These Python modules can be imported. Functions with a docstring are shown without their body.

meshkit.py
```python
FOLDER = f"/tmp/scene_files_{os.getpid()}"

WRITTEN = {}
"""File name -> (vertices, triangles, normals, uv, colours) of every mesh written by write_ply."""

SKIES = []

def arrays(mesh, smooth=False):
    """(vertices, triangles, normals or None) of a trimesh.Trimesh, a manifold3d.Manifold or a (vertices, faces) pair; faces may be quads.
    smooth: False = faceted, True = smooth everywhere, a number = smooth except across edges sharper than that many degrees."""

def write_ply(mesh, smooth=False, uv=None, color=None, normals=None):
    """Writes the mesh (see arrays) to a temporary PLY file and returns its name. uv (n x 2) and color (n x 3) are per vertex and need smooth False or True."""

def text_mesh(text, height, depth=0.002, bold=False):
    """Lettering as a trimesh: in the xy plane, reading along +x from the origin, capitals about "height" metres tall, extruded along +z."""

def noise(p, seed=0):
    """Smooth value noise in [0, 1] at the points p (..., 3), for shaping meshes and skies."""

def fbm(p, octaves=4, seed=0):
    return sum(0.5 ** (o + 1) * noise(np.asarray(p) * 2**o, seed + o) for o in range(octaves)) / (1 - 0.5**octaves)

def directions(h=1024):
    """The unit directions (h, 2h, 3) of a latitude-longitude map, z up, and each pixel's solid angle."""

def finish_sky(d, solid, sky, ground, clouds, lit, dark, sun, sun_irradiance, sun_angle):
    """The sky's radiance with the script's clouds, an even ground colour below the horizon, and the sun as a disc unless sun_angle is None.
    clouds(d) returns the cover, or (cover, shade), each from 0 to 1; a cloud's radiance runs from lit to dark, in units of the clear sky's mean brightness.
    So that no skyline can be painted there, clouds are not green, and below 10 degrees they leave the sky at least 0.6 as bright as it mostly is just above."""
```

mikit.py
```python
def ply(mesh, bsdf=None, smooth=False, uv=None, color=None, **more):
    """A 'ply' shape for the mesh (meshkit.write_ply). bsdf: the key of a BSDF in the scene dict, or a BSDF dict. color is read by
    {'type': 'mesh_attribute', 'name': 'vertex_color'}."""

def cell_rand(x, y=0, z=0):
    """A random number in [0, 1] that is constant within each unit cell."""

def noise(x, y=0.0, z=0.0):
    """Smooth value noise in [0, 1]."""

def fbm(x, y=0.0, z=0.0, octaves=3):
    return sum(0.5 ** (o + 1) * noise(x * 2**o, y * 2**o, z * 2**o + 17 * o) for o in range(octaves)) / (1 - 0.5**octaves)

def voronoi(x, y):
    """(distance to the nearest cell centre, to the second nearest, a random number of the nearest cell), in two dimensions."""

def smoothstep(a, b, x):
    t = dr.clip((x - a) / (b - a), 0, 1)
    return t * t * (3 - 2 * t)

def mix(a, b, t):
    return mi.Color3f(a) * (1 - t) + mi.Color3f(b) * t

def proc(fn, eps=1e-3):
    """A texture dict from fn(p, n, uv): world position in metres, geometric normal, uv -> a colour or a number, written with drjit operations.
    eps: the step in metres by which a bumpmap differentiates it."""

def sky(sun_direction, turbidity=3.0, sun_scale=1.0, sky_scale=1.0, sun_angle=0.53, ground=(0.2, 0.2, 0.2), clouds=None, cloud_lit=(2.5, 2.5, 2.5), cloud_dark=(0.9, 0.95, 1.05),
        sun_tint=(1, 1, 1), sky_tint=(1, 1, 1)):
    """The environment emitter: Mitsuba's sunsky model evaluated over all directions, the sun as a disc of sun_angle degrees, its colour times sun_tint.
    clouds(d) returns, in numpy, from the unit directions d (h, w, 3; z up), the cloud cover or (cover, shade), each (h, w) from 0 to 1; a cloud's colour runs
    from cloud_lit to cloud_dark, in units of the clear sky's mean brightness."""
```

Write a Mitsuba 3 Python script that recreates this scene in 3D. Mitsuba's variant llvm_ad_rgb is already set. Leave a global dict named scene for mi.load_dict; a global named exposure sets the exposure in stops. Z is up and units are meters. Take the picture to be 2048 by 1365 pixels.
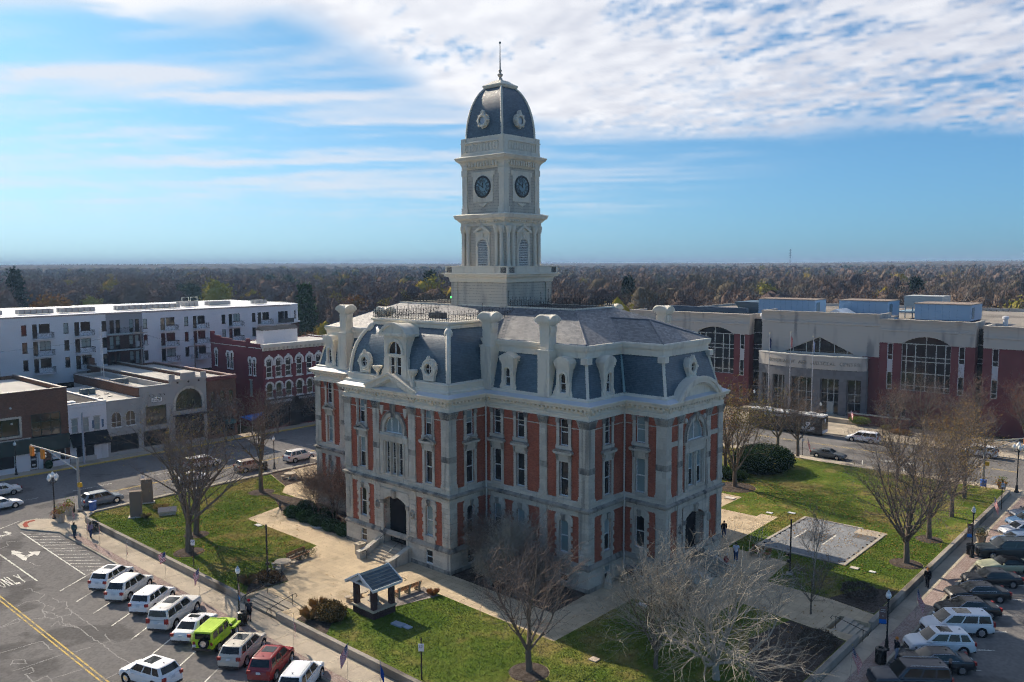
import math, random
import numpy as np, trimesh, mitsuba as mi, drjit as dr, mikit, meshkit
import manifold3d as m3
from shapely.geometry import Polygon, box as sbox, Point
from shapely.ops import unary_union

scene, labels = {}, {}
T4 = mi.ScalarTransform4f
# ---------------------------------------------------------------- camera
CAM = np.array([41.49, -56.317, 28.8])
YAW, PITCH, ROLL = 2.2993, -0.0946, -0.0044
_f = np.array([math.cos(YAW), math.sin(YAW), 0]); _r = np.array([math.sin(YAW), -math.cos(YAW), 0]); _u = np.array([0, 0, 1.0])
FWD = _f * math.cos(PITCH) + _u * math.sin(PITCH)
_u2 = _u * math.cos(PITCH) - _f * math.sin(PITCH)
UP = _u2 * math.cos(ROLL) - _r * math.sin(ROLL)
scene['camera'] = {'type': 'perspective', 'fov_axis': 'x', 'fov': 2 * math.degrees(math.atan(1024 / 1648.48)), 'near_clip': 0.5, 'far_clip': 60000.0,
                   'to_world': T4().look_at(origin=CAM.tolist(), target=(CAM + FWD).tolist(), up=UP.tolist())}
# ---------------------------------------------------------------- sun, sky and clouds
EL, AZ = math.radians(32.6), math.radians(172.6)
SUN = [math.cos(EL) * math.cos(AZ), math.cos(EL) * math.sin(AZ), math.sin(EL)]
def clouds(d):
    az = np.arctan2(d[..., 1], d[..., 0]); up = np.maximum(d[..., 2], 1e-3)
    lat = (d[..., 0] * _r[0] + d[..., 1] * _r[1]) / up; fw = (d[..., 0] * _f[0] + d[..., 1] * _f[1]) / up
    N = lambda a, b, s, o=4: meshkit.fbm(np.stack([a, b, np.full_like(a, s)], -1), o, seed=int(s))
    ss = lambda a, b, x: (lambda t: t * t * (3 - 2 * t))(np.clip((x - a) / (b - a), 0, 1))
    w1, w2 = N(lat * .8, fw * .8, 3) - .5, N(lat * .8, fw * .8, 9) - .5
    # altocumulus deck: a sheet with a ragged far edge and a ragged left edge, running on to the right
    edge_far = 6.6 - .10 * np.clip(lat, -3, 9) + 2.2 * w1
    edge_left = lat - (-2.35 + .36 * fw) + .9 * w2
    deck = ss(-.5, 1.0, edge_far - fw) * ss(-.10, .55, edge_left)
    ca, sa = math.cos(.30), math.sin(.30)
    a, b = lat * ca + fw * sa, -lat * sa + fw * ca
    puff = N(a * 13 + 2 * w1, b * 6 + 2 * w2, 21, 4); fine = N(a * 28 + w2, b * 12, 25, 3); big = N(a * 1.0, b * 1.3, 33, 4)
    thick = ss(2.2, -1.2, lat)
    cells = ss(.30, .60, puff * .42 + fine * .22 + big * .55 - .06 + .12 * thick)
    c1 = deck * np.clip(cells, 0, 1)
    # cirrus: long thin streaks low on the left
    cc, cs = math.cos(-.22), math.sin(-.22)
    q, r = lat * cc + fw * cs, -lat * cs + fw * cc
    st = N(q * .30 + .8 * w1, r * 1.2 + 1.5 * w2, 51, 5); st2 = N(q * 1.0 + w2, r * 4 + 2 * w1, 57, 5)
    left = ss(2.6, -.6, lat - .10 * fw)
    c2 = ss(.40, .70, st * .62 + st2 * .38) * left * (.2 + .85 * N(lat * .45, fw * .45, 71, 4)) * ss(.02, .10, d[..., 2])
    band = ss(.9, .1, np.abs(fw - 4.6 - .7 * (lat + 2.2) - 1.2 * w1)) * ss(.34, .62, N(q * .8, r * 2.6, 61, 5)) * ss(.2, -1.2, lat)
    c2 = np.clip(c2 + .75 * band, 0, .9)
    # bright broken bank high on the left, towards the sun
    bank = ss(.36, .56, N(lat * 1.6, fw * 1.9, 81, 5)) * ss(3.75, 3.2, fw + .5 * w1 + .35 * np.abs(lat + 1.5)) * ss(-.75, -1.1, lat)
    veil = .34 * ss(.20, .02, d[..., 2]) * ss(2.5, -5, lat / np.maximum(fw, 1) * 5)
    front = ss(-1.5, 1.0, fw) * (.35 + .65 * ss(.6, 2.4, fw))
    c1, c2, bank = c1 * front, c2 * front, bank * front
    cover = 1 - (1 - np.clip(c1, 0, .96)) * (1 - np.clip(c2, 0, .85)) * (1 - .95 * bank) * (1 - veil)
    shade = np.clip(.10 + .75 * ss(-1.6, 4.5, lat) + .9 * (N(a * 9, b * 5, 91, 3) - .5), 0, 1) * np.clip(c1 * 1.3, 0, 1) * (1 - bank) + .35 * (1 - np.clip(c1 * 1.3, 0, 1)) * (1 - bank)
    return cover, shade
SKY_TINT = (0.56, 0.94, 1.22)
scene['sky'] = mikit.sky(SUN, turbidity=3, sun_scale=1.75, sky_scale=1.0, sky_tint=SKY_TINT, sun_tint=(0.92, 1.0, 1.18), clouds=clouds,
                         cloud_lit=(4.0, 4.02, 4.15), cloud_dark=(2.2, 2.35, 2.8))
exposure = 1.62
# ---------------------------------------------------------------- helpers
rng = np.random.default_rng(7); rnd = random.Random(7)
_count = {}
def numbered(key):
    if key not in _count: _count[key] = 0; return key
    _count[key] += 1; return '%s_%03d' % (key, _count[key])
def thing(name, label, cat, group=None):
    key = numbered(name); tag(key, label, cat, group); return key
def tag(key, label=None, cat=None, group=None, kind=None):
    d = labels.setdefault(key, {})
    for k, v in (('label', label), ('category', cat), ('group', group), ('kind', kind)):
        if v: d[k] = v
    return key
def frame(o, u, n=None, z=(0, 0, 1)):
    """Local axes: x along u, y outward n, z up, at o (2 or 3 numbers)."""
    o = np.append(o, 0)[:3] if len(o) == 2 else np.array(o, float); u = np.append(u, 0)[:3] if len(u) == 2 else np.array(u, float)
    u = u / np.linalg.norm(u); n = np.array([u[1], -u[0], 0]) if n is None else (np.append(n, 0)[:3] if len(n) == 2 else np.array(n, float))
    M = np.eye(4); M[:3, 0], M[:3, 1], M[:3, 2], M[:3, 3] = u, n, z, o; return M
def place(x, y, z=0, deg=0, s=1.0):
    c, q = math.cos(math.radians(deg)) * s, math.sin(math.radians(deg)) * s
    return np.array([[c, -q, 0, x], [q, c, 0, y], [0, 0, s, z], [0, 0, 0, 1.0]])
BOXF = np.array([[0, 2, 6, 4], [1, 5, 7, 3], [0, 4, 5, 1], [2, 3, 7, 6], [0, 1, 3, 2], [4, 6, 7, 5]])
BOXF = np.vstack([BOXF[:, [0, 1, 2]], BOXF[:, [0, 2, 3]]])
class B:
    """Collects triangles, each put through the matrix T."""
    def __init__(s, T=None): s.V, s.F, s.n, s.T = [], [], 0, T
    def raw(s, v, f):
        v, f = np.asarray(v, float), np.asarray(f, int)
        if f.shape[1] == 4: f = np.vstack([f[:, [0, 1, 2]], f[:, [0, 2, 3]]])
        if s.T is not None:
            v = v @ s.T[:3, :3].T + s.T[:3, 3]
            if np.linalg.det(s.T[:3, :3]) < 0: f = f[:, ::-1]
        s.V.append(v); s.F.append(f + s.n); s.n += len(v); return s
    def box(s, x0, x1, y0, y1, z0, z1):
        x0, x1 = min(x0, x1), max(x0, x1); y0, y1 = min(y0, y1), max(y0, y1)
        return s.raw([[x, y, z] for z in (z0, z1) for y in (y0, y1) for x in (x0, x1)][:8], _BF)
    def taper(s, x0, x1, y0, y1, z0, X0, X1, Y0, Y1, z1):
        return s.raw([[x0, y0, z0], [x1, y0, z0], [x0, y1, z0], [x1, y1, z0], [X0, Y0, z1], [X1, Y0, z1], [X0, Y1, z1], [X1, Y1, z1]], _BF)
    def poly(s, shape, a0, a1, ax='z'):
        """A shapely polygon (or points) extruded from a0 to a1 along ax; its own axes are the two others in order."""
        g = shape if hasattr(shape, 'geom_type') else Polygon(shape)
        for p in getattr(g, 'geoms', [g]):
            if p.geom_type != 'Polygon' or p.area < 1e-7: continue
            m = trimesh.creation.extrude_polygon(p, abs(a1 - a0), engine='earcut'); v = np.array(m.vertices); f = np.array(m.faces); v[:, 2] += min(a0, a1)
            if ax == 'y': v = v[:, [0, 2, 1]]; f = f[:, ::-1]
            elif ax == 'x': v = v[:, [2, 0, 1]]
            s.raw(v, f)
        return s
    def tube(s, pts, r, n=6, cap=True):
        p = np.asarray(pts, float); r = np.broadcast_to(np.asarray(r, float), (len(p),))
        t = np.gradient(p, axis=0); t /= np.linalg.norm(t, axis=1, keepdims=True) + 1e-12
        up = np.array([0, 0, 1.0]) if abs(t[0, 2]) < .9 else np.array([1.0, 0, 0])
        a = np.cross(t, up); bad = np.linalg.norm(a, axis=1) < 1e-3; a[bad] = np.cross(t[bad], [0, 1.0, 0.01]); a /= np.linalg.norm(a, axis=1, keepdims=True)
        b = np.cross(t, a); ang = np.arange(n) * 2 * math.pi / n
        v = p[:, None] + r[:, None, None] * (np.cos(ang)[None, :, None] * a[:, None] + np.sin(ang)[None, :, None] * b[:, None])
        i, j = np.meshgrid(np.arange(len(p) - 1), np.arange(n), indexing='ij')
        q = np.stack([i * n + j, (i + 1) * n + j, (i + 1) * n + (j + 1) % n, i * n + (j + 1) % n], -1).reshape(-1, 4)
        f = np.vstack([q[:, [0, 1, 2]], q[:, [0, 2, 3]]])
        if cap: f = np.vstack([f, [[0, k, k + 1] for k in range(1, n - 1)], [[(len(p) - 1) * n, (len(p) - 1) * n + k + 1, (len(p) - 1) * n + k] for k in range(1, n - 1)]])
        return s.raw(v.reshape(-1, 3), f)
    def lathe(s, prof, n=16, c=(0, 0, 0), ax='z', a0=0, a1=2 * math.pi):
        pr = np.asarray(prof, float); full = abs(a1 - a0) > 6.28; k = n if full else n + 1
        ang = a0 + np.arange(k) * (a1 - a0) / n
        v = np.stack([pr[:, None, 0] * np.cos(ang), pr[:, None, 0] * np.sin(ang), np.broadcast_to(pr[:, None, 1], (len(pr), k))], -1).reshape(-1, 3)
        f = []
        for i in range(len(pr) - 1):
            for j in range(n):
                j2 = (j + 1) % k; f.append([i * k + j, i * k + j2, (i + 1) * k + j2, (i + 1) * k + j])
        if ax == 'y': v = v[:, [0, 2, 1]] * [1, 1, 1]
        elif ax == 'x': v = v[:, [2, 0, 1]]
        return s.raw(v + np.array(c), np.array(f))
    def grid(s, P, wrap=False):
        P = np.asarray(P, float); m, n = P.shape[:2]
        i, j = np.meshgrid(np.arange(m - 1), np.arange(n if wrap else n - 1), indexing='ij'); j2 = (j + 1) % n
        return s.raw(P.reshape(-1, 3), np.stack([i * n + j, i * n + j2, (i + 1) * n + j2, (i + 1) * n + j], -1).reshape(-1, 4))
    def hull(s, pts):
        h = trimesh.convex.convex_hull(np.asarray(pts, float)); return s.raw(np.array(h.vertices), np.array(h.faces))
    def ball(s, c, r, sub=2, sc=(1, 1, 1)):
        m = trimesh.creation.icosphere(sub, 1.0); return s.raw(np.array(m.vertices) * np.array(sc) * r + np.array(c), np.array(m.faces))
    def man(s, m):
        q = m.to_mesh(); return s.raw(q.vert_properties[:, :3], q.tri_verts)
    def get(s): return np.vstack(s.V), np.vstack(s.F)
_BF = np.array([[0, 2, 3], [0, 3, 1], [4, 5, 7], [4, 7, 6], [0, 1, 5], [0, 5, 4], [2, 6, 7], [2, 7, 3], [0, 4, 6], [0, 6, 2], [1, 3, 7], [1, 7, 5]])
def shape(m, mat, col=None, smooth=False, tw=None):
    v, f = m.get() if isinstance(m, B) else (np.asarray(m[0], float), np.asarray(m[1], int))
    v, f, n = meshkit.arrays((v, f), smooth)
    path = meshkit.write_ply((v, f), False, None, None if col is None else np.tile(np.asarray(col, float), (len(v), 1)), normals=n)
    d = {'type': 'ply', 'filename': path, 'face_normals': n is None, 'bsdf': {'type': 'ref', 'id': 'm_' + mat}}
    if tw is not None: d['to_world'] = T4(tw.tolist())
    return d
def add(key, m, mat, col=None, smooth=False, tw=None, label=None, cat=None, group=None, kind=None):
    key = numbered(key); scene[key] = shape(m, mat, col, smooth, tw)
    if label or cat or group or kind: tag(key, label, cat, group, kind)
    return key
def struct(name, m, mat, col=None, smooth=False, label=None): return add(name, m, mat, col, smooth, kind='structure', label=label)
def keep(m, mat, col=None, smooth=False): return shape(m, mat, col, smooth)
def put(root, parts, M):
    """One copy of a built thing: parts is {key after the root: shape dict}; M its matrix."""
    for k, d in parts.items():
        key = numbered(root + '__' + k) if k else root
        scene[key] = {**d, 'to_world': T4((M @ (d['_m'] if '_m' in d else np.eye(4))).tolist())}
        scene[key].pop('_m', None)
def offset(P, d):
    """A closed rectilinear or convex outline (counter-clockwise) moved outward by d."""
    P = np.asarray(P, float); e = np.roll(P, -1, 0) - P; e /= np.linalg.norm(e, axis=1, keepdims=True); n = np.stack([e[:, 1], -e[:, 0]], -1)
    n0 = np.roll(n, 1, 0); k = (n + n0) / (1 + (n * n0).sum(1))[:, None]; return P + k * d
def molding(b, P, prof, closed=True):
    """Sweeps a profile of (outward, z) round the outline P."""
    R = np.stack([np.column_stack([offset(P, d), np.full(len(P), z)]) for d, z in prof]); b.grid(R, wrap=True); return b
def arch(x0, x1, z0, z1, rise=None, n=10):
    """Points of an opening with a round or segmental head, z1 at its crown."""
    w = x1 - x0; h = w / 2 if rise is None else rise; z0 = min(z0, z1 - h - 1e-3); r = (w * w / 4 + h * h) / (2 * h); c = (x0 + x1) / 2; cz = z1 - r; a = math.asin(min(1, w / 2 / r))
    t = np.linspace(a, -a, n); return [(x0, z0), (x1, z0)] + [(c + r * math.sin(k), cz + r * math.cos(k)) for k in t]
# ---------------------------------------------------------------- materials
sst, mix, nz, fb = mikit.smoothstep, mikit.mix, mikit.noise, mikit.fbm
def two(d): return {'type': 'twosided', 'bsdf': d}
def mat(name, fn=None, col=None, rough=.6, spec=.4, bump=None, scale=1.0, **kw):
    c = mikit.proc(fn) if fn else ({'type': 'mesh_attribute', 'name': 'vertex_color'} if col is None else {'type': 'rgb', 'value': list(col)})
    d = {'type': 'principled', 'base_color': c, 'roughness': rough, 'specular': spec, **kw} if rough < .8 else {'type': 'diffuse', 'reflectance': c}
    if bump: d = {'type': 'bumpmap', 'nested': mikit.proc(bump, eps=.01), 'scale': scale, 'bsdf': d}
    scene['m_' + name] = two(d)
C3 = mi.Color3f
def fabs(x): return dr.abs(x)
def line(x, w):
    f = x - dr.floor(x); return 1 - sst(0.0, w, dr.minimum(f, 1 - f))
def horiz(p, n): return dr.select(dr.abs(n.x) > dr.abs(n.y), p.y, p.x)
mat('v_matte', rough=.85, spec=.2); mat('v_satin', rough=.45, spec=.5); mat('v_metal', rough=.35, metallic=.85)
mat('paint', rough=.35, spec=.5, clearcoat=1.0, clearcoat_gloss=.96)
mat('chrome', col=(.75, .75, .76), rough=.2, metallic=1.0)
mat('glass_dark', fn=lambda p, n, uv: C3(.012, .016, .019) * (.6 + .9 * nz(p.x * 1.7, p.y * 1.7, p.z * 1.1)), rough=.06, spec=.6)
mat('glass_car', col=(.010, .013, .014), rough=.04, spec=.6)
def blind(p, n, uv):
    return mix(C3(.17, .25, .26), C3(.30, .36, .35), nz(p.x * .6, p.y * .6, p.z * .5)) * (1 - .12 * line(p.z / .06, .5))
mat('glass_blind', fn=blind, rough=.18, spec=.5)
mat('rubber', col=(.015, .015, .016), rough=.8, spec=.3)
def stone(p, n, uv):
    s = horiz(p, n); big = fb(p.x * .5, p.y * .5, p.z * .4); streak = fb(s * 2.6, p.z * .22, 3.0); sm = nz(p.x * 9, p.y * 9, p.z * 9)
    row = dr.floor(p.z / .52); blk = mikit.cell_rand(dr.floor((s + .45 * row) / 1.15), row, 5)
    c = mix(C3(.47, .43, .36), C3(.60, .56, .48), big) * (.86 + .22 * blk)
    c = mix(c, C3(.15, .145, .135), sst(.60, .88, streak) * .65)
    return c * (.9 + .2 * sm)
mat('limestone', fn=stone, rough=.85, spec=.2)
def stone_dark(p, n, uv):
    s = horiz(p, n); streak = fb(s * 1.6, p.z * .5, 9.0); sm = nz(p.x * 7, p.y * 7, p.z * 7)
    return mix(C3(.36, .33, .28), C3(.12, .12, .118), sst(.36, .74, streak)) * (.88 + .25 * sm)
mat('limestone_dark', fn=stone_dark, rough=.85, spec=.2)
def cream(p, n, uv):
    s = horiz(p, n); st = fb(s * 1.9, p.z * .35, 1.0)
    return mix(C3(.70, .645, .53), C3(.50, .46, .39), sst(.52, .88, st) * .7) * (.94 + .1 * nz(p.x * 6, p.y * 6, p.z * 6))
mat('cream_paint', fn=cream, rough=.6, spec=.3)
def siding(p, n, uv):
    st = fb(horiz(p, n) * 1.6, p.z * .3, 1.0)
    return mix(C3(.52, .47, .385), C3(.38, .345, .29), sst(.45, .85, st)) * (1 - .45 * line(p.z / .30, .10))
mat('tower_siding', fn=siding, rough=.6, spec=.3)
def bricks(c0, c1, mortar, h=.075, w=.22):
    def f(p, n, uv):
        s = horiz(p, n); row = dr.floor(p.z / h); x = s / w + .5 * (row - 2 * dr.floor(row / 2))
        v = mikit.cell_rand(dr.floor(x), row, 2); c = mix(c0, c1, v) * (.78 + .42 * fb(s * .7, p.z * .7, 2.0))
        return mix(c, mortar, dr.maximum(line(p.z / h, .12), line(x, .05)) * .55)
    return f
mat('brick_red', fn=bricks(C3(.40, .125, .075), C3(.28, .080, .052), C3(.36, .21, .16)), rough=.85, spec=.2)
mat('brick_brown', fn=bricks(C3(.19, .105, .075), C3(.12, .07, .052), C3(.2, .15, .12)), rough=.85, spec=.2)
mat('brick_dark', fn=bricks(C3(.085, .045, .042), C3(.05, .032, .034), C3(.13, .11, .10)), rough=.85, spec=.2)
def painted_brick(c):
    return lambda p, n, uv: C3(*c) * (.82 + .3 * fb(horiz(p, n) * .5, p.z * .5, 2.0)) * (1 - .10 * line(p.z / .075, .25))
mat('brick_painted_red', fn=painted_brick((.155, .034, .044)), rough=.6, spec=.3)
mat('brick_maroon', fn=painted_brick((.165, .050, .055)), rough=.75, spec=.25)
mat('siding_white', fn=lambda p, n, uv: C3(.66, .66, .68) * (1 - .14 * line(p.z / .18, .14)) * (.95 + .07 * nz(p.x * .4, p.y * .4, p.z * .4)), rough=.5, spec=.3)
mat('siding_grey', fn=lambda p, n, uv: C3(.30, .30, .32) * (1 - .16 * line(p.z / .18, .14)), rough=.5, spec=.3)
mat('plaster', fn=lambda p, n, uv: C3(.40, .385, .36) * (.8 + .35 * fb(horiz(p, n) * .6, p.z * .35, 4.0)), rough=.85, spec=.2)
mat('precast', fn=lambda p, n, uv: mix(C3(.47, .44, .40), C3(.25, .245, .24), sst(.52, .85, fb(horiz(p, n) * .8, p.z * .16, 4.0))) * (1 - .10 * line(p.z / .6, .03)), rough=.85, spec=.2)
mat('tile_grey', fn=lambda p, n, uv: C3(.135, .140, .155) * (.85 + .25 * mikit.cell_rand(dr.floor(horiz(p, n) / .6), dr.floor(p.z / .6), 1)), rough=.5, spec=.4)
def slate(p, n, uv):
    s = horiz(p, n); row = dr.floor(p.z / .155); x = s / .26 + .5 * (row - 2 * dr.floor(row / 2))
    v = mikit.cell_rand(dr.floor(x), row, 4)
    return mix(C3(.040, .078, .112), C3(.066, .115, .150), v) * (1 - .45 * line(p.z / .155, .16)) * (1 - .2 * line(x, .06)) * (.85 + .3 * fb(s * .5, p.z * .5, 1.0))
def slate_bump(p, n, uv):
    h = p.z / .155; row = dr.floor(h); s = horiz(p, n); v = mikit.cell_rand(dr.floor(s / .26 + .5 * (row - 2 * dr.floor(row / 2))), row, 4)
    return (row - h) * .6 + .5 * v
mat('slate', fn=slate, rough=.40, spec=.6, bump=slate_bump, scale=.012)
def shingle(p, n, uv):
    s = p.x + p.y * .03; r = p.z / .11; row = dr.floor(r); x = (p.x + p.y) / .35 + row * .37
    v = mikit.cell_rand(dr.floor(x), row, 4)
    return mix(C3(.105, .112, .125), C3(.20, .205, .215), v) * (1 - .35 * line(r, .22)) * (.8 + .35 * fb(p.x * .4, p.y * .4, 1.0))
mat('roof_shingle', fn=shingle, rough=.55, spec=.5)
mat('roof_pale', fn=lambda p, n, uv: C3(.60, .58, .53) * (.75 + .35 * fb(p.x * .25, p.y * .25, 2.0)) * (1 - .08 * line(p.x / 2.4, .02)), rough=.8, spec=.2)
mat('roof_white', fn=lambda p, n, uv: C3(.80, .80, .78) * (.9 + .12 * fb(p.x * .2, p.y * .2, 2.0)), rough=.7, spec=.2)
mat('roof_dark', fn=lambda p, n, uv: C3(.12, .115, .11) * (.75 + .5 * fb(p.x * .4, p.y * .4, 2.0)), rough=.9, spec=.2)
mat('roof_gravel', fn=lambda p, n, uv: mix(C3(.30, .275, .245), C3(.19, .175, .16), sst(.4, .7, fb(p.x * .15, p.y * .15, 2.0))) * (.9 + .2 * nz(p.x * 5, p.y * 5)), rough=.9, spec=.2)
def asphalt(p, n, uv):
    lane = fb(p.x * .05, p.y * .35, 1.0); pt = fb(p.x * .12, p.y * .12, 3.0)
    c = mix(C3(.135, .130, .126), C3(.225, .215, .205), pt * .5 + lane * .5)
    return c * (.86 + .28 * nz(p.x * 6, p.y * 6)) * (1 - .30 * sst(.62, .72, fb(p.x * .3, p.y * .3, 7.0)))
mat('asphalt', fn=asphalt, rough=.85, spec=.25)
mat('asphalt_blue', fn=lambda p, n, uv: mix(C3(.17, .185, .20), C3(.29, .30, .31), fb(p.x * .35, p.y * .35, 3.0)) * (.85 + .3 * nz(p.x * 7, p.y * 7)) * (1 - .45 * line(p.y / 2.7 + .1 * nz(p.x * .8, p.y), .008)), rough=.85, spec=.2)
def conc(c, k=.3):
    def f(p, n, uv):
        st = sst(.5, .8, fb(p.x * .35, p.y * .35, 5.0)) * k
        return C3(*c) * (.84 + .3 * fb(p.x * 1.3, p.y * 1.3, p.z)) * (1 - st * .8) * (.92 + .16 * nz(p.x * 11, p.y * 11, p.z * 11))
    return f
mat('concrete', fn=conc((.46, .40, .315)), rough=.9, spec=.2)
mat('kerb_concrete', fn=conc((.42, .385, .32), .5), rough=.9, spec=.2)
mat('wall_concrete', fn=conc((.34, .31, .265), .7), rough=.9, spec=.2)
def paver(p, n, uv):
    v = mikit.cell_rand(dr.floor(p.x / .6), dr.floor(p.y / .6), 8)
    c = mix(C3(.50, .405, .275), C3(.58, .475, .33), v) * (.86 + .24 * fb(p.x * .3, p.y * .3, 2.0)) * (1 - .22 * sst(.58, .78, fb(p.x * .55, p.y * .55, 6.0)))
    return c * (1 - .30 * dr.maximum(line(p.x / .6, .035), line(p.y / .6, .035))) * (1 - .2 * dr.maximum(line(p.x / 6.0, .006), line(p.y / 6.0, .006)))
mat('paver_tan', fn=paver, rough=.85, spec=.2)
def brickpave(p, n, uv):
    v = mikit.cell_rand(dr.floor(p.x / .2), dr.floor(p.y / .1), 8)
    return mix(C3(.30, .215, .19), C3(.40, .335, .30), v) * (.75 + .4 * fb(p.x * .4, p.y * .4, 2.0)) * (1 - .4 * dr.maximum(line(p.x / .2, .08), line(p.y / .1, .12)))
mat('brick_paving', fn=brickpave, rough=.85, spec=.2)
def lawn(p, n, uv):
    a = fb(p.x * .13, p.y * .13, 1.0); b = fb(p.x * .55, p.y * .55, 4.0); c = nz(p.x * 3.1, p.y * 3.1); e = fb(p.x * 9, p.y * 9, 2.0)
    col = mix(C3(.095, .150, .026), C3(.21, .225, .052), sst(.3, .75, a * .5 + b * .5))
    col = mix(col, C3(.30, .225, .095), sst(.52, .72, b * .62 + a * .38) * .62)
    return col * (.66 + .34 * c + .42 * (e - .3))
def lawn_bump(p, n, uv): return fb(p.x * 7, p.y * 7, 1.0) + .5 * nz(p.x * 22, p.y * 22)
mat('lawn', fn=lawn, rough=.95, spec=.1, bump=lawn_bump, scale=.07)
mat('mulch', fn=lambda p, n, uv: mix(C3(.045, .036, .030), C3(.12, .10, .085), nz(p.x * 9, p.y * 9)) * (.7 + .6 * fb(p.x * 2, p.y * 2)), rough=.95, spec=.1)
mat('gravel', fn=lambda p, n, uv: mix(C3(.15, .13, .115), C3(.34, .31, .28), nz(p.x * 8, p.y * 8)) * (.7 + .5 * fb(p.x * 2, p.y * 2)), rough=.95, spec=.1)
def roadpaint(c): return lambda p, n, uv: mix(C3(*c), C3(.24, .23, .21), sst(.50, .68, fb(p.x * 2.2, p.y * 2.2, 3.0)) * .75)
mat('paint_white', fn=roadpaint((.66, .64, .58)), rough=.8, spec=.2)
mat('paint_yellow', fn=roadpaint((.60, .42, .13)), rough=.8, spec=.2)
mat('tar_seal', fn=lambda p, n, uv: C3(.31, .30, .285) * (.75 + .4 * nz(p.x * 3, p.y * 3)), rough=.8, spec=.2)
def land(p, n, uv):
    a = fb(p.x * .012, p.y * .012, 1.0); b = fb(p.x * .06, p.y * .06, 4.0)
    return mix(mix(C3(.075, .060, .045), C3(.115, .10, .065), b), C3(.10, .125, .04), sst(.55, .7, a) * .7)
mat('land', fn=land, rough=1.0, spec=.05)
def canopy(p, n, uv):
    a = fb(p.x * .011, p.y * .011, 1.0); b = fb(p.x * .07, p.y * .07, 4.0); e = nz(p.x * .21, p.y * .21, p.z * .3)
    c = mix(C3(.080, .060, .052), C3(.135, .108, .085), b); c = mix(c, C3(.13, .11, .04), sst(.62, .75, a) * .5)
    return c * (.6 + .7 * e)
mat('canopy', fn=canopy, rough=1.0, spec=.05)
def bark(c):
    return lambda p, n, uv: C3(*c) * (.62 + .75 * fb(p.x * 7, p.y * 7, p.z * 1.8))
mat('bark', fn=bark((.155, .128, .105)), rough=.95, spec=.1)
mat('bark_pale', fn=bark((.36, .325, .27)), rough=.95, spec=.1)
mat('bark_twig', fn=bark((.20, .158, .135)), rough=.95, spec=.1)
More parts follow.
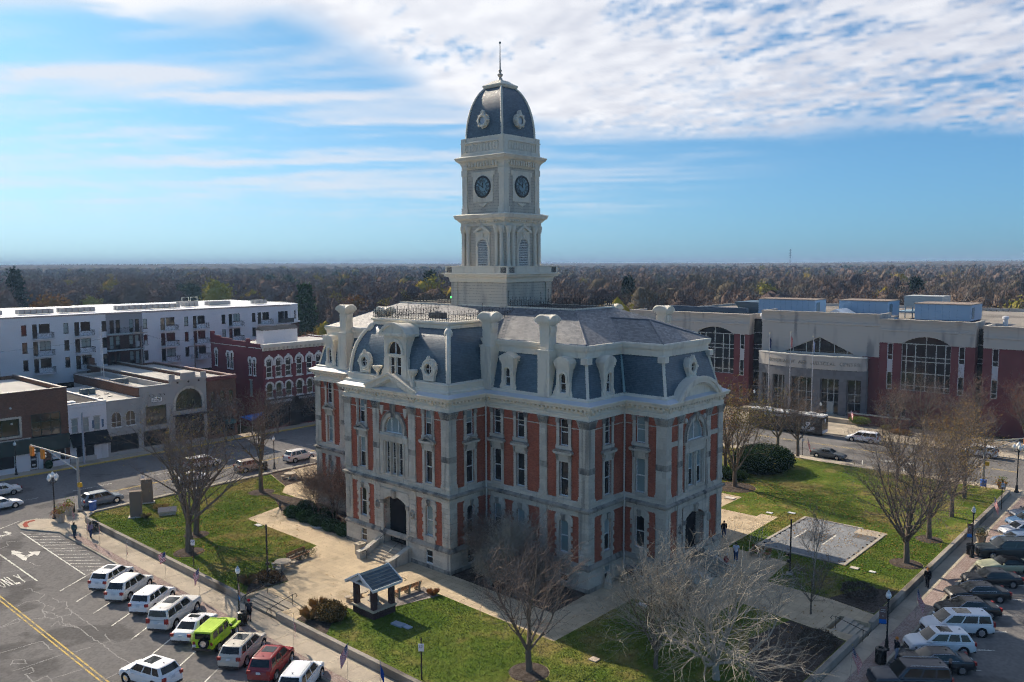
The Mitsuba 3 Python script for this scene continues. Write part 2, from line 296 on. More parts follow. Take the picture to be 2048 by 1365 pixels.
mat('leaf', rough=1.0, spec=0.0)
def wood(p, n, uv): return mix(C3(.22, .095, .035), C3(.33, .155, .065), fb(p.x * 3, p.y * 3, p.z * 14))
mat('wood', fn=wood, rough=.6, spec=.4)
mat('globe', col=(.78, .80, .80), rough=.15, spec=.6)
# ---------------------------------------------------------------- the setting
ZR, ZS = -0.62, -0.48                                        # road and pavement levels; the courthouse lawn is 0
def sheet(name, shp, z0, z1, mat_, label=None, key=None):
    return struct(name, B().poly(shp, z0, z1), mat_, label=label)
g = B()
r_ = np.array([0, 30, 80, 160, 300, 600, 1200, 2500, 5000, 9000.0]); a_ = np.linspace(0, 2 * math.pi, 73)[:-1]
g.grid(np.stack([np.stack([-20 + r * np.cos(a_), 10 + r * np.sin(a_), np.full(72, -.75)], -1) for r in r_]), wrap=True)
struct('ground', g, 'land')
street = unary_union([sbox(-260, -60, 90, -23.65), sbox(-84.4, -60, -60.4, 130), sbox(-84.4, 64.6, 90, 83.4), sbox(23.4, -60, 62, 130)])
plaza = Polygon([(-60.4, 64.6), (-60.4, -22.5), (-61.8, -23.6), (-61.9, -24.9), (-60.9, -25.8), (-59.2, -26.0), (-58.3, -25.6), (-54.7, -23.65), (20.6, -23.65), (22.4, -23.2), (23.4, -21.6), (23.4, 62.2), (22.2, 64.2), (20.4, 64.6)])
plateau = Polygon([(-57.6, 61), (-57.6, -18.9), (-56.9, -19.9), (-55.9, -20.2), (20.6, -20.2), (20.6, 61)])
steps1, steps2 = sbox(-21.95, -20.7, -16.9, -18.2), sbox(18.2, 6.9, 21, 9.9)
sheet('street', street.difference(plaza), -.8, ZR, 'asphalt')
kerb = plaza.difference(plaza.buffer(-.22, join_style=2)).buffer(0)
sheet('kerb', kerb, -.8, ZS + .006, 'kerb_concrete')
pave = plaza.buffer(-.22, join_style=2).difference(plateau.buffer(.2, join_style=2))
sheet('pavement', pave, -.8, ZS - .03, 'kerb_concrete')
brick_s1, brick_s2 = sbox(-52.8, -23.4, 20, -22.55), sbox(22.05, -19.5, 23.15, 61)
flags_ok = pave.difference(unary_union([brick_s1, brick_s2]))
nsl = 0
def slabs(rects, parent):
    global nsl
    for (x0, y0, x1, y1) in rects:
        s = sbox(x0 + .012, y0 + .012, x1 - .012, y1 - .012).intersection(flags_ok)
        if s.area < .15: continue
        add(parent + '__slab', B().poly(s, ZS - .05, ZS + rnd.uniform(-.004, .004)), 'concrete')
xs = np.arange(-62, 24, 2.1)
slabs([(a, -22.55, a + 2.1, -20.3) for a in xs] + [(a, -27, a + 2.1, -22.55) for a in xs[:5]] + [(20.7, a, 22.05, a + 2.4) for a in np.arange(-20.2, 61, 2.4)]
      + [(-60.3, a, -57.7, a + 2.4) for a in np.arange(-20, 64, 2.4)], 'pavement')
slabs([(a, 61.1, a + 2.4, 64.4) for a in np.arange(-57.7, 20.6, 2.4)], 'pavement')
sheet('brick_border', brick_s1.union(brick_s2), -.8, ZS - .002, 'brick_paving')
struct('tactile_strip', B().poly([(-61.5, -23.9), (-61.3, -24.9), (-60.5, -25.4), (-59.2, -25.6), (-59.2, -25.15), (-60.3, -25.0), (-60.9, -24.6), (-61.05, -23.9)], -.7, ZS + .02), 'v_matte', (.33, .10, .075))
# far pavements
sheet('pavement_far', sbox(-87.2, -60, -84.4, 130), -.8, ZS, 'concrete', key=1)
sheet('pavement_far', sbox(-84.4, 83.4, 90, 97), -.8, ZS, 'concrete')
struct('kerb_far', B().box(-84.5, -84.25, -60, 64, -.8, ZS + .004), 'v_matte', (.62, .43, .10))
struct('kerb_far', B().box(-84.2, 90, 83.25, 83.5, -.8, ZS + .004), 'kerb_concrete')
# the raised square: paving, lawns, beds
sheet('terrace', plateau.difference(unary_union([steps1, steps2])), -.8, 0, 'paver_tan')
lawns = [[(-57.3, -18.7), (-56.2, -19.85), (-22.4, -19.85), (-22.2, -15.7), (-26.0, -14.4), (-28.3, -8.35), (-41.8, -8.3), (-44.0, 0.2), (-48.2, .4), (-50.5, 2.3), (-57.3, 4.4)],
         [(-14.7, -19.85), (-15.9, -15.8), (-11.5, -15.6), (-12.1, -12.4), (-11.8, -8.6), (3.55, -9.15), (3.6, 1.7), (10.2, 1.8), (10.7, 6.9), (18.1, 6.05), (20.25, 5.6), (20.25, -19.85)],
         [(3.6, 19.0), (10.0, 18.8), (10.5, 12.9), (16.7, 12.7), (20.25, 11.9), (20.25, 60.6), (-57.2, 60.6), (-57.2, 37), (-3.4, 36.4), (-3.4, 30.3), (1.3, 30.3), (1.3, 31.6), (3.3, 31.6)],
         [(-57.2, 17), (-46, 17), (-46, 31.5), (-57.2, 31.5)], [(-44.6, 29), (-10, 29), (-10, 33.4), (-44.6, 33.4)]]
lot = sbox(5.84, 21.5, 14.26, 33.4)
beds = [('mulch', Polygon([(-12.1, -4.9), (.25, -5.2), (.0, .05), (-12.1, .05)])), ('mulch', Polygon([(-40.0, -4.9), (-27.7, -4.75), (-27.6, .0), (-39.7, .0), (-41.5, -2)])),
        ('gravel', Polygon([(-26.2, -14.6), (-25.2, -12.1), (-27.9, -9.6), (-28.5, -10.3)])), ('mulch', Polygon([(-22.3, -15.6), (-25.6, -14.4), (-26, -17.2), (-22.4, -19.85)])),
        ('gravel', Polygon([(-12.0, -13.1), (-10.6, -13.3), (-9.4, -8.9), (-11.9, -8.5)])), ('mulch', Polygon([(-14.7, -19.8), (-15.9, -15.8), (-14.2, -15.75), (-10.6, -19.85)])),
        ('mulch', Polygon([(16.2, 12.75), (20.2, 11.95), (20.2, 18.0), (18.6, 17.6), (17.2, 15.6)])), ('mulch', Polygon([(20.2, 5.5), (18.1, 6.0), (15.5, 6.3), (14.5, 1.0), (17, -4), (20.2, -6)])),
        ('mulch', Polygon([(-50.3, -1.2), (-43.9, .4), (-40.8, -.2), (-41.2, -4.2), (-46.5, -1.8)])), ('mulch', Polygon([(-57.3, 4.5), (-50.6, 2.4), (-51.2, 5.6), (-57.3, 7.6)]))]
rings = [(-36.33, -17.97, 1.5), (-40.87, -14.82, 1.3), (-50.26, -1.27, 1.6), (5.19, -13.98, 1.45), (18.66, 25.7, 1.5), (18.3, 34.6, 1.3), (-6.13, 39.92, 2.6)]
bedu = unary_union([b for _, b in beds] + [Point(x, y).buffer(r) for x, y, r in rings])
for L in lawns:
    s = Polygon(L).buffer(0).difference(unary_union([bedu, lot.buffer(.3)]))
    tri = B().poly(s.segmentize(3.0) if hasattr(s, 'segmentize') else s, -.2, .02)
    struct('lawn', tri, 'lawn')
for m_, p_ in beds: struct('planting_bed', B().poly(p_, -.2, .028), m_)
for x, y, r in rings:
    struct('mulch_ring', B().lathe([(r, .0), (r * .9, .05), (.3, .13), (0, .14)], 18, (x, y, 0)), 'mulch')
# stems: grass blades along lawn edges and everywhere near, one uncountable mass
def grass(n, polys, hgt):
    v, f = [], []; k = 0
    for P in polys:
        P = P.difference(bedu.buffer(.05)).difference(lot.buffer(.4)); x0, y0, x1, y1 = P.bounds
        import shapely
        q = rng.uniform([x0, y0], [x1, y1], (int(n * (x1 - x0) * (y1 - y0)), 2)); q = q[shapely.contains_xy(P, q[:, 0], q[:, 1])]
        m = len(q); a = rng.uniform(0, 6.28, m); h = hgt * rng.uniform(.5, 1.2, m); w = rng.uniform(.02, .045, m); lean = rng.normal(0, .05, (m, 2))
        d = np.stack([np.cos(a), np.sin(a)], -1) * w[:, None]
        V = np.stack([np.column_stack([q - d, np.full(m, .015)]), np.column_stack([q + d, np.full(m, .015)]), np.column_stack([q + lean, h + .02])], 1).reshape(-1, 3)
        v.append(V)
    V = np.vstack(v); return V, np.arange(len(V)).reshape(-1, 3)
gl = [Polygon(lawns[1]).buffer(-.1), Polygon(lawns[0]).buffer(-.1), Polygon(lawns[2]).intersection(sbox(3, 11, 20.3, 34)).buffer(-.1)]
gv, gf = grass(75, gl, .085)
scene['grass_blades'] = shape((gv, gf), 'lawn'); tag('grass_blades', 'short patchy green and straw lawn grass round the courthouse', 'grass', kind='stuff')
# fallen leaves, one mass
lv = []
for (cx, cy, sx, sy, n) in [(-36, -14, 7, 4, 900), (8, 40, 9, 8, 2600), (14, 30, 5, 6, 700), (-5, 41, 5, 4, 900), (14, 0, 5, 6, 500), (-48, -5, 6, 5, 500)]:
    q = rng.normal([cx, cy], [sx, sy], (n, 2)); q = q[(q[:, 0] < 20) & (q[:, 0] > -57) & (q[:, 1] > -19.8) & (q[:, 1] < 60)]; m = len(q)
    a = rng.uniform(0, 6.28, m); d = np.stack([np.cos(a), np.sin(a)], -1) * rng.uniform(.05, .11, (m, 1)); e = np.stack([-d[:, 1], d[:, 0]], -1)
    z = rng.uniform(.05, .09, m)
    lv.append(np.stack([np.column_stack([q - d, z]), np.column_stack([q + e * .7, z + rng.uniform(0, .04, m)]), np.column_stack([q + d, z]), np.column_stack([q - e * .7, z])], 1))
lv = np.vstack(lv); n_ = len(lv); idx = np.arange(n_)[:, None] * 4
scene['fallen_leaves'] = shape((lv.reshape(-1, 3), np.vstack([idx + [0, 1, 2], idx + [0, 2, 3]])), 'v_matte', (.30, .17, .06)); tag('fallen_leaves', 'scattered brown fallen leaves lying on the lawns', 'leaves', kind='stuff')
# the retaining walls
def wallrun(name, x0, y0, x1, y1, label, th=.34):
    k = thing(name, label, 'wall'); L = math.hypot(x1 - x0, y1 - y0); n = max(1, round(L / 3.0)); M = frame((x0, y0), (x1 - x0, y1 - y0))
    for i in range(n):
        a, b = L * i / n + .008, L * (i + 1) / n - .008
        add(k + '__stem', B(M).box(a, b, -.14, .14, -.8, .03), 'wall_concrete'); add(k + '__coping', B(M).box(a, b, -.18, .19, .03, .17), 'wall_concrete')
wallrun('retaining_wall', -55.9, -20.25, -22.0, -20.25, 'long low concrete retaining wall beside the flags, left of the front steps')
wallrun('retaining_wall', -16.85, -20.25, 20.4, -20.25, 'low concrete retaining wall below the bell shelter lawn, right of the front steps')
wallrun('retaining_wall', 20.6, -20.2, 20.6, 6.85, 'low concrete retaining wall in shade below the large bare tree by right-hand street')
wallrun('retaining_wall', 20.6, 9.95, 20.6, 60.5, 'sunlit concrete retaining wall along the right-hand street, beyond the side steps')
wallrun('retaining_wall', -57.5, -18.8, -56.0, -20.2, 'short angled concrete wall at the lawn corner by the traffic signal')
wallrun('retaining_wall', -57.6, 60.5, -57.6, -18.7, 'low lawn kerb wall behind the parallel parked cars')
def stepsrun(M, w, n, run, rise, z0, name, label):
    k = thing(name, label, 'steps')
    for i in range(n):
        add(k + '__step', B(M).box(0, w, -(n - i) * run, .3, z0 + i * rise - .3, z0 + (i + 1) * rise), 'concrete')
    return k
stepsrun(frame((-16.9, -18.55), (-1, 0), (0, 1)), 5.05, 4, .42, .12, ZS, 'front_steps', 'wide concrete steps from the flag-lined pavement up to the plaza')
stepsrun(frame((18.9, 6.9), (0, 1), (-1, 0)), 3.0, 4, .42, .12, ZS, 'side_steps', 'pale concrete steps in shade by right-hand street')
def rail(name, pts, label, posts, r=.028):
    k = thing(name, label, 'handrail'); P = np.array(pts, float)
    add(k + '__rail', B().tube(P, r, 6), 'v_satin', (.02, .02, .022))
    for (x, y, z0, z1) in posts: add(k + '__post', B().tube([(x, y, z0), (x, y, z1)], r, 6), 'v_satin', (.02, .02, .022))
def steprail(x, y, dx, dy, L, z0, z1, label):
    def q(t, z): return (x + dx * t, y + dy * t, z)
    rail('handrail', [q(-.35, z0 + .55), q(-.42, z0 + .75), q(-.25, z0 + .92), q(0, z0 + .95), q(L, z1 + .95), q(L + .3, z1 + .93), q(L + .42, z1 + .75), q(L + .3, z1 + .6)], label,
         [(x, y, z0 - .1, z0 + .95), (x + dx * L, y + dy * L, z1 - .1, z1 + .95)])
steprail(-21.2, -20.55, 0, 1, 2.1, ZS, 0, 'black looped handrail on the left side of the front steps')
steprail(-17.3, -20.55, 0, 1, 2.1, ZS, 0, 'black looped handrail on the right side of the front steps')
steprail(20.9, 7.3, -1, 0, 2.1, ZS, 0, 'black looped handrail by the near edge of the side steps')
# parking lot pad in the lawn
struct('parking_pad', B().poly(lot, -.3, .05), 'asphalt_blue')
k = 'parking_pad'
rim = lot.buffer(.28, join_style=2).difference(lot)
add(k + '__border', B().poly(rim.difference(sbox(12.0, 33.2, 14.6, 34)), -.3, .10), 'kerb_concrete')
for i, (a, b, c, d) in enumerate([(7.55, 25.7, 7.72, 29.4), (10.55, 25.7, 10.72, 29.4)]): add(k + '__line', B().box(a, c, b, d, .05, .055), 'paint_white')
add(k + '__patch', B().box(11.7, 14.2, 31.6, 33.3, .05, .057), 'concrete'); add(k + '__patch', B().box(7.8, 10.5, 26.2, 29.2, .05, .0535), 'v_matte', (.12, .13, .14))
add(k + '__patch', B().box(12.0, 14.2, 29.9, 31.55, .05, .0545), 'v_matte', (.15, .15, .15))
for i in range(9):
    for xx in (6.0, 14.1): add(k + '__bolt', B().box(xx - .07, xx + .07, 22.2 + i * 1.25, 22.34 + i * 1.25, .05, .14), 'v_matte', (.05, .05, .05))
# flat stones and plaques in the grass
for (x, y, w, h, c) in [(1.96, 32.3, .7, .5, (.6, .6, .58)), (3.9, 33.9, .8, .5, (.6, .62, .62)), (15.4, 21.2, .75, .6, (.55, .5, .42)), (17.0, 21.3, .55, .4, (.7, .69, .62)), (7.6, -9.5, .65, .6, (.5, .42, .33)), (-6.9, -14.9, 1.1, .5, (.36, .42, .50)), (-33.3, -4.9, 1.4, .5, (.6, .6, .58)), (-4.3, 34.9, 1.2, .8, (.62, .57, .5)), (-50, -13.2, .8, .5, (.62, .6, .55)), (-38.6, -8.8, .9, .5, (.6, .6, .56)), (5.0, 1.0, .9, .6, (.55, .55, .54))]:
    struct('ground_plaque', B().box(x - w / 2, x + w / 2, y - h / 2, y + h / 2, -.1, .10), 'v_matte', c)
# road markings on street: every line its own part
def mark(shp, m='paint_white'): add('street__marking', B().poly(shp, ZR, ZR + .005), m)
def strip(x0, y0, x1, y1, w=.12, m='paint_white'):
    d = np.array([x1 - x0, y1 - y0]); d = d / np.linalg.norm(d); q = np.array([-d[1], d[0]]) * w / 2; a, b = np.array([x0, y0]), np.array([x1, y1])
    mark([a + q, a - q, b - q, b + q], m)
def Wd(x, y): return (41.49 + (x - 41.49) * 1.0208, -56.317 + (y + 56.317) * 1.0208)
sd = np.array([-3.70, 5.52]) / 6.645
for i in range(-1, 17):
    x = -37.2 + 3.66 * i; L = 6.3
    if i >= 0: strip(x, -29.75, x + sd[0] * L, -29.75 + sd[1] * L)
for x0, y0, x1, y1 in [(-57.0, -26.2, -54.9, -24.2), (-55.8, -26.3, -53.3, -24.0), (-54.5, -26.4, -51.9, -24.0), (-53.2, -26.4, -50.6, -24.0), (-51.9, -26.4, -49.2, -23.9), (-50.4, -26.4, -47.7, -23.9), (-49.2, -26.4, -46.4, -23.9), (-47.8, -26.5, -45.2, -24.1), (-46.5, -26.5, -43.9, -24.1), (-45.2, -26.5, -42.6, -24.1), (-43.9, -26.5, -41.3, -24.2), (-42.5, -26.5, -40.6, -24.8), (-41.2, -26.5, -40.2, -25.6)]: strip(x0, y0, x1, y1, .10)
strip(-58.1, -26.3, -39.5, -26.7, .13)
for dy in (0, .32): strip(-56, -33.75 - dy, 60, -33.75 - dy, .12, 'paint_yellow')
strip(-53.5, -30.2, -41.4, -30.25, .14); strip(-58.4, -32.6, -58.4, -27.3, .55); strip(-59.9, -27.5, -58.6, -27.2, .35)
mark([(-52.46, -29.02), (-51.02, -28.42), (-50.53, -28.82), (-49.71, -28.56), (-49.87, -28.01), (-50.76, -28.0), (-49.89, -27.11), (-48.57, -27.8), (-49.4, -27.84), (-48.89, -28.66), (-48.09, -29.03), (-48.51, -29.22), (-50.64, -29.19), (-50.84, -29.46)])
for i, ch in enumerate('ONLY'):
    m = meshkit.text_mesh(ch, 1.0, .005, bold=True); v = np.array(m.vertices)
    w = v[:, 0].max() - v[:, 0].min(); v[:, 0] = (v[:, 0] - v[:, 0].min()) / w * .55
    add('street__letter', (np.column_stack([-42.0 - v[:, 1] * 2.6, -32.98 + .56 * i + v[:, 0] * .76, ZR + v[:, 2]]), np.array(m.faces)), 'paint_white')
# lines on the street past the square's left corner and on the far street
for k_ in range(9): strip(-71.5, -34 + 9 * k_, -71.5, -29 + 9 * k_, .12)
for dx in (0, .3): strip(-67.2 - dx, -16, -67.2 - dx, 60, .11, 'paint_yellow')
strip(-62.8, -24.9, -60.6, -28.5, .12); strip(-63.2, -27.5, -66.6, -27.9, .12)
for dy in (0, .3): strip(-50, 74.6 + dy, 19, 74.6 + dy, .11, 'paint_yellow')
mark([(2.2, 69.2), (6.8, 69.9), (6.7, 70.7), (3.4, 70.6)]); strip(-4.5, 65.1, -6.2, 68.0); strip(1.2, 65.1, 0.2, 68.1); strip(6.9, 65.1, 6.0, 68.0)
s2 = np.array([2.5, 1.95]) / 3.17
for i in range(-2, 16):
    y = .4 + 4.15 * i; strip(23.6, y - .1, 23.6 + s2[0] * 6.6, y + s2[1] * 6.6)
for dx in (0, .3): strip(33.8 + dx, -20, 33.8 + dx, 120, .12, 'paint_yellow')
# crack-sealing tar: wandering lines on the near street
from shapely.geometry import LineString
cracks = []
CR = [[(-40.0, -31.8), (-39.8, -31.3), (-38.7, -31.3), (-37.3, -31.0), (-36.4, -31.9), (-34.9, -31.8), (-33.9, -32.4), (-32.2, -32.7)], [(-36.0, -30.8), (-34.6, -30.8), (-34.2, -30.3), (-33.4, -30.6), (-31.7, -30.8), (-31.0, -31.2)], [(-32.6, -33.6), (-32.1, -32.7), (-31.4, -32.4), (-31.2, -31.0)], [(-29.8, -33.1), (-30.6, -32.3), (-29.6, -32.4), (-27.9, -31.7)], [(-32.0, -30.7), (-30.7, -30.8), (-28.2, -30.8), (-26.2, -30.8)], [(-27.9, -31.7), (-25.6, -31.7), (-23.6, -31.6), (-23.5, -31.0), (-25.1, -30.7)], [(-23.3, -31.6), (-20.5, -31.7), (-18.6, -31.5)], [(-23.8, -33.6), (-23.6, -32.4)], [(-32.9, -35.9), (-33.6, -34.3), (-32.8, -34.5), (-32.7, -35.9)], [(-27.8, -37.4), (-27.6, -34.6), (-25.4, -34.5)], [(-25.1, -37.5), (-25.8, -37.1), (-25.1, -36.5), (-24.4, -36.6), (-25.2, -37.3)], [(-24.0, -37.7), (-23.9, -36.2), (-24.0, -34.3)], [(-23.5, -37.2), (-23.5, -36.6), (-22.7, -36.7), (-22.8, -37.3), (-21.1, -37.3)], [(-21.1, -37.3), (-21.3, -36.3), (-20.0, -36.4)], [(-20.6, -36.2), (-20.4, -34.3)], [(-57.0, -28.7), (-58.5, -27.9), (-57.8, -27.3)], [(-54.1, -29.6), (-54.4, -28.7), (-55.8, -28.4), (-55.0, -27.5)], [(-49.8, -30.9), (-49.1, -29.8)], [(-46.2, -31.9), (-45.8, -30.6), (-45.5, -29.2)], [(-47.4, -29.0), (-46.0, -28.9), (-45.5, -28.6)], [(-34.6, -31.7), (-33.6, -31.5), (-33.1, -31.8), (-33.4, -32.5)], [(-17.7, -33.6), (-17.9, -32.8)], [(-33.9, -32.4), (-31.2, -31.8), (-29.8, -32.2), (-28, -31.6)], [(-36.3, -31.8), (-36.9, -32.6), (-36.4, -33.5)]]
for P in CR:
    q = [np.array(P[0])]
    for p_ in P[1:]:
        p_ = np.array(p_); n_ = max(2, int(np.hypot(*(p_ - q[-1])) / .3)); a_ = q[-1]
        q += [a_ + (p_ - a_) * t + (rng.normal(0, .05, 2) if t < 1 else 0) for t in np.linspace(1 / n_, 1, n_)]
    cracks.append(LineString(q).buffer(.042, resolution=2))
cr = unary_union(cracks)
key = add('street__crack_seal', B().poly(cr, ZR, ZR + .0035), 'tar_seal')
# ---------------------------------------------------------------- the courthouse
CH = thing('courthouse', 'tall red brick and limestone courthouse with slate mansard roof and white clock tower', 'courthouse')
b1, b2, CW, X1, X2, P1, P2, CL = 5.4, 15.5, 20.9, -12.16, -27.54, 4.9, 4.4, 39.7
OUT = [(0, 0), (0, b1), (P2, b1), (P2, b2), (0, b2), (0, CW), (X1, CW), (X1, CW + P1), (X2, CW + P1), (X2, CW), (-CL, CW), (-CL, b2), (-CL - P2, b2), (-CL - P2, b1), (-CL, b1), (-CL, 0), (X2, 0), (X2, -P1), (X1, -P1), (X1, 0)]
OUTM = [(0, 0), (0, b1), (P2, b1), (P2, b2), (0, b2), (0, CW), (-CL, CW), (-CL, b2), (-CL - P2, b2), (-CL - P2, b1), (-CL, b1), (-CL, 0)]
TRIM = (.60, .61, .60)
def ring(name, prof, m_, outline=OUT, smooth=False, kind=None):
    return add(CH + '__' + name, molding(B(), outline, prof), m_, smooth=smooth, kind=kind)
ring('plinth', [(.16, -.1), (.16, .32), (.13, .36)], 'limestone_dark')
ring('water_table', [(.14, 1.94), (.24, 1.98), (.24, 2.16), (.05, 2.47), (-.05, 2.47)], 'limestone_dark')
ring('belt_frieze', [(.02, 6.62), (.07, 6.64), (.07, 7.08)], 'limestone')
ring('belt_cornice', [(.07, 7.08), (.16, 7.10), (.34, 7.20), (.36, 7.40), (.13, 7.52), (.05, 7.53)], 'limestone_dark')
ring('belt_band', [(.11, 7.50), (.11, 7.92), (.03, 8.0), (-.05, 8.0)], 'limestone')
ring('architrave', [(-.02, 15.2), (.13, 15.2), (.13, 15.42), (.16, 15.45), (.16, 15.62), (.05, 15.66)], 'cream_paint')
ring('frieze', [(.07, 15.6), (.07, 16.2)], 'cream_paint')
ring('corona', [(.07, 16.18), (.46, 16.20), (.50, 16.34), (.58, 16.44), (.60, 16.54), (.52, 16.58)], 'cream_paint')
ring('gutter', [(.52, 16.575), (.02, 16.80), (-.1, 16.81)], 'v_satin', ) if False else add(CH + '__gutter', molding(B(), OUT, [(.52, 16.575), (.02, 16.80), (-.1, 16.81)]), 'v_satin', (.50, .52, .55))
ring('roof_kerb', [(-.05, 16.78), (-.05, 16.98), (-.16, 17.05), (-.34, 17.06)], 'cream_paint')
ring('mansard_roof', [(-.30, 17.04), (-.42, 17.6), (-.60, 18.4), (-1.17, 20.55)], 'slate', OUTM)
ring('upper_cornice', [(-1.14, 20.42), (-1.00, 20.44), (-1.00, 20.72), (-.98, 20.95), (-.86, 21.15), (-.80, 21.45), (-.82, 21.58), (-1.1, 21.62)], 'cream_paint', OUTM)
# walls: one brick wall per face with real openings
FACES = {}
def face(nm, o, u, L, vis, cs=()): FACES[nm] = (frame(o, u), L, cs)
face('A', (X2, -P1), (1, 0), X1 - X2, 1, (2.75, 12.63)); face('B', (X1, 0), (1, 0), -X1, 1, (1.50, 4.42, 9.51)); face('D', (-CL, 0), (1, 0), X2 + CL, 1, (2.65, 7.74, 10.66))
face('a', (X1, -P1), (0, 1), P1, 1, (2.72,)); face('b', (0, 0), (0, 1), b1, 1, (2.85,)); face('C', (0, b1), (1, 0), P2, 1, (1.78,)); face('c', (P2, b1), (0, 1), b2 - b1, 1, ())
face('d', (0, b2), (0, 1), CW - b2, 1, (2.55,)); face('e', (X2, 0), (0, -1), P1, 0)
MA, MC = 7.69, 5.05                                           # centres of the two entrance bays
def wallface(nm):
    M, L, cs = FACES[nm]; o1 = []; o0 = []
    for c in cs:
        o1 += [Polygon(arch(c - .52, c + .52, 3.1, 6.1, .24)), sbox(c - .52, 8.2, c + .52, 11.3), sbox(c - .49, 12.75, c + .49, 15.12)]
        o0.append(sbox(c - .5, .45, c + .5, 1.75))
    if nm == 'A': o1 += [Polygon(arch(MA - 1.72, MA + 1.72, 2.2, 6.0, .62)), sbox(MA - 1.35, 8.15, MA + 1.35, 11.5), Polygon(arch(MA - 1.35, MA + 1.35, 12.3, 14.0))]; o0.append(sbox(MA - 1.72, .6, MA + 1.72, 2.6))
    if nm == 'c': o1 += [Polygon(arch(MC - 1.72, MC + 1.72, 2.2, 6.0, .62)), sbox(MC - 1.5, 8.3, MC + 1.5, 11.6), Polygon(arch(MC - 1.5, MC + 1.5, 12.6, 14.5))]; o0.append(sbox(MC - 1.72, .6, MC + 1.72, 2.6))
    add(CH + '__wall', B(M).poly(sbox(.005, 1.9, L - .005, 15.4).difference(unary_union(o1)) if o1 else sbox(.005, 1.9, L - .005, 15.4), -.35, 0, 'y'), 'brick_red')
    e0, e1 = (-.13 if nm in 'AacbBdD' and nm not in 'BD' else 0), .13
    add(CH + '__basement_wall', B(M).poly(sbox(-.12 if nm in 'Aac' else .02, -.1, L + (.12 if nm in 'AcB' else -.02), 1.98).difference(unary_union(o0)) if o0 else sbox(.02, -.1, L - .02, 1.98), -.3, .125, 'y'), 'limestone')
for nm in FACES: wallface(nm)
bw = B()
for i in range(6, 15):
    p, q = np.array(OUT[i - 1], float), np.array(OUT[i], float); Lw = np.linalg.norm(q - p); M = frame(p, q - p); bw.T = M; bw.box(.01, Lw - .01, -.3, 0, -.1, 15.4)
add(CH + '__wall', bw, 'brick_red')
bi = B()                                                      # dark rooms behind the glass
bi.box(-CL + .5, -.5, .5, CW - .5, 0, 16); bi.box(X2 + .5, X1 - .5, -P1 + .75, 1, 0, 16); bi.box(-1, P2 - .75, b1 + .5, b2 - .5, 0, 16)
add(CH + '__interior', bi, 'v_matte', (.02, .02, .022))
nwin = [0]
def sash(parent, M, c, w, z0, z1, head=None, blindk=0, mull=(), d=-.2, bar=None, col=TRIM, t=.07, meet=True):
    """A window: frame, meeting rail and panes set back in its opening. head: rise of a curved head."""
    k = numbered(parent + '__window'); x0, x1 = c - w / 2, c + w / 2
    outer = Polygon(arch(x0, x1, z0, z1, head)) if head else sbox(x0, z0, x1, z1)
    ins = outer.buffer(-t, join_style=2); zs = z1 - head if head and head > .3 else z1; zm = bar if bar is not None else (z0 + zs) / 2
    bars = []
    if meet: bars.append(sbox(x0, zm - .045, x1, zm + .045))
    for q in mull: bars.append(sbox(q - .06, z0, q + .06, z1))
    panes = ins.difference(unary_union(bars)) if bars else ins
    scene[k] = shape(B(M).poly(outer.difference(panes), d - .05, d + .05, 'y').poly(sbox(x0 - .03, z0 - .06, x1 + .03, z0 + .02), d - .02, d + .16, 'y'), 'v_satin', col)
    for g_ in getattr(panes, 'geoms', [panes]):
        top = g_.centroid.y > zm
        m_ = 'glass_blind' if (blindk == 2 or (blindk == 1 and top)) else 'glass_dark'
        add(k + '__pane', B(M).poly(g_.buffer(.01), d - .03, d - .012, 'y'), m_)
    nwin[0] += 1; return k
BL = {('A', 0): (0, 1, 1), ('A', 1): (2, 0, 1), ('B', 0): (1, 0, 0), ('B', 1): (2, 0, 0), ('B', 2): (2, 0, 0), ('a', 0): (0, 0, 1), ('b', 0): (1, 0, 0), ('C', 0): (0, 2, 2), ('D', 0): (2, 2, 0), ('D', 1): (0, 0, 0), ('D', 2): (0, 1, 0), ('d', 0): (0, 0, 0)}
def blk(k, M, x0, x1, d0, d1, z0, z1, m_='limestone', ch=0):
    return add(k, B(M).box(x0, x1, d0, d1, z0, z1), m_)
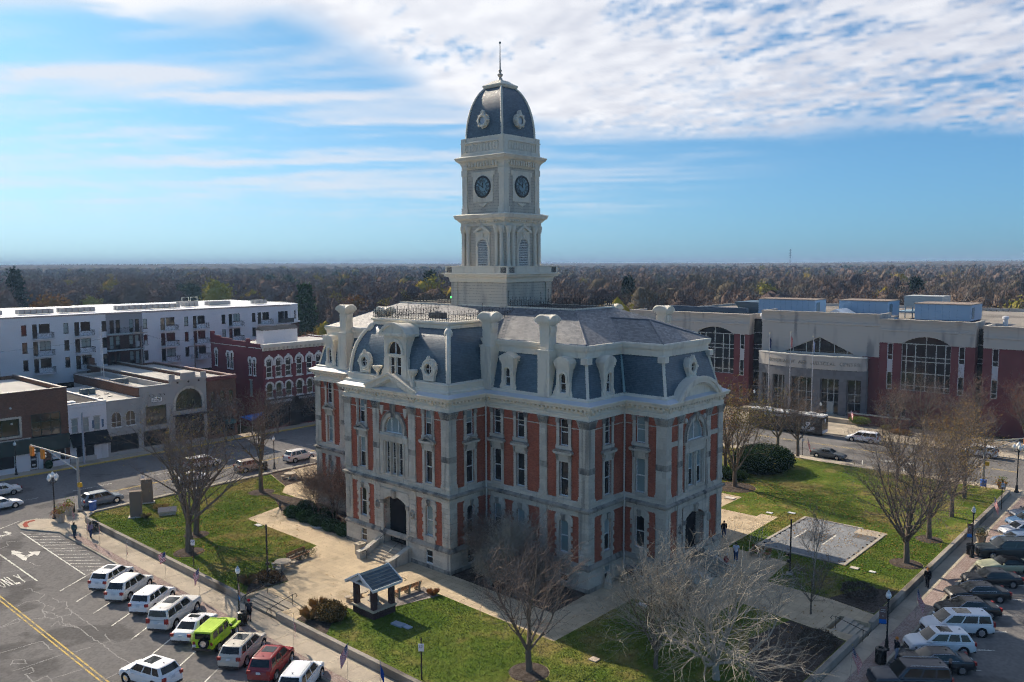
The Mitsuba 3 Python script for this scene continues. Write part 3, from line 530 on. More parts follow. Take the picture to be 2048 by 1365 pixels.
def bay(nm, i, c, ped):
    M = FACES[nm][0]; bl = BL.get((nm, i), (0, 0, 0))
    sash(CH, M, c, 1.0, .45, 1.75, None, 1 if nm in 'BCb' else 0, d=-.05)
    s1 = sash(CH, M, c, 1.04, 3.1, 6.1, .24, bl[0]); s2 = sash(CH, M, c, 1.04, 8.2, 11.3, None, bl[1]); s3 = sash(CH, M, c, .98, 12.75, 15.12, None, bl[2])
    # first storey: stone surround with toothed blocks, sill, keystone
    su = sbox(c - .80, 2.48, c + .80, 6.62).difference(unary_union([Polygon(arch(c - .52, c + .52, 3.1, 6.1, .24))]))
    add(CH + '__surround', B(M).poly(su, -.2, .085, 'y'), 'limestone')
    for j in range(5):
        for sg in (-1, 1): blk(CH + '__surround_block', M, c + sg * .785, c + sg * .98, 0, .088, 2.9 + j * .74, 3.26 + j * .74)
    blk(CH + '__surround_head', M, c - .98, c + .98, 0, .092, 5.86, 6.63) if False else add(CH + '__surround_head', B(M).poly(Polygon([(c - 1.0, 5.62), (c - .82, 5.62), (c - .82, 6.2), (c + .82, 6.2), (c + .82, 5.62), (c + 1.0, 5.62), (c + 1.0, 6.3), (c + .8, 6.63), (c - .8, 6.63), (c - 1.0, 6.3)]), 0, .10, 'y'), 'limestone')
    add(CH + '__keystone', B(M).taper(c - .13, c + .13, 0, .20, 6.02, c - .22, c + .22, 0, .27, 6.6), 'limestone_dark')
    add(CH + '__sill', B(M).box(c - .72, c + .72, -.2, .14, 2.93, 3.1).box(c - .62, c + .62, 0, .1, 2.5, 2.93), 'limestone')
    # second storey: surround, brackets, hood
    add(CH + '__surround', B(M).poly(sbox(c - .82, 8.0, c + .82, 11.55).difference(sbox(c - .52, 8.2, c + .52, 11.3)), -.2, .09, 'y'), 'limestone')
    add(CH + '__hood', B(M).poly(sbox(c - .84, 11.50, c + .84, 12.02), 0, .12, 'y').poly([(c - 1.05, 12.12), (c - .95, 12.0), (c + .95, 12.0), (c + 1.05, 12.12), (c + 1.05, 12.2), (c - 1.05, 12.2)], 0, .34, 'y'), 'limestone')
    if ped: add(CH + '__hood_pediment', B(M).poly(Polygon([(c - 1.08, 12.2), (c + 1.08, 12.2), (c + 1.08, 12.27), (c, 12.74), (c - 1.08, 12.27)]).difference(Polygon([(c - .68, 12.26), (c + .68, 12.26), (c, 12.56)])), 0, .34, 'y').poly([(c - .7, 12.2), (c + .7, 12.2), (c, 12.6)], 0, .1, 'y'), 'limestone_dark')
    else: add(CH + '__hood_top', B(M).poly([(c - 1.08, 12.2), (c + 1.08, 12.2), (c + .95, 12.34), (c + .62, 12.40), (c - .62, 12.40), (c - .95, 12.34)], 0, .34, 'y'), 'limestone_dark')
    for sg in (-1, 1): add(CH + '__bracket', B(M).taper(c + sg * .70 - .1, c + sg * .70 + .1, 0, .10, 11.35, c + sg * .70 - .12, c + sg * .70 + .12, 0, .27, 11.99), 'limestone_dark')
    # third storey: slim pilasters with small capitals
    for sg in (-1, 1):
        blk(CH + '__jamb', M, c + sg * .50, c + sg * .82, -.2, .09, 12.62, 14.75); blk(CH + '__jamb_capital', M, c + sg * .47, c + sg * .87, 0, .16, 14.75, 15.21, 'limestone_dark')
    blk(CH + '__sill', M, c - .9, c + .9, -.2, .13, 12.42, 12.74)
for nm, (M, L, cs) in FACES.items():
    for i, c in enumerate(cs): bay(nm, i, c, nm in 'Aa' or nm == 'D')
# corner piers: rusticated blocks below, pilasters with foliate capitals above
def pier(M, x0, x1, wrapl=False, wrapr=False, up=True):
    a, b = x0 - (.11 if wrapl else 0), x1 + (.11 if wrapr else 0); n = 9
    for j in range(n):
        z = 2.47 + j * .4611
        bb = B(M).box(a, b, -.3 if (wrapl or wrapr) else 0, .11, z + .028, z + .455); add(CH + '__quoin', bb, 'limestone')
    blk(CH + '__pier_core', M, a + .05, b - .05, -.3 if (wrapl or wrapr) else 0, .075, 2.4, 6.6, 'limestone_dark')
    blk(CH + '__pier_cap', M, a - .03, b + .03, -.3 if (wrapl or wrapr) else 0, .15, 6.62, 7.07)
    if not up: return
    dep = -.3 if (wrapl or wrapr) else 0
    add(CH + '__pilaster_base', B(M).box(a - .07, b + .07, dep, .17, 7.98, 8.30).box(a - .03, b + .03, dep, .14, 8.3, 8.46), 'limestone')
    add(CH + '__pilaster', B(M).box(a, b, dep, .11, 8.46, 10.52).box(a, b, dep, .11, 11.06, 14.5), 'limestone')
    blk(CH + '__pilaster_band', M, a - .02, b + .02, dep, .128, 10.52, 11.06, 'limestone_dark')
    add(CH + '__capital', cap_mesh(M, a, b, dep), 'limestone_dark', smooth=35)
def cap_mesh(M, a, b, dep, z0=14.5, z1=15.2):
    bb = B(M).taper(a - .02, b + .02, dep, .13, z0, a - .14, b + .14, dep, .25, z1 - .12).box(a - .17, b + .17, dep, .28, z1 - .12, z1)
    n = max(3, int((b - a) / .2)); w = (b - a) / n
    for r in range(2):
        for j in range(n):
            x = a + (j + .5) * w; zz = z0 + .04 + r * .26; d = .14 + r * .05
            bb.hull([(x - w * .42, d, zz), (x + w * .42, d, zz), (x - w * .3, d + .03, zz + .2), (x + w * .3, d + .03, zz + .2), (x, d + .11, zz + .24), (x, d + .06, zz + .28), (x, d, zz)])
    return bb
FA, FB, FD, Fa, Fb, FC, Fc, Fd = [FACES[k][0] for k in ('A', 'B', 'D', 'a', 'b', 'C', 'c', 'd')]
LA, LB, LD = FACES['A'][1], FACES['B'][1], FACES['D'][1]
pier(FA, 0, .95, True); pier(FA, LA - .95, LA, False, True); pier(Fa, .0, .85); pier(FA, 4.55, 5.50); pier(FA, LA - 5.50, LA - 4.55)
pier(FB, LB - .95, LB, False, True); pier(Fb, 0, .80); pier(FB, 6.75, 7.60); pier(FD, 0, .95, True); pier(FD, LD - 7.6 - .0, LD - 6.75) if False else pier(FD, 4.55, 5.4)
pier(FC, P2 - .95, P2, False, True); pier(Fc, 0, .75); pier(Fc, 10.1 - .8, 10.1, False, True); pier(Fc, 1.95, 2.7); pier(Fc, 7.05, 7.8); pier(FD, LD - 1.3, LD - .45) if False else None
# terracotta panels and line courses on the brick
for M, x0, x1 in [(Fc, .76, 1.94), (Fc, 7.81, 9.29)]:
    blk(CH + '__stone_band', M, x0, x1, 0, .07, 12.55, 13.0)
for nm in 'ABDabCcd':
    M, L, cs = FACES[nm]; add(CH + '__string_course', B(M).box(.9 if nm != 'C' else .02, L - .9 if nm in 'Ac' else L - .02, 0, .035, 14.36, 14.44), 'limestone')
# entrances
def entrance(M, c, tall, arch_r):
    w = 1.72
    ent = Polygon([(c - 2.14, 2.45), (c + 2.14, 2.45), (c + 2.14, 6.62), (c - 2.14, 6.62)]).difference(Polygon(arch(c - w, c + w, 0, 6.0, .62)))
    add(CH + '__portal', B(M).poly(ent, -.1, .13, 'y'), 'limestone')
    add(CH + '__portal_keystone', B(M).taper(c - .2, c + .2, 0, .3, 5.85, c - .32, c + .32, 0, .38, 6.6), 'limestone_dark')
    for sg in (-1, 1):
        add(CH + '__portal_side', B(M).box(c + sg * w, c + sg * (w + .45), -1.9, -.1, .3, 5.5).box(c + sg * w, c + sg * (w + .3), -.1, .2, .3, 2.45), 'limestone')
        blk(CH + '__impost', M, c + sg * (w - .03), c + sg * (w + .42), -.3, .2, 5.0, 5.4, 'limestone_dark'); blk(CH + '__door_pier', M, c + sg * (w - .42), c + sg * w, -1.9, -1.6, 1.0, 5.2)
    add(CH + '__portal_vault', B(M).poly(Polygon(arch(c - w - .3, c + w + .3, 4.4, 6.3, .7)).difference(Polygon(arch(c - w, c + w, 4, 6.0, .62))), -1.9, -.1, 'y'), 'limestone_dark')
    add(CH + '__landing', B(M).box(c - w, c + w, -1.9, .4, -.1, 1.0), 'concrete')
    d = add(CH + '__door', B(M).poly(sbox(c - 1.3, 1.0, c + 1.3, 5.4).difference(unary_union([sbox(c - 1.1, 1.25, c - .1, 3.6), sbox(c + .1, 1.25, c + 1.1, 3.6), Polygon(arch(c - 1.1, c + 1.1, 3.85, 5.2, .5))])), -1.85, -1.72, 'y'), 'v_satin', (.30, .30, .29))
    for q in [sbox(c - 1.12, 1.24, c - .09, 3.62), sbox(c + .09, 1.24, c + 1.12, 3.62), Polygon(arch(c - 1.12, c + 1.12, 3.83, 5.22, .5))]: add(d + '__pane', B(M).poly(q, -1.82, -1.80, 'y'), 'glass_dark')
    add(CH + '__portal_panel', B(M).box(c - 1.72, c + 1.72, -1.9, -1.86, 1.0, 6), 'limestone')
    # shields either side
    for sg in (-1, 1):
        bb = B(M).lathe([(.0, .26), (.16, .25), (.20, .30), (.34, .26), (.40, .14), (.36, .08)], 14, (0, 0, 0)); 
        add(CH + '__cartouche', B(M @ frame((c + sg * 2.62, .02, 4.75), (1, 0, 0), (0, 0, 1.25), (0, .75, 0))).lathe([(0, .14), (.13, .15), (.17, .26), (.30, .24), (.38, .12), (.33, .0)], 16), 'limestone_dark', smooth=40)
def arched_window(M, c, w, z0, z1, mulls, kb):
    r = w / 2
    sash(CH, M, c, w, z0, z1, r, kb, mulls, meet=False)
    add(CH + '__arch_surround', B(M).poly(Polygon(arch(c - r - .42, c + r + .42, z0 + .0, z1 + .42)).difference(Polygon(arch(c - r, c + r, z0 - 1, z1))), -.2, .14, 'y'), 'limestone')
    add(CH + '__arch_molding', B(M).poly(Polygon(arch(c - r - .52, c + r + .52, z0, z1 + .52)).difference(Polygon(arch(c - r - .36, c + r + .36, z0 - 1, z1 + .36))), 0, .22, 'y'), 'limestone_dark')
    add(CH + '__keystone', B(M).taper(c - .16, c + .16, 0, .26, z1 - .1, c - .26, c + .26, 0, .36, 15.18), 'limestone_dark')
    blk(CH + '__sill', M, c - r - .6, c + r + .6, -.2, .2, z0 - .26, z0)
entrance(FA, MA, True, 0); entrance(Fc, MC, True, 0)
arched_window(FA, MA, 2.7, 12.3, 14.0, (MA - .5, MA + .5), 1); arched_window(Fc, MC, 3.0, 12.62, 14.5, (MC,), 1)
for i, q in enumerate((-1, 0, 1)): sash(CH, FA, MA + q * .92, .74, 8.2, 11.4, None, 0)
add(CH + '__surround', B(FA).poly(sbox(MA - 2.1, 8.0, MA + 2.1, 12.05).difference(unary_union([sbox(MA + q * .92 - .37, 8.2, MA + q * .92 + .37, 11.4) for q in (-1, 0, 1)])), -.2, .10, 'y'), 'limestone')
for q in (-1.55, -.46, .46, 1.55): add(CH + '__mullion_column', B(FA @ frame((MA + q, .14, 0), (1, 0, 0), (0, 1, 0))).lathe([(.11, 8.1), (.11, 8.4), (.085, 8.45), (.075, 11.2), (.12, 11.3), (.12, 11.5)], 10), 'limestone', smooth=40)
for q in (-1, 1): sash(CH, Fc, MC + q * .75, 1.1, 8.4, 11.5, None, 1)
add(CH + '__surround', B(Fc).poly(sbox(MC - 1.85, 8.0, MC + 1.85, 12.36).difference(unary_union([sbox(MC + q * .75 - .55, 8.4, MC + q * .75 + .55, 11.5) for q in (-1, 1)])), -.2, .10, 'y'), 'limestone')
for q in (-1.5, 0, 1.5): add(CH + '__mullion_column', B(Fc @ frame((MC + q, .14, 0), (1, 0, 0), (0, 1, 0))).lathe([(.12, 8.3), (.12, 8.5), (.09, 8.55), (.08, 11.2), (.13, 11.35), (.13, 11.55)], 10), 'limestone', smooth=40)
add(CH + '__stone_panel', B(FA).box(MA - 2.1, MA + 2.1, 0, .16, 11.5, 12.04).box(MA - 2.2, MA + 2.2, 0, .3, 11.95, 12.08), 'limestone')
for sg in (-1, 1):                                            # carved drops above the arch, roundels on the other front
    add(CH + '__carving', B(FA).hull([(MA + sg * 1.75 + x, d, z) for x, z in ((-.28, 14.9), (.28, 14.9), (.22, 14.3), (0, 13.95), (-.22, 14.3)) for d in (0, .12)]), 'limestone')
    add(CH + '__roundel', B(Fc @ frame((MC + sg * 1.72, .0, 14.55), (1, 0, 0), (0, 0, 1), (0, 1, 0))).lathe([(0, .1), (.18, .12), (.24, .08), (.26, 0)], 16), 'limestone', smooth=40)
# frieze panels, dentils
def dentils(M, L, x0=0.1):
    b = B(M); n = int((L - 2 * x0) / .47)
    for i in range(n + 1):
        x = x0 + (L - 2 * x0) * i / n; b.box(x - .11, x + .11, .05, .40, 15.98, 16.195)
    add(CH + '__dentil_course', b, 'cream_paint', kind='stuff')
for nm, (M, L, cs) in FACES.items(): dentils(M, L)
for M, xs_ in [(FA, (.5, 2.2, 4.9, LA - 4.9, LA - 2.2, LA - .5)), (FB, (7.2, LB - .5)), (Fb, (.5,)), (FC, (P2 - .5,)), (Fc, (.5, 2.3, 7.4, 9.6)), (FD, (.5, 5))]:
    for x in xs_: add(CH + '__frieze_bracket', B(M).taper(x - .28, x + .28, .06, .16, 15.66, x - .28, x + .28, .06, .34, 16.0), 'cream_paint')
# downpipes in the re-entrant corners
for (x, y) in [(.16, b1 - .16), (X1 + .16, -.16)]:
    k = CH + '__downpipe'
    add(k, B().tube([(x, y, 15.9), (x, y, 7.7), (x + .22, y - .22, 7.2), (x + .05, y - .05, 6.5), (x + .05, y - .05, 2.7), (x + .22, y - .22, 2.1), (x + .12, y - .12, 1.8), (x + .12, y - .12, .1)], .085, 8), 'v_satin', (.52, .50, .45), smooth=50)
# ---- hips of the mansard
def hip(p0, p1, r=.17, name='hip'): add(CH + '__' + name, B().tube([p0, p1], r, 4), 'cream_paint')
for (P, sx, sy) in [((0, 0), -1, 1), ((P2, b1), -1, 1), ((P2, b2), -1, -1), ((-CL, 0), 1, 1), ((0, CW), -1, -1)]:
    hip((P[0] + .34 * sx, P[1] + .34 * sy, 17.0), (P[0] + 1.17 * sx, P[1] + 1.17 * sy, 20.6))
    add(CH + '__hip_bracket', B(place(P[0] + 1.0 * sx, P[1] + 1.0 * sy)).box(-.36, .36, -.36, .36, 19.95, 20.5), 'cream_paint')
for xx, sx in ((-6.2, 1), (-33.5, -1)):                        # raised slate panels beside the corner chimneys
    add(CH + '__hip', B().tube([(xx + 2.1 * sx, -.02 + .34, 17.0), (xx + 3.1 * sx, 1.12, 20.6)], .2, 4), 'cream_paint')
# ---- main roof
def hullmesh(pts): return B().hull(pts)
ez = 21.58
def rc(x0, x1, y0, y1, z): return [(x0, y0, z), (x1, y0, z), (x0, y1, z), (x1, y1, z)]
DX0, DX1, DY0, DY1, DZ = -32.6, -7.0, 7.2, 13.7, 24.25
add(CH + '__roof', hullmesh(rc(-CL + .92, -.92, .92, CW - .92, ez) + rc(DX0, DX1, DY0, DY1, DZ)), 'roof_shingle')
add(CH + '__pavilion_roof', hullmesh(rc(-8, P2 - .92, b1 + .92, b2 - .92, ez - .01) + [(-8, 10.45, 23.35), (P2 - 5.0, 10.45, 23.35)]), 'roof_shingle')
add(CH + '__pavilion_roof', hullmesh(rc(-CL - P2 + .92, -CL + 8, b1 + .92, b2 - .92, ez - .01) + [(-CL - P2 + 5, 10.45, 23.35), (-CL + 8, 10.45, 23.35)]), 'roof_shingle')
for p, q in [((-.95, .95, ez + .04), (DX1, DY0, DZ)), ((P2 - .95, b1 + .95, ez + .03), (P2 - 5.0, 10.45, 23.38)), ((P2 - .95, b2 - .95, ez + .03), (P2 - 5.0, 10.45, 23.38)), ((-8, 10.45, 23.38), (P2 - 5, 10.45, 23.38)), ((-.95, b1 + 1.0, ez + .02), (-5.2, 10.45, 23.36)), ((-CL + .95, .95, ez + .04), (DX0, DY0, DZ))]:
    add(CH + '__roof_ridge', B().tube([p, q], .07, 5), 'v_satin', (.12, .13, .15))
add(CH + '__deck_kerb', B().poly(sbox(DX0 - .12, DY0 - .12, DX1 + .12, DY1 + .12).difference(sbox(DX0 + .25, DY0 + .25, DX1 - .25, DY1 - .25)), DZ - .22, DZ + .08), 'cream_paint')
add(CH + '__deck', B().box(DX0 + .2, DX1 - .2, DY0 + .2, DY1 - .2, DZ - .1, DZ + .03), 'roof_dark')
# ---- front pavilion: curved mansard, plinth, platform
AP = [(X1, 6.5), (X2, 6.5), (X2, -P1), (X1, -P1)]
AP = [(X1, -P1), (X1, 7.2), (X2, 7.2), (X2, -P1)]
add(CH + '__attic_band', molding(B(), AP, [(-.05, 16.78), (-.05, 17.05), (-.26, 17.12), (-.26, 17.55), (-.18, 17.6), (-.18, 17.72), (-.5, 17.8)]), 'cream_paint')
tt = np.linspace(0, 1, 13)
prof = list(zip(np.interp(tt, [0, .2, .4, .6, .8, .93, 1], [-.5, -.56, -.72, -1.0, -1.5, -2.0, -2.35]), 17.78 + 4.95 * tt))
add(CH + '__mansard_roof', molding(B(), AP, prof), 'slate', smooth=25)
add(CH + '__crown_cornice', molding(B(), AP, [(-2.3, 22.55), (-2.16, 22.62), (-2.16, 22.95), (-2.0, 23.05), (-1.98, 23.22), (-2.2, 23.28), (-2.4, 23.28)]), 'cream_paint')
PX0, PX1, PY0 = X2 + 2.2, X1 - 2.2, -P1 + 2.2
add(CH + '__deck', B().box(PX0, PX1, PY0, 7.8, 23.1, 23.26), 'roof_pale')
for (cx, sx) in ((X1, -1), (X2, 1)):
    add(CH + '__hip', B().tube([(cx - d * sx * -1 if False else cx + sx * -d, -P1 - d, z) for d, z in prof], .24, 6), 'cream_paint', smooth=40)
    add(CH + '__hip_scroll', B(place(cx + sx * 2.0, -P1 + 2.0, 22.2, 0)).ball((0, 0, 0), .42, 2, (1, 1, 1.3)), 'cream_paint', smooth=60)
# pediment over the front door
def pediment(M, c, w, z0, h, dep, rake=.34):
    outer = Polygon([(c - w, z0), (c + w, z0), (c + w, z0 + .18), (c, z0 + h), (c - w, z0 + .18)]); inn = Polygon([(c - w + 1.05, z0 + .02), (c + w - 1.05, z0 + .02), (c, z0 + h - rake - .1)])
    k = add(CH + '__pediment', B(M).poly(outer.difference(inn), -.5, dep, 'y'), 'cream_paint'); add(k + '__tympanum', B(M).poly(inn.buffer(.1), -.5, dep - .5, 'y'), 'cream_paint')
    b = B(M); n = 9
    for i in range(1, n):
        for sg in (-1, 1):
            t = i / n; x = c + sg * (w - 1.1) * (1 - t); z = z0 + .02 + (h - rake - .12) * t - .16; b.box(x - .1, x + .1, dep - .5, dep - .1, z, z + .2)
    add(k + '__dentils', b, 'cream_paint', kind='stuff')
    for sg in (-1, 1):
        L_ = math.hypot(w, h - .18); add(k + '__raking_cornice', B(M).raw([(c + sg * w, dep + y_, z0 + .18 + dz) for y_ in (0, .14) for dz in (0, .16)] + [(c, dep + y_, z0 + h + dz) for y_ in (0, .14) for dz in (0, .16)], [[0, 1, 3, 2], [4, 6, 7, 5], [0, 4, 5, 1], [2, 3, 7, 6], [1, 5, 7, 3], [0, 2, 6, 4]]), 'cream_paint')
pediment(FA, MA, 3.75, 16.56, 1.62, .55)
# tall dormer with a barrel top above it
def oculus(M, c, z, r, dep0, dep1, name='oculus'):
    k = add(CH + '__' + name, B(M).poly(Polygon([(c - r * 1.15, z - r * 1.75), (c + r * 1.15, z - r * 1.75), (c + r * 1.22, z - r * .9)] + [(c + r * 1.5 * math.cos(t), z + r * 1.55 * math.sin(t)) for t in np.linspace(-.5, math.pi + .5, 17)] + [(c - r * 1.22, z - r * .9)]).difference(Point(c, z).buffer(r * .78)), dep0, dep1, 'y'), 'cream_paint')
    add(k + '__ring', B(M @ frame((c, dep1 - .02, z), (1, 0, 0), (0, 0, 1), (0, 1, 0))).lathe([(r * .78, .0), (r * .80, .09), (r * .98, .12), (r * 1.1, .06), (r * 1.25, .1), (r * 1.34, .02)], 24), 'cream_paint', smooth=40)
    add(k + '__pane', B(M).poly(Point(c, z).buffer(r * .8), dep1 - .25, dep1 - .22, 'y'), 'glass_dark'); add(k + '__bar', B(M).box(c - r * .8, c + r * .8, dep1 - .21, dep1 - .16, z - .03, z + .03).box(c - .03, c + .03, dep1 - .21, dep1 - .16, z - r * .8, z + r * .8), 'v_satin', TRIM)
    add(k + '__finial', B(M).hull([(c + x, d, z + r * zz) for x, zz in ((-r * .42, 1.4), (r * .42, 1.4), (r * .2, 1.75), (0, 2.05), (-r * .2, 1.75)) for d in (dep1 - .2, dep1 + .1)]), 'cream_paint')
    for sg in (-1, 1): add(k + '__ear', B(M).hull([(c + sg * r * x, d, z + r * zz) for x, zz in ((1.25, -.2), (1.66, -.05), (1.72, .12), (1.25, .35)) for d in (dep1 - .25, dep1 + .08)]), 'cream_paint')
DW = 1.62
body = sbox(MA - DW, 17.6, MA + DW, 22.0).difference(unary_union([Polygon(arch(MA - .98, MA + .98, 20.05, 21.25, .98)), sbox(MA - .86, 17.95, MA - .08, 19.75), sbox(MA + .08, 17.95, MA + .86, 19.75)]))
k = add(CH + '__dormer', B(FA).poly(body, -1.2, -.28, 'y').box(MA - DW, MA + DW, -5.0, -1.0, 17.6, 22.0), 'cream_paint')
add(k + '__roof', B(FA).poly(Polygon(arch(MA - DW - .3, MA + DW + .3, 22.0, 23.0, .95, 14)), -5.2, -.1, 'y'), 'cream_paint', smooth=30)
add(k + '__cornice', B(FA).poly(Polygon(arch(MA - DW - .42, MA + DW + .42, 21.85, 23.12, 1.08, 14)).difference(Polygon(arch(MA - DW - .0, MA + DW + .0, 22.12, 22.85, .74, 14))), -.3, .06, 'y').box(MA - DW - .42, MA + DW + .42, -5, .04, 21.78, 22.06), 'cream_paint')
add(k + '__arch_molding', B(FA).poly(Polygon(arch(MA - 1.28, MA + 1.28, 20.0, 21.55, 1.28, 14)).difference(Polygon(arch(MA - 1.0, MA + 1.0, 19.9, 21.26, .99, 14))), -.3, -.16, 'y'), 'cream_paint')
for q in (-.47, .47):
    w_ = sash(k, FA, MA + q, .78, 17.95, 19.75, None, 0, d=-.5)
w_ = numbered(k + '__window'); scene[w_] = shape(B(FA).box(MA - .07, MA + .07, -.5, -.4, 20, 21.3).box(MA - 1, MA + 1, -.5, -.36, 19.9, 20.06), 'v_satin', TRIM); add(w_ + '__pane', B(FA).poly(Polygon(arch(MA - 1, MA + 1, 20, 21.3, .99)), -.5, -.46, 'y'), 'glass_dark')
for sg in (-1, 1):
    add(k + '__scroll', B(FA).poly([(MA + sg * DW, 17.7), (MA + sg * (DW + .62), 17.7), (MA + sg * (DW + .5), 18.25), (MA + sg * (DW + .18), 18.6), (MA + sg * (DW + .12), 19.6), (MA + sg * DW, 19.7)][::sg], -.7, -.35, 'y'), 'cream_paint')
    add(CH + '__urn', B(FA @ frame((MA + sg * 2.65, -.25, 17.1), (1, 0, 0), (0, 1, 0))).lathe([(.34, 0), (.34, .55), (.16, .62), (.14, .95), (.3, 1.15), (.48, 1.38), (.52, 1.62), (.40, 1.66), (0, 1.6)], 14), 'cream_paint', smooth=40)
    oculus(FA, MA + sg * 4.75, 18.95, .62, -1.6, -.25)
# small dormers on the mansard
def dormer(M, c, kind):
    hole = unary_union([Polygon(arch(c - .34, c + .34, 17.35, 19.1, .34))])
    k = add(CH + '__dormer', B(M).poly(sbox(c - .72, 17.05, c + .72, 19.75).difference(hole), -.62, -.22, 'y').box(c - .70, c + .70, -1.6, -.6, 17.1, 19.9), 'cream_paint')
    sash(k, M, c, .68, 17.35, 19.1, .34, 0, d=-.42, bar=18.2, t=.06)
    add(k + '__arch_molding', B(M).poly(Polygon(arch(c - .55, c + .55, 18.3, 19.35, .55)).difference(Polygon(arch(c - .36, c + .36, 18, 19.12, .35))), -.3, -.13, 'y'), 'cream_paint')
    add(k + '__cornice', B(M).box(c - .86, c + .86, -1.7, -.08, 19.7, 19.98).box(c - .78, c + .78, -1.6, -.16, 19.5, 19.72), 'cream_paint')
    if kind == 'p': add(k + '__roof', B(M).poly([(c - .95, 19.98), (c + .95, 19.98), (c + .95, 20.08), (c, 20.55), (c - .95, 20.08)], -1.9, -.02, 'y'), 'cream_paint')
    else: add(k + '__roof', B(M).poly(Polygon(arch(c - .92, c + .92, 19.98, 20.62, .60, 12)), -1.9, -.02, 'y'), 'cream_paint', smooth=30)
    for sg in (-1, 1): add(k + '__scroll', B(M).poly([(c + sg * .70, 17.05), (c + sg * 1.02, 17.05), (c + sg * 1.0, 17.35), (c + sg * .82, 17.65), (c + sg * .78, 18.3), (c + sg * .70, 18.4)][::sg], -.55, -.28, 'y'), 'cream_paint')
    blk(k + '__sill', M, c - .6, c + .6, -.5, -.08, 16.99, 17.14, 'cream_paint')
dormer(FB, 2.6, 'p'); dormer(FB, 9.15, 'r'); dormer(Fb, 3.3, 'r'); dormer(FD, 2.55, 'r'); dormer(FD, 9.4, 'p'); dormer(Fd, 2.5, 'r')
# arched pediment and oculus on the side pavilion
R_ = 3.85
po = Polygon(arch(MC - R_, MC + R_, 16.5, 18.42, 1.82, 22)); pin = Polygon(arch(MC - R_ + .75, MC + R_ - .75, 16.6, 17.92, 1.34, 20))
k = add(CH + '__pediment', B(Fc).poly(po.difference(pin), -.9, .56, 'y'), 'cream_paint', smooth=30); add(k + '__tympanum', B(Fc).poly(pin.buffer(.08), -.9, .1, 'y'), 'cream_paint')
add(k + '__arch_molding', B(Fc).poly(Polygon(arch(MC - R_ - .08, MC + R_ + .08, 16.5, 18.5, 1.9, 22)).difference(Polygon(arch(MC - R_ + .28, MC + R_ - .28, 16.3, 18.22, 1.66, 22))), .5, .66, 'y'), 'cream_paint', smooth=30)
bd = B(Fc)
for t in np.linspace(-1.05, 1.05, 15):
    rr = 5.0; cz = 17.92 - rr + .02; a_ = t * .56; x, z = MC + rr * math.sin(a_), cz + rr * math.cos(a_) - .1; bd.box(x - .09, x + .09, .08, .46, z - .1, z + .12)
add(k + '__dentils', bd, 'cream_paint', kind='stuff')
oculus(Fc, MC, 19.25, .55, -1.5, -.32); add(CH + '__oculus_base', B(Fc).box(MC - .8, MC + .8, -1.3, -.36, 17.6, 18.4), 'cream_paint')
add(CH + '__hip', B().tube([(.02, b1 - .02, 17.1), (-1.2, b1 + 1.15, 20.5)], .12, 6), 'v_satin', (.20, .33, .34))
# ---- chimneys
def chimney(x, y, w=1.05, d=1.0, top=23.55, z0=16.9):
    M = place(x, y); k = add(CH + '__chimney', B(M).box(-w / 2 - .16, w / 2 + .16, -d / 2 - .16, d / 2 + .3, z0, 20.9).box(-w / 2, w / 2, -d / 2, d / 2, 20.9, top), 'cream_paint')
    add(k + '__panel', B(M).box(-w / 2 + .12, w / 2 - .12, -d / 2 - .20, -d / 2, z0 + .4, 20.2), 'cream_paint')
    add(k + '__necking', B(M).box(-w / 2 - .22, w / 2 + .22, -d / 2 - .22, d / 2 + .34, 20.86, 21.05), 'cream_paint')
    add(k + '__cap_cornice', B(M).box(-w / 2 - .1, w / 2 + .1, -d / 2 - .1, d / 2 + .1, top - .28, top - .14).box(-w / 2 - .24, w / 2 + .24, -d / 2 - .24, d / 2 + .24, top - .12, top + .04), 'cream_paint')
    a1 = Polygon(arch(-w / 2 - .34, w / 2 + .34, top + .04, top + .62, .42, 12)); a2 = Polygon(arch(-d / 2 - .34, d / 2 + .34, top + .04, top + .62, .42, 12))
    add(k + '__cap', B(M).poly(a1, -d / 2 - .36, d / 2 + .36, 'y').poly(a2, -w / 2 - .36, w / 2 + .36, 'x'), 'cream_paint', smooth=30)
    for s_ in (-1, 1): add(k + '__scroll', B(M).hull([(s_ * (w / 2) + s_ * a, y_, zz) for a, zz in ((0, 22.2), (0, 23.2), (.2, 23.15), (.14, 22.6)) for y_ in (-d / 2 + .1, d / 2 - .1)]), 'cream_paint')
for (x, y) in [(-5.0, .62), (-12.1, .62), (-34.4, .62), (-27.6, .62), (-5.0, CW - .7), (-11.6, CW - .7), (-34.6, CW - .7)]: chimney(x, y)
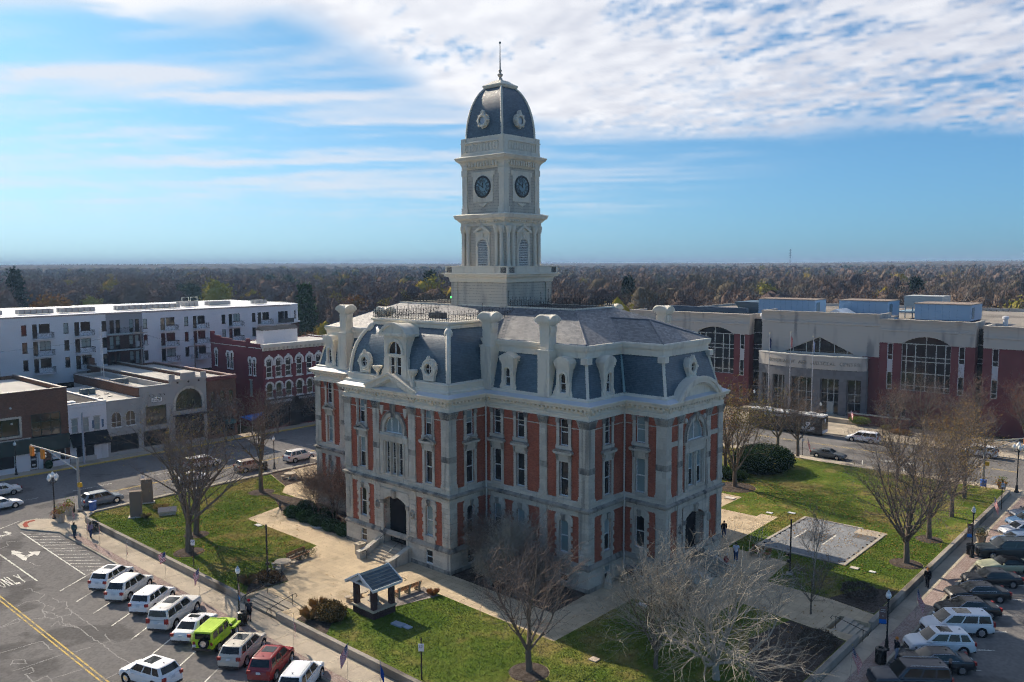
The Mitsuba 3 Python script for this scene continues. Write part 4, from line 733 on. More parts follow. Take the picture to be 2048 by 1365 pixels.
# ---- iron cresting round the decks
def cresting(p, q, z, h=.95):
    p, q = np.array(p, float), np.array(q, float); L = np.linalg.norm(q - p); M = frame((p[0], p[1], z), (q - p))
    k = numbered(CH + '__cresting'); b = B(M); n = int(L / .24)
    b.box(0, L, -.015, .015, .10, .15); b.box(0, L, -.012, .012, .36, .39); b.box(0, L, -.012, .012, .64, .67)
    for i in range(n + 1):
        x = L * i / n; b.box(x - .014, x + .014, -.014, .014, 0, h if i % 2 else h - .16)
        if i % 2: b.hull([(x - .05, 0, h), (x + .05, 0, h), (x, .04, h), (x, -.04, h), (x, 0, h + .13), (x, 0, h - .08)])
        else:
            b.hull([(x - .11, 0, .5), (x + .11, 0, .5), (x, 0, .62), (x, 0, .39), (x, .02, .5), (x, -.02, .5)]); b.hull([(x - .10, 0, .25), (x + .10, 0, .25), (x, 0, .35), (x, 0, .15), (x, .02, .25), (x, -.02, .25)])
    scene[k] = shape(b, 'v_satin', (.018, .018, .02))
    for i in range(int(L / 3.4) + 1):
        x = min(L, L * i / max(1, int(L / 3.4))); add(k + '__post', B(M).tube([(x, 0, 0), (x, 0, 1.5)], [.035, .02], 6).ball((x, 0, 1.55), .06, 1), 'v_satin', (.018, .018, .02))
zz = 23.27
for p, q in [((PX0, PY0), (PX1, PY0)), ((PX1, PY0), (PX1, 6.6)), ((PX0, PY0), (PX0, 6.6))]: cresting(p, q, zz)
for p, q in [((DX1, DY0), (DX1, DY1)), ((DX1, DY0), (-15.6, DY0)), ((DX0, DY0), (-24.3, DY0)), ((DX0, DY1), (-24.3, DY1)), ((-15.6, DY1), (DX1, DY1)), ((DX0, DY0), (DX0, DY1))]: cresting(p, q, DZ + .06)
add(CH + '__roof_fan', B().box(-20.3, -18.6, .3, 1.2, 23.26, 23.85).lathe([(0, 0), (.35, 0), (.3, .1), (0, .12)], 12, (-19.5, .75, 23.85)), 'v_satin', (.05, .05, .055))
for (x, y) in [(-30.2, 13.4), (-28.9, 13.4)]:
    k = add(CH + '__floodlight', B(place(x, y, DZ)).box(-.28, .28, -.2, .2, .3, .62).tube([(0, 0, 0), (0, 0, .3)], .05, 6), 'v_satin', (.03, .03, .03))
    scene[k + '__lamp'] = {**shape(B(place(x, y, DZ)).box(-.24, .24, -.24, -.205, .34, .58), 'v_matte', (.05, .5, .1)), 'emitter': {'type': 'area', 'radiance': {'type': 'rgb', 'value': [.12, 1.6, .25]}}}
# ---- the clock tower
TX, TY = -19.85, 10.71
def rect(sx, sy): return [(TX - sx, TY - sy), (TX + sx, TY - sy), (TX + sx, TY + sy), (TX - sx, TY + sy)]
def tower(name, sx, sy, prof, m_='cream_paint', **kw): return add(CH + '__' + name, molding(B(), rect(sx, sy), prof), m_, **kw)
tower('tower_base', 4.0, 3.58, [(0, 23.4), (0, 27.3)], 'tower_siding')
tower('tower_base_cornice', 4.0, 3.58, [(.1, 26.75), (.22, 26.8), (.24, 27.0), (.3, 27.25), (.62, 27.35), (.66, 27.55), (.86, 27.60), (.86, 27.68), (.0, 27.72)])
tower('balcony_parapet', 4.62, 4.05, [(0, 27.62), (0, 28.38), (.05, 28.40), (.05, 28.48), (-.28, 28.48), (-.24, 28.38), (-.24, 27.6)])
tower('balcony_floor', 4.5, 3.95, [(0, 27.70), (-2, 27.71)], 'roof_pale')
tower('belfry', 3.16, 2.84, [(0, 27.7), (0, 33.2)], 'tower_siding')
tower('belfry_cornice', 3.16, 2.84, [(.05, 32.7), (.10, 32.75), (.10, 33.1), (.22, 33.2), (.42, 33.45), (.56, 33.52), (.62, 33.72), (.68, 33.9), (.20, 34.05), (0, 34.06)])
tower('clock_stage', 2.98, 2.76, [(0, 34.0), (0, 39.2)], 'tower_siding')
tower('clock_cornice', 2.98, 2.76, [(.06, 38.75), (.10, 38.8), (.14, 39.15), (.26, 39.45), (.42, 39.6), (.58, 39.72), (.66, 39.9), (.72, 40.02), (.22, 40.2), (.1, 40.2)])
tower('parapet', 2.98, 2.82, [(.12, 40.15), (.12, 40.55), (.05, 40.6), (.05, 41.45), (.16, 41.5), (.16, 41.62), (.03, 41.7), (.03, 42.1), (-.3, 42.12), (-.6, 42.12)])
tt = np.linspace(0, 1, 15); dome = [(-.38 - 2.2 * (1 - math.cos(t * 1.32)) / (1 - math.cos(1.32)) * .72, 42.05 + 5.45 * math.sin(t * 1.32) / math.sin(1.32)) for t in tt]
tower('dome', 2.98, 2.98, dome, 'slate', smooth=25)
tower('dome_cap', 2.98, 2.98, [(-2.0, 47.3), (-1.72, 47.4), (-1.62, 47.6), (-1.62, 47.72), (-2.1, 48.0), (-2.35, 48.2), (-2.95, 48.42)])
add(CH + '__spire', B(place(TX, TY)).lathe([(.3, 48.3), (.24, 48.5), (.12, 48.6), (.30, 48.85), (.30, 48.95), (.10, 49.1), (.2, 49.35), (.09, 49.5), (.06, 50.4), (.035, 52.1), (.12, 52.2), (.12, 52.32), (0, 52.42)], 10), 'v_satin', (.36, .34, .30), smooth=40)
for (sx, sy) in ((1, -1), (1, 1), (-1, -1), (-1, 1)):
    add(CH + '__dome_rib', B().tube([(TX + sx * (2.98 + d), TY + sy * (2.98 + d), z) for d, z in dome], .13, 6), 'cream_paint', smooth=40)
TF = {'L': (frame((TX, TY - 2.84), (1, 0)), 2.84, 3.16, 2.76, 2.98, 3.58, 4.0, 4.05, 4.62, 2.82), 'R': (frame((TX + 3.16, TY), (0, 1)), 3.16, 2.84, 2.98, 2.76, 4.0, 3.58, 4.62, 4.05, 2.98)}
for q, (M, dB, hB, dC, hC, dA, hA, dP, hP, dR) in TF.items():
    oB, oC, oA, oP = 0, dC - dB, dA - dB, dP - dB
    for sg in (-1, 1):                                        # piers on each stage
        add(CH + '__tower_pier', B(M).box(sg * (hA - .85), sg * (hA + .1), oA - .2, oA + .12, 23.6, 26.8), 'tower_siding')
        for xx in (hB - .35, hB - 1.05):
            if xx == hB - 1.05 and False: continue
            add(CH + '__tower_column', B(M @ frame((sg * xx, oB + .14, 0), (1, 0, 0), (0, 1, 0))).lathe([(.28, 28.4), (.28, 28.6), (.23, 28.7), (.21, 31.9), (.30, 32.05), (.33, 32.3), (.36, 32.34), (.36, 32.7)], 10), 'cream_paint', smooth=40)
        add(CH + '__tower_pilaster', B(M).box(sg * (hC - .62), sg * (hC + .08), oC - .1, oC + .11, 34.6, 38.6).box(sg * (hC - .72), sg * (hC + .14), oC - .1, oC + .17, 34.06, 34.7).box(sg * (hC - .70), sg * (hC + .14), oC - .1, oC + .17, 38.1, 38.75), 'cream_paint')
    # louvres
    lw = .72
    add(CH + '__louvre_surround', B(M).poly(Polygon(arch(-1.0, 1.0, 28.4, 31.75, .6)).difference(Polygon(arch(-lw, lw, 28.4, 31.35))), -.1, .10, 'y').box(-1.0, 1.0, 0, .09, 31.2, 32.0) if False else B(M).poly(sbox(-1.02, 28.4, 1.02, 32.0).difference(Polygon(arch(-lw, lw, 28.4, 31.35))), -.1, .09, 'y'), 'cream_paint')
    add(CH + '__louvre_arch', B(M).poly(Polygon(arch(-.95, .95, 30.5, 31.6)).difference(Polygon(arch(-lw, lw, 30, 31.35))), 0, .17, 'y'), 'cream_paint'); add(CH + '__louvre_back', B(M).poly(Polygon(arch(-lw, lw, 28.4, 31.36)), -.12, .01, 'y'), 'v_matte', (.03, .03, .03))
    for i in range(16):
        z = 28.5 + i * .18; half = lw if z < 30.63 else math.sqrt(max(.01, lw * lw - (z - 30.63) ** 2))
        add(CH + '__louvre', B(M).raw([(-half, .02, z + .1), (half, .02, z + .1), (-half, .10, z), (half, .10, z), (-half, .02, z + .13), (half, .02, z + .13), (-half, .10, z + .03), (half, .10, z + .03)], _BF), 'v_satin', (.60, .58, .53))
    add(CH + '__louvre_pediment', B(M).poly(Polygon([(-1.2, 32.0), (1.2, 32.0), (1.2, 32.12), (0, 32.85), (-1.2, 32.12)]).difference(Polygon([(-.75, 32.1), (.75, 32.1), (0, 32.52)])), 0, .30, 'y').poly([(-.8, 32.05), (.8, 32.05), (0, 32.6)], 0, .1, 'y'), 'cream_paint')
    add(CH + '__keystone', B(M).taper(-.12, .12, .1, .22, 31.3, -.2, .2, .1, .25, 31.98), 'cream_paint')
    dt = B(M)
    for i in range(13):
        x = -hB + .5 + (2 * hB - 1.0) * i / 12; dt.box(x - .09, x + .09, .05, .36, 33.1, 33.3)
    for i in range(11):
        x = -hC + .8 + (2 * hC - 1.6) * i / 10; dt.box(x - .1, x + .1, oC + .08, oC + .38, 38.95, 39.5)
    add(CH + '__dentil_course', dt, 'cream_paint', kind='stuff')
    for i in range(11):                                       # balusters of the top parapet
        x = -hC + .75 + (2 * hC - 1.5) * i / 10; add(CH + '__baluster', B(M @ frame((x, dR - dB + .06, 0), (1, 0, 0), (0, 1, 0))).lathe([(.07, 40.62), (.11, 40.85), (.05, 41.1), (.09, 41.3), (.09, 41.45)], 8), 'cream_paint', smooth=50)
    for sg in (-1, 1):
        add(CH + '__parapet_pier', B(M).box(sg * (hC - .55), sg * (hC + .1), dR - dB - .1, dR - dB + .15, 40.5, 42.05), 'cream_paint')
        add(CH + '__balcony_panel', B(M).box(sg * .6, sg * 2.8, oP - .1, oP + .045, 27.8, 28.3), 'cream_paint')
        for i in range(5):
            x = sg * (hP - .3 - i * .16); add(CH + '__baluster', B(M).box(x - .045, x + .045, oP - .05, oP + .03, 27.76, 28.34), 'v_matte', (.10, .10, .10))
    # clock
    add(CH + '__clock_panel', B(M).poly(Polygon([(-1.45, 35.25), (1.45, 35.25), (1.45, 38.0), (1.7, 38.0), (1.7, 38.45), (-1.7, 38.45), (-1.7, 38.0), (-1.45, 38.0)]), oC, oC + .07, 'y').poly([(-.7, 35.1), (.7, 35.1), (0, 34.72)], oC, oC + .1, 'y').box(-1.05, 1.05, oC, oC + .13, 38.3, 38.42), 'cream_paint')
    CZ, CR = 36.85, 1.02
    k = add(CH + '__clock', B(M @ frame((0, oC + .06, CZ), (1, 0, 0), (0, 0, 1), (0, 1, 0))).lathe([(CR + .14, 0), (CR + .14, .09), (CR + .03, .12), (CR + .0, .06)], 40), 'v_satin', (.03, .032, .035), smooth=40)
    M2 = M @ frame((0, oC + .07, CZ), (1, 0, 0), (0, 0, 1), (0, 1, 0))
    add(k + '__dial', B(M2).lathe([(CR + .02, .0), (CR + .02, .05), (0, .05)], 40), 'v_satin', (.16, .27, .31))
    add(k + '__chapter_ring', B(M2).poly(Point(0, 0).buffer(CR).difference(Point(0, 0).buffer(CR * .93)), .05, .058).poly(Point(0, 0).buffer(CR * .53).difference(Point(0, 0).buffer(CR * .49)), .05, .058), 'v_satin', (.02, .022, .025))
    # hour marks: roman numerals as strokes; seen from outside, x of M2 runs to the viewer's right
    NUM = ['XII', 'I', 'II', 'III', 'IV', 'V', 'VI', 'VII', 'VIII', 'IX', 'X', 'XI']
    for h, s_ in enumerate(NUM):
        a = math.radians(90 - 30 * h); Mn = M2 @ frame((math.cos(a) * CR * .73, math.sin(a) * CR * .73, .05), (math.sin(a), -math.cos(a), 0), (math.cos(a), math.sin(a), 0))
        bn = B(Mn); wds = {'I': .10, 'V': .17, 'X': .17}; tot = sum(wds[c_] for c_ in s_); x = -tot / 2; H_ = CR * .19; t_ = .03
        for c_ in s_:
            cxx = x + wds[c_] / 2
            if c_ == 'I': bn.box(cxx - t_, cxx + t_, -H_, H_, 0, .01)
            elif c_ == 'V':
                for sg in (-1, 1): bn.poly([(cxx + sg * .085 - t_, H_), (cxx + sg * .085 + t_, H_), (cxx + t_, -H_), (cxx - t_, -H_)], 0, .01)
            else:
                for sg in (-1, 1): bn.poly([(cxx + sg * .085 - t_, H_), (cxx + sg * .085 + t_, H_), (cxx - sg * .085 + t_, -H_), (cxx - sg * .085 - t_, -H_)], 0, .01 + .001 * sg)
            x += wds[c_]
        add(k + '__numeral', bn, 'v_satin', (.015, .017, .02))
    for nm_, ang_, l_, w_ in (('hour_hand', 90 - 30 * .17 - 0, .52, .075), ('minute_hand', 90 + 62, .84, .05)):
        a = math.radians(ang_); Mh = M2 @ frame((0, 0, .07), (math.cos(a), math.sin(a), 0), (-math.sin(a), math.cos(a), 0))
        add(k + '__' + nm_, B(Mh).poly([(-.14, -.035), (-.14, .035), (l_ * .6 * CR, w_), (l_ * CR, .008), (l_ * CR, -.008), (l_ * .6 * CR, -w_)], 0, .015), 'v_satin', (.01, .01, .012))
    add(k + '__hub', B(M2).lathe([(.07, .05), (.07, .1), (0, .1)], 12), 'v_satin', (.01, .01, .012))
    # round windows in the dome
    zo = 43.75; M3 = M @ frame((0, 2.98 - dB - .62 if q == 'R' else 2.98 - 2.84 - .62, zo), (1, 0, 0), (0, 0, 1), (0, 1, 0))
    k = add(CH + '__oculus', B(M3).lathe([(.40, .55), (.52, .62), (.66, .58), (.74, .4), (.74, -.6)], 20), 'cream_paint', smooth=40)
    add(k + '__pane', B(M3).lathe([(.44, .42), (0, .42)], 20), 'v_satin', (.45, .52, .58)); add(k + '__finial', B(M3).hull([(x, y_, d) for x, y_ in ((-.3, .62), (.3, .62), (.12, 1.0), (-.12, 1.0), (0, 1.12)) for d in (.2, .55)]), 'cream_paint')
    for t in np.linspace(0, 2 * math.pi, 9)[:-1]: add(k + '__boss', B(M3).ball((.72 * math.cos(t), .72 * math.sin(t), .45), .14, 1), 'cream_paint', smooth=60)
# ---- stairs and cheek walls at the two doors
def stoop(M, c, n, w, label):
    k = thing('entrance_stairs', label, 'steps')
    for i in range(n): add(k + '__step', B(M).box(c - w, c + w, .35, .45 + (n - i) * .36, 1.0 - (n - i) * 1.0 / n if i else -.1, 1.0 / n * (i + 1) - .001 * i), 'concrete') if False else add(k + '__step', B(M).box(c - w, c + w, .28 + .002 * i, .5 + (n - 1 - i) * .36, 1.0 / n * i - .05, 1.0 / n * (i + 1)), 'concrete')
    for sg in (-1, 1):
        x0, x1 = c + sg * w, c + sg * (w + .5); pr = [(.2, -.1), (.5 + n * .36 + .35, -.1), (.5 + n * .36 + .35, .62), (.5 + n * .36 - .3, .70), (.5 + n * .36 - .75, .78), (.95, 1.12), (.55, 1.25), (.2, 1.28)]
        add(k + '__cheek_wall', B(M).poly(pr, min(x0, x1), max(x0, x1), 'x'), 'limestone')
        add(k + '__cheek_cap', B(M).poly([(.2, 1.28), (.55, 1.25), (.95, 1.12), (.5 + n * .36 - .75, .78), (.5 + n * .36 - .3, .70), (.5 + n * .36 + .42, .62), (.5 + n * .36 + .42, .76), (.5 + n * .36 - .3, .84), (.95, 1.26), (.55, 1.4), (.2, 1.42)], min(x0, x1) - .05, max(x0, x1) + .05, 'x'), 'limestone')
        p = lambda d, z: tuple((M @ np.array([c + sg * (w - .55), d, z, 1]))[:3]); d1 = .5 + n * .36
        rail('handrail', [p(-.3, 1.9), p(-.1, 1.95), p(.5, 1.95), p(d1, .95), p(d1 + .45, .95), p(d1 + .5, .8), p(d1 + .3, .72)], 'black iron handrail on the %s of %s' % ('right' if sg > 0 else 'left', label.split(' in ')[1].replace('front of ', 'the stairs at ')), [p(.4, .9)[:2] + (.9, 1.95), p(d1, -.1)[:2] + (-.05, .95)])
stoop(FA, MA, 6, 1.9, 'limestone stairs with scrolled cheek walls in front of the left arched entrance'); stoop(Fc, MC, 6, 1.9, 'shaded limestone stairs in front of the right arched entrance')
# ---------------------------------------------------------------- buildings round the square
ZB = -.62
def wnd(k, M, x0, x1, z0, z1, head=None, nx=1, nz=1, col=(.55, .55, .55), d=-.12, t=.06, glass='glass_dark', sill=True, name='window'):
    """A window with frame and separate panes in an opening."""
    w = numbered(k + '__' + name); o = Polygon(arch(x0, x1, z0, z1, head)) if head else sbox(x0, z0, x1, z1)
    ins = o.buffer(-t, join_style=2); bars = [sbox(x0 + (x1 - x0) * i / nx - t * .4, z0, x0 + (x1 - x0) * i / nx + t * .4, z1) for i in range(1, nx)]
    zt = z1 - (head or 0) if head and head > .35 else z1
    bars += [sbox(x0, z0 + (zt - z0) * i / nz - t * .5, x1, z0 + (zt - z0) * i / nz + t * .5) for i in range(1, nz)]
    p = ins.difference(unary_union(bars)) if bars else ins
    b = B(M).poly(o.difference(p), d - .04, d + .06, 'y')
    if sill: b.box(x0 - .06, x1 + .06, d, .08, z0 - .1, z0)
    scene[w] = shape(b, 'v_satin', col)
    for g_ in getattr(p, 'geoms', [p]): add(w + '__pane', B(M).poly(g_.buffer(.01), d - .03, d - .01, 'y'), glass)
    return w, o
def shell(k, M, L, dep, z1, m_, holes=(), roof='roof_pale', par=.5, side=None, coping=(.5, .49, .46), back=True):
    """Front wall with openings, side and back walls, roof and parapet. Front is y = 0 of M, the depth runs to -dep."""
    o = sbox(0, ZB, L, z1)
    if holes: o = o.difference(unary_union(list(holes)))
    add(k + '__wall', B(M).poly(o, -.3, 0, 'y'), m_)
    s = B(M).box(0, .3, -dep, -.3, ZB, z1 - .1).box(L - .3, L, -dep, -.3, ZB, z1 - .1).box(.3, L - .3, -dep, -dep + .3, ZB, z1 - .15)
    add(k + '__side_wall', s, side or m_)
    add(k + '__roof', B(M).box(.29, L - .29, -dep + .29, -.29, z1 - par - .2, z1 - par), roof)
    add(k + '__coping', B(M).box(-.06, L + .06, -.36, .08, z1, z1 + .12).box(-.06, .36, -dep, -.36, z1 - .1, z1 + .02).box(L - .36, L + .06, -dep, -.36, z1 - .1, z1 + .02), 'v_satin', coping)
    add(k + '__interior', B(M).box(.4, L - .4, -dep + .4, -.5, ZB, z1 - par - .3), 'v_matte', (.015, .016, .017))
def sfr(y0): return frame((-87.0, y0), (0, 1))
GREEN = (.012, .045, .047)
# brown brick shop, far left
k = thing('brick_shop', 'brown brick shop with dark green shopfront and large green-framed window, leftmost by the street', 'building'); M = sfr(-34); L = 23.5
big, lef = sbox(18.55, 3.95, 22.45, 7.5), sbox(10.5, 4.8, 17.0, 7.2)
shopo = [sbox(1, .2, 16.2, 2.05), sbox(20.9, .3, 22.9, 2.05)]
shell(k, M, L, 22, 10.9, 'brick_brown', [big, lef] + shopo + [sbox(18.0, -.4, 19.2, 2.0)], par=.7, coping=(.20, .17, .15))
wnd(k, M, 18.55, 22.45, 3.95, 7.5, None, 3, 3, GREEN, t=.1); wnd(k, M, 10.5, 17.0, 4.8, 7.2, None, 3, 1, GREEN, t=.1)
add(k + '__surround', B(M).poly(sbox(10.2, 4.5, 17.3, 7.5).difference(lef), 0, .1, 'y').box(13.5, 14, 0, .12, 7.5, 7.75), 'limestone')
add(k + '__shopfront', B(M).box(0, 23.45, -.1, .35, 2.05, 4.05).box(0, 23.45, 0, .5, 3.95, 4.15), 'v_satin', GREEN); add(k + '__string_course', B(M).box(0, 18.3, 0, .12, 4.15, 4.3), 'limestone')
for q in [(1, 8.5), (8.7, 13.2), (13.4, 16.2), (20.9, 22.9)]: wnd(k, M, q[0], q[1], .2, 2.05, None, 1, 1, (.6, .6, .6), t=.07, sill=False)
add(k + '__panel', B(M).box(16.2, 18.0, -.2, .06, ZB, 2.05).box(19.2, 19.8, -.2, .06, ZB, 2.05).box(0, 16.2, -.2, .05, ZB, .2).box(20.9, 23.4, -.2, .05, ZB, .3), 'v_satin', (.60, .62, .64))
d = add(k + '__door', B(M).poly(sbox(18.05, -.5, 19.15, 2.0).difference(sbox(18.2, -.2, 19.0, 1.85)), -.15, -.05, 'y'), 'v_satin', (.62, .62, .62)); add(d + '__pane', B(M).box(18.15, 19.05, -.13, -.1, -.3, 1.9), 'glass_dark')
for (x0, z0, w, h, c) in [(21.1, .55, 1.1, 1.0, (.55, .6, .62)), (21.25, .9, .35, .3, (.35, .05, .05)), (8.9, .5, 1.1, .9, (.6, .6, .6)), (18.3, .9, .6, .25, (.5, .5, .5)), (18.35, .1, .5, .25, (.5, .5, .5))]: add(k + '__poster', B(M).box(x0, x0 + w, -.08, -.06, z0, z0 + h), 'v_matte', c)
for z in (8.8, 6.6): add(k + '__lamp', B(M).ball((16.0, .15, z), .16, 1), 'v_satin', (.6, .6, .58))
add(k + '__planter_bush', B(M).ball((20.3, .7, .1), .55, 2, (1, 1, 1.2)), 'v_matte', (.02, .045, .025), smooth=60)
# white shop
k = thing('white_shop', 'small white two-storey shop with dark awning next to the brown brick shop', 'building'); M = sfr(-10.5); L = 5.45
ws = [(.4, 1.3), (1.95, 2.85), (3.55, 4.45)]
shell(k, M, L, 20, 8.2, 'v_matte' if False else 'siding_white', [sbox(a, 4.0, b, 6.05) for a, b in ws] + [sbox(.9, .2, 3.5, 2.1)], roof='roof_dark', par=.2, coping=(.6, .6, .6))
for a, b in ws: wnd(k, M, a, b, 4.0, 6.05, None, 1, 2, (.40, .38, .35), glass='glass_blind')
for a, b in ws: add(k + '__lintel', B(M).box(a - .1, b + .1, 0, .1, 6.05, 6.2), 'v_satin', (.45, .44, .42))
add(k + '__awning', B(M).raw([(0, 0, 3.85), (L, 0, 3.85), (0, 1.3, 2.3), (L, 1.3, 2.3), (0, 0, 3.8), (L, 0, 3.8), (0, 1.28, 2.0), (L, 1.28, 2.0)], [[0, 2, 3, 1], [2, 6, 7, 3], [4, 5, 7, 6], [0, 4, 6, 2], [1, 3, 7, 5]]), 'v_matte', (.016, .022, .026))
wnd(k, M, .9, 3.5, .2, 2.1, None, 2, 1, (.5, .5, .5), sill=False); add(k + '__door', B(M).box(4.5, 5.3, -.05, .05, ZB, 2.0), 'v_satin', (.55, .55, .55)); add(k + '__panel', B(M).box(0, 3.7, -.05, .06, ZB, .2), 'v_satin', (.42, .41, .38))
for i in range(11): add(k + '__corbel', B(M).box(.15 + i * .48, .4 + i * .48, 0, .08, 7.6, 7.85), 'v_satin', (.6, .6, .6))
for x in (3.3, 4.7): add(k + '__shutter', B(M).box(x, x + .28, .01, .07, 4.3, 5.5), 'v_satin', (.06, .12, .2))
add(k + '__skylight', B(M).box(.3, 2.0, -3.6, -2.2, 8.0, 8.3), 'v_satin', (.65, .7, .75))
# grey shop with two arched windows
k = thing('grey_shop', 'plain grey rendered shop with two arched white-framed windows', 'building'); M = sfr(-5.05); L = 5.1
aw = [(.65, 2.25), (2.85, 4.4)]
shell(k, M, L, 21, 8.0, 'plaster', [Polygon(arch(a, b, 3.9, 6.3)) for a, b in aw] + [sbox(.4, .1, 4.7, 2.6)], par=.15)
for a, b in aw: wnd(k, M, a, b, 3.9, 6.3, (b - a) / 2, 2, 2, (.62, .62, .6), t=.08)
wnd(k, M, .4, 4.7, .1, 2.6, None, 4, 1, (.05, .05, .05), sill=False); add(k + '__ledge', B(M).box(0, L, 0, .2, 3.1, 3.3), 'plaster')
for (x, y) in [(1.2, -5), (2.0, -8), (3.1, -6), (3.8, -9), (2.6, -12)]: add(k + '__roof_vent', B(M @ place(x, y, 7.85)).box(-.3, .3, -.25, .25, 0, .12), 'v_satin', (.12, .12, .12))
for x in (1.0, 2.2): add(k + '__air_conditioner', B(M @ place(x, -11.0, 7.85)).box(-.5, .5, -.45, .45, 0, .95), 'v_satin', (.05, .10, .12))
# grey shop with a hanging white sign
k = thing('signed_shop', 'grey rendered shop with white lettered sign, fourth from the brown brick shop', 'building'); M = sfr(.05); L = 4.95
shell(k, M, L, 26, 9.6, 'plaster', [sbox(.85, 3.5, 4.2, 6.45), sbox(.4, .1, 4.5, 2.6)], par=.9)
wnd(k, M, .85, 4.2, 3.5, 6.45, None, 3, 2, (.03, .03, .035)); wnd(k, M, .4, 4.5, .1, 2.6, None, 3, 1, (.05, .05, .05), sill=False)
s_ = add(k + '__sign', B(M).poly(Polygon([(1.75, 7.0), (3.6, 7.0), (3.6, 7.75), (3.1, 7.82), (2.675, 8.0), (2.25, 7.82), (1.75, 7.75)]), .02, .1, 'y'), 'v_matte', (.04, .04, .04)); add(s_ + '__face', B(M).poly(Polygon([(1.8, 7.05), (3.55, 7.05), (3.55, 7.7), (3.1, 7.77), (2.675, 7.94), (2.25, 7.77), (1.8, 7.7)]), .1, .11, 'y'), 'v_matte', (.75, .75, .73))
def letters(k, M, txt, x, z, h, col, d=.02, bold=True, width=None, y=0, m_='v_matte'):
    m = meshkit.text_mesh(txt, h, d, bold=bold); v = np.array(m.vertices); w = v[:, 0].max() - v[:, 0].min(); sx = (width / w) if width else 1
    v = np.column_stack([x + (v[:, 0] - v[:, 0].min()) * sx, y + v[:, 2], z + v[:, 1]]); return add(k, B(M).raw(v, np.array(m.faces)), m_, col)
letters(s_ + '__lettering', M, 'THE OLD MILL', 1.95, 7.42, .17, (.03, .03, .03), width=1.4, y=.115) if False else None
for i, (a, b, z) in enumerate([(2.0, 2.55, 7.5), (2.65, 3.35, 7.5), (2.0, 2.3, 7.25), (2.4, 3.3, 7.25)]): add(s_ + '__lettering', B(M).box(a, b, .11, .115, z, z + .13), 'v_matte', (.06, .06, .07))
for x in (1.5, 2.1, 3.2, 3.8): add(k + '__sign_lamp', B(M).tube([(x, 0, 8.25), (x, .3, 8.3), (x, .4, 8.15)], .03, 5).ball((x, .42, 8.1), .08, 1), 'v_satin', (.02, .02, .02))
for x in (1.4, 2.4, 3.4): add(k + '__air_conditioner', B(M @ place(x, -13, 8.7)).box(-.45, .45, -.45, .45, 0, .9), 'v_satin', (.10, .13, .15))
add(k + '__side_wall', B(M).box(-.02, .34, -26, -.02, 8.0, 9.62), 'brick_brown')
# old stone shop with one great arch
k = thing('arched_shop', 'old grey stone shop with one great arched window and stepped parapet', 'building'); M = sfr(5.0); L = 6.15
shell(k, M, L, 34, 10.2, 'plaster', [Polygon(arch(.8, 5.3, 5.2, 8.6)), sbox(.6, .1, 5.6, 4.2)], par=.6, side='brick_brown', coping=(.36, .34, .30))
wnd(k, M, .8, 5.3, 5.2, 8.6, 2.2, 4, 2, (.05, .05, .05)); wnd(k, M, .6, 5.6, .1, 4.2, None, 4, 2, (.05, .05, .05), sill=False)
add(k + '__arch_ring', B(M).poly(Polygon(arch(.4, 5.7, 5.2, 9.0)).difference(Polygon(arch(.8, 5.3, 4.0, 8.6))), 0, .14, 'y'), 'limestone')
add(k + '__parapet', B(M).box(0, .8, -.3, .15, 10.2, 11.1).box(5.35, 6.15, -.3, .15, 10.2, 11.1).box(1.9, 4.3, -.3, .12, 10.2, 11.2).box(-.1, 6.25, -.3, .25, 10.0, 10.25).box(0, 6.15, 0, .12, 9.2, 9.4), 'plaster')
for x in (1.3, 3.1, 4.9): add(k + '__roundel', B(M @ frame((x, .0, 9.7), (1, 0, 0), (0, 0, 1), (0, 1, 0))).lathe([(.16, 0), (.16, .03), (0, .03)], 10), 'v_matte', (.03, .03, .03))
add(k + '__chimney', B(M).box(.1, 1.1, -33, -32, 9.5, 11.4), 'brick_brown')
add(k + '__awning', B(M).box(.3, 5.8, 0, 1.3, 4.25, 4.4), 'v_matte', (.03, .03, .035))
# tan rendered building with three narrow arched windows
k = thing('tan_shop', 'tan rendered two-storey building with three narrow arched windows beside the red building', 'building'); M = sfr(11.2); L = 5.35
aw = [(.75, 1.55), (2.4, 3.2), (4.0, 4.8)]
shell(k, M, L, 30, 9.95, 'brick_brown', [Polygon(arch(a, b, 5.0, 7.5)) for a, b in aw] + [sbox(.4, .1, 4.9, 3.0)], par=.5, coping=(.45, .30, .26))
for a, b in aw: wnd(k, M, a, b, 5.0, 7.5, .4, 1, 2, (.10, .08, .07))
wnd(k, M, .4, 4.9, .1, 3.0, None, 3, 1, (.1, .1, .1), sill=False); add(k + '__cornice', B(M).box(-.05, L + .05, 0, .3, 9.4, 9.95), 'v_satin', (.13, .03, .035)); add(k + '__awning', B(M).box(2.6, 4.4, 0, 1.4, 1.9, 2.5), 'v_matte', (.06, .17, .18))
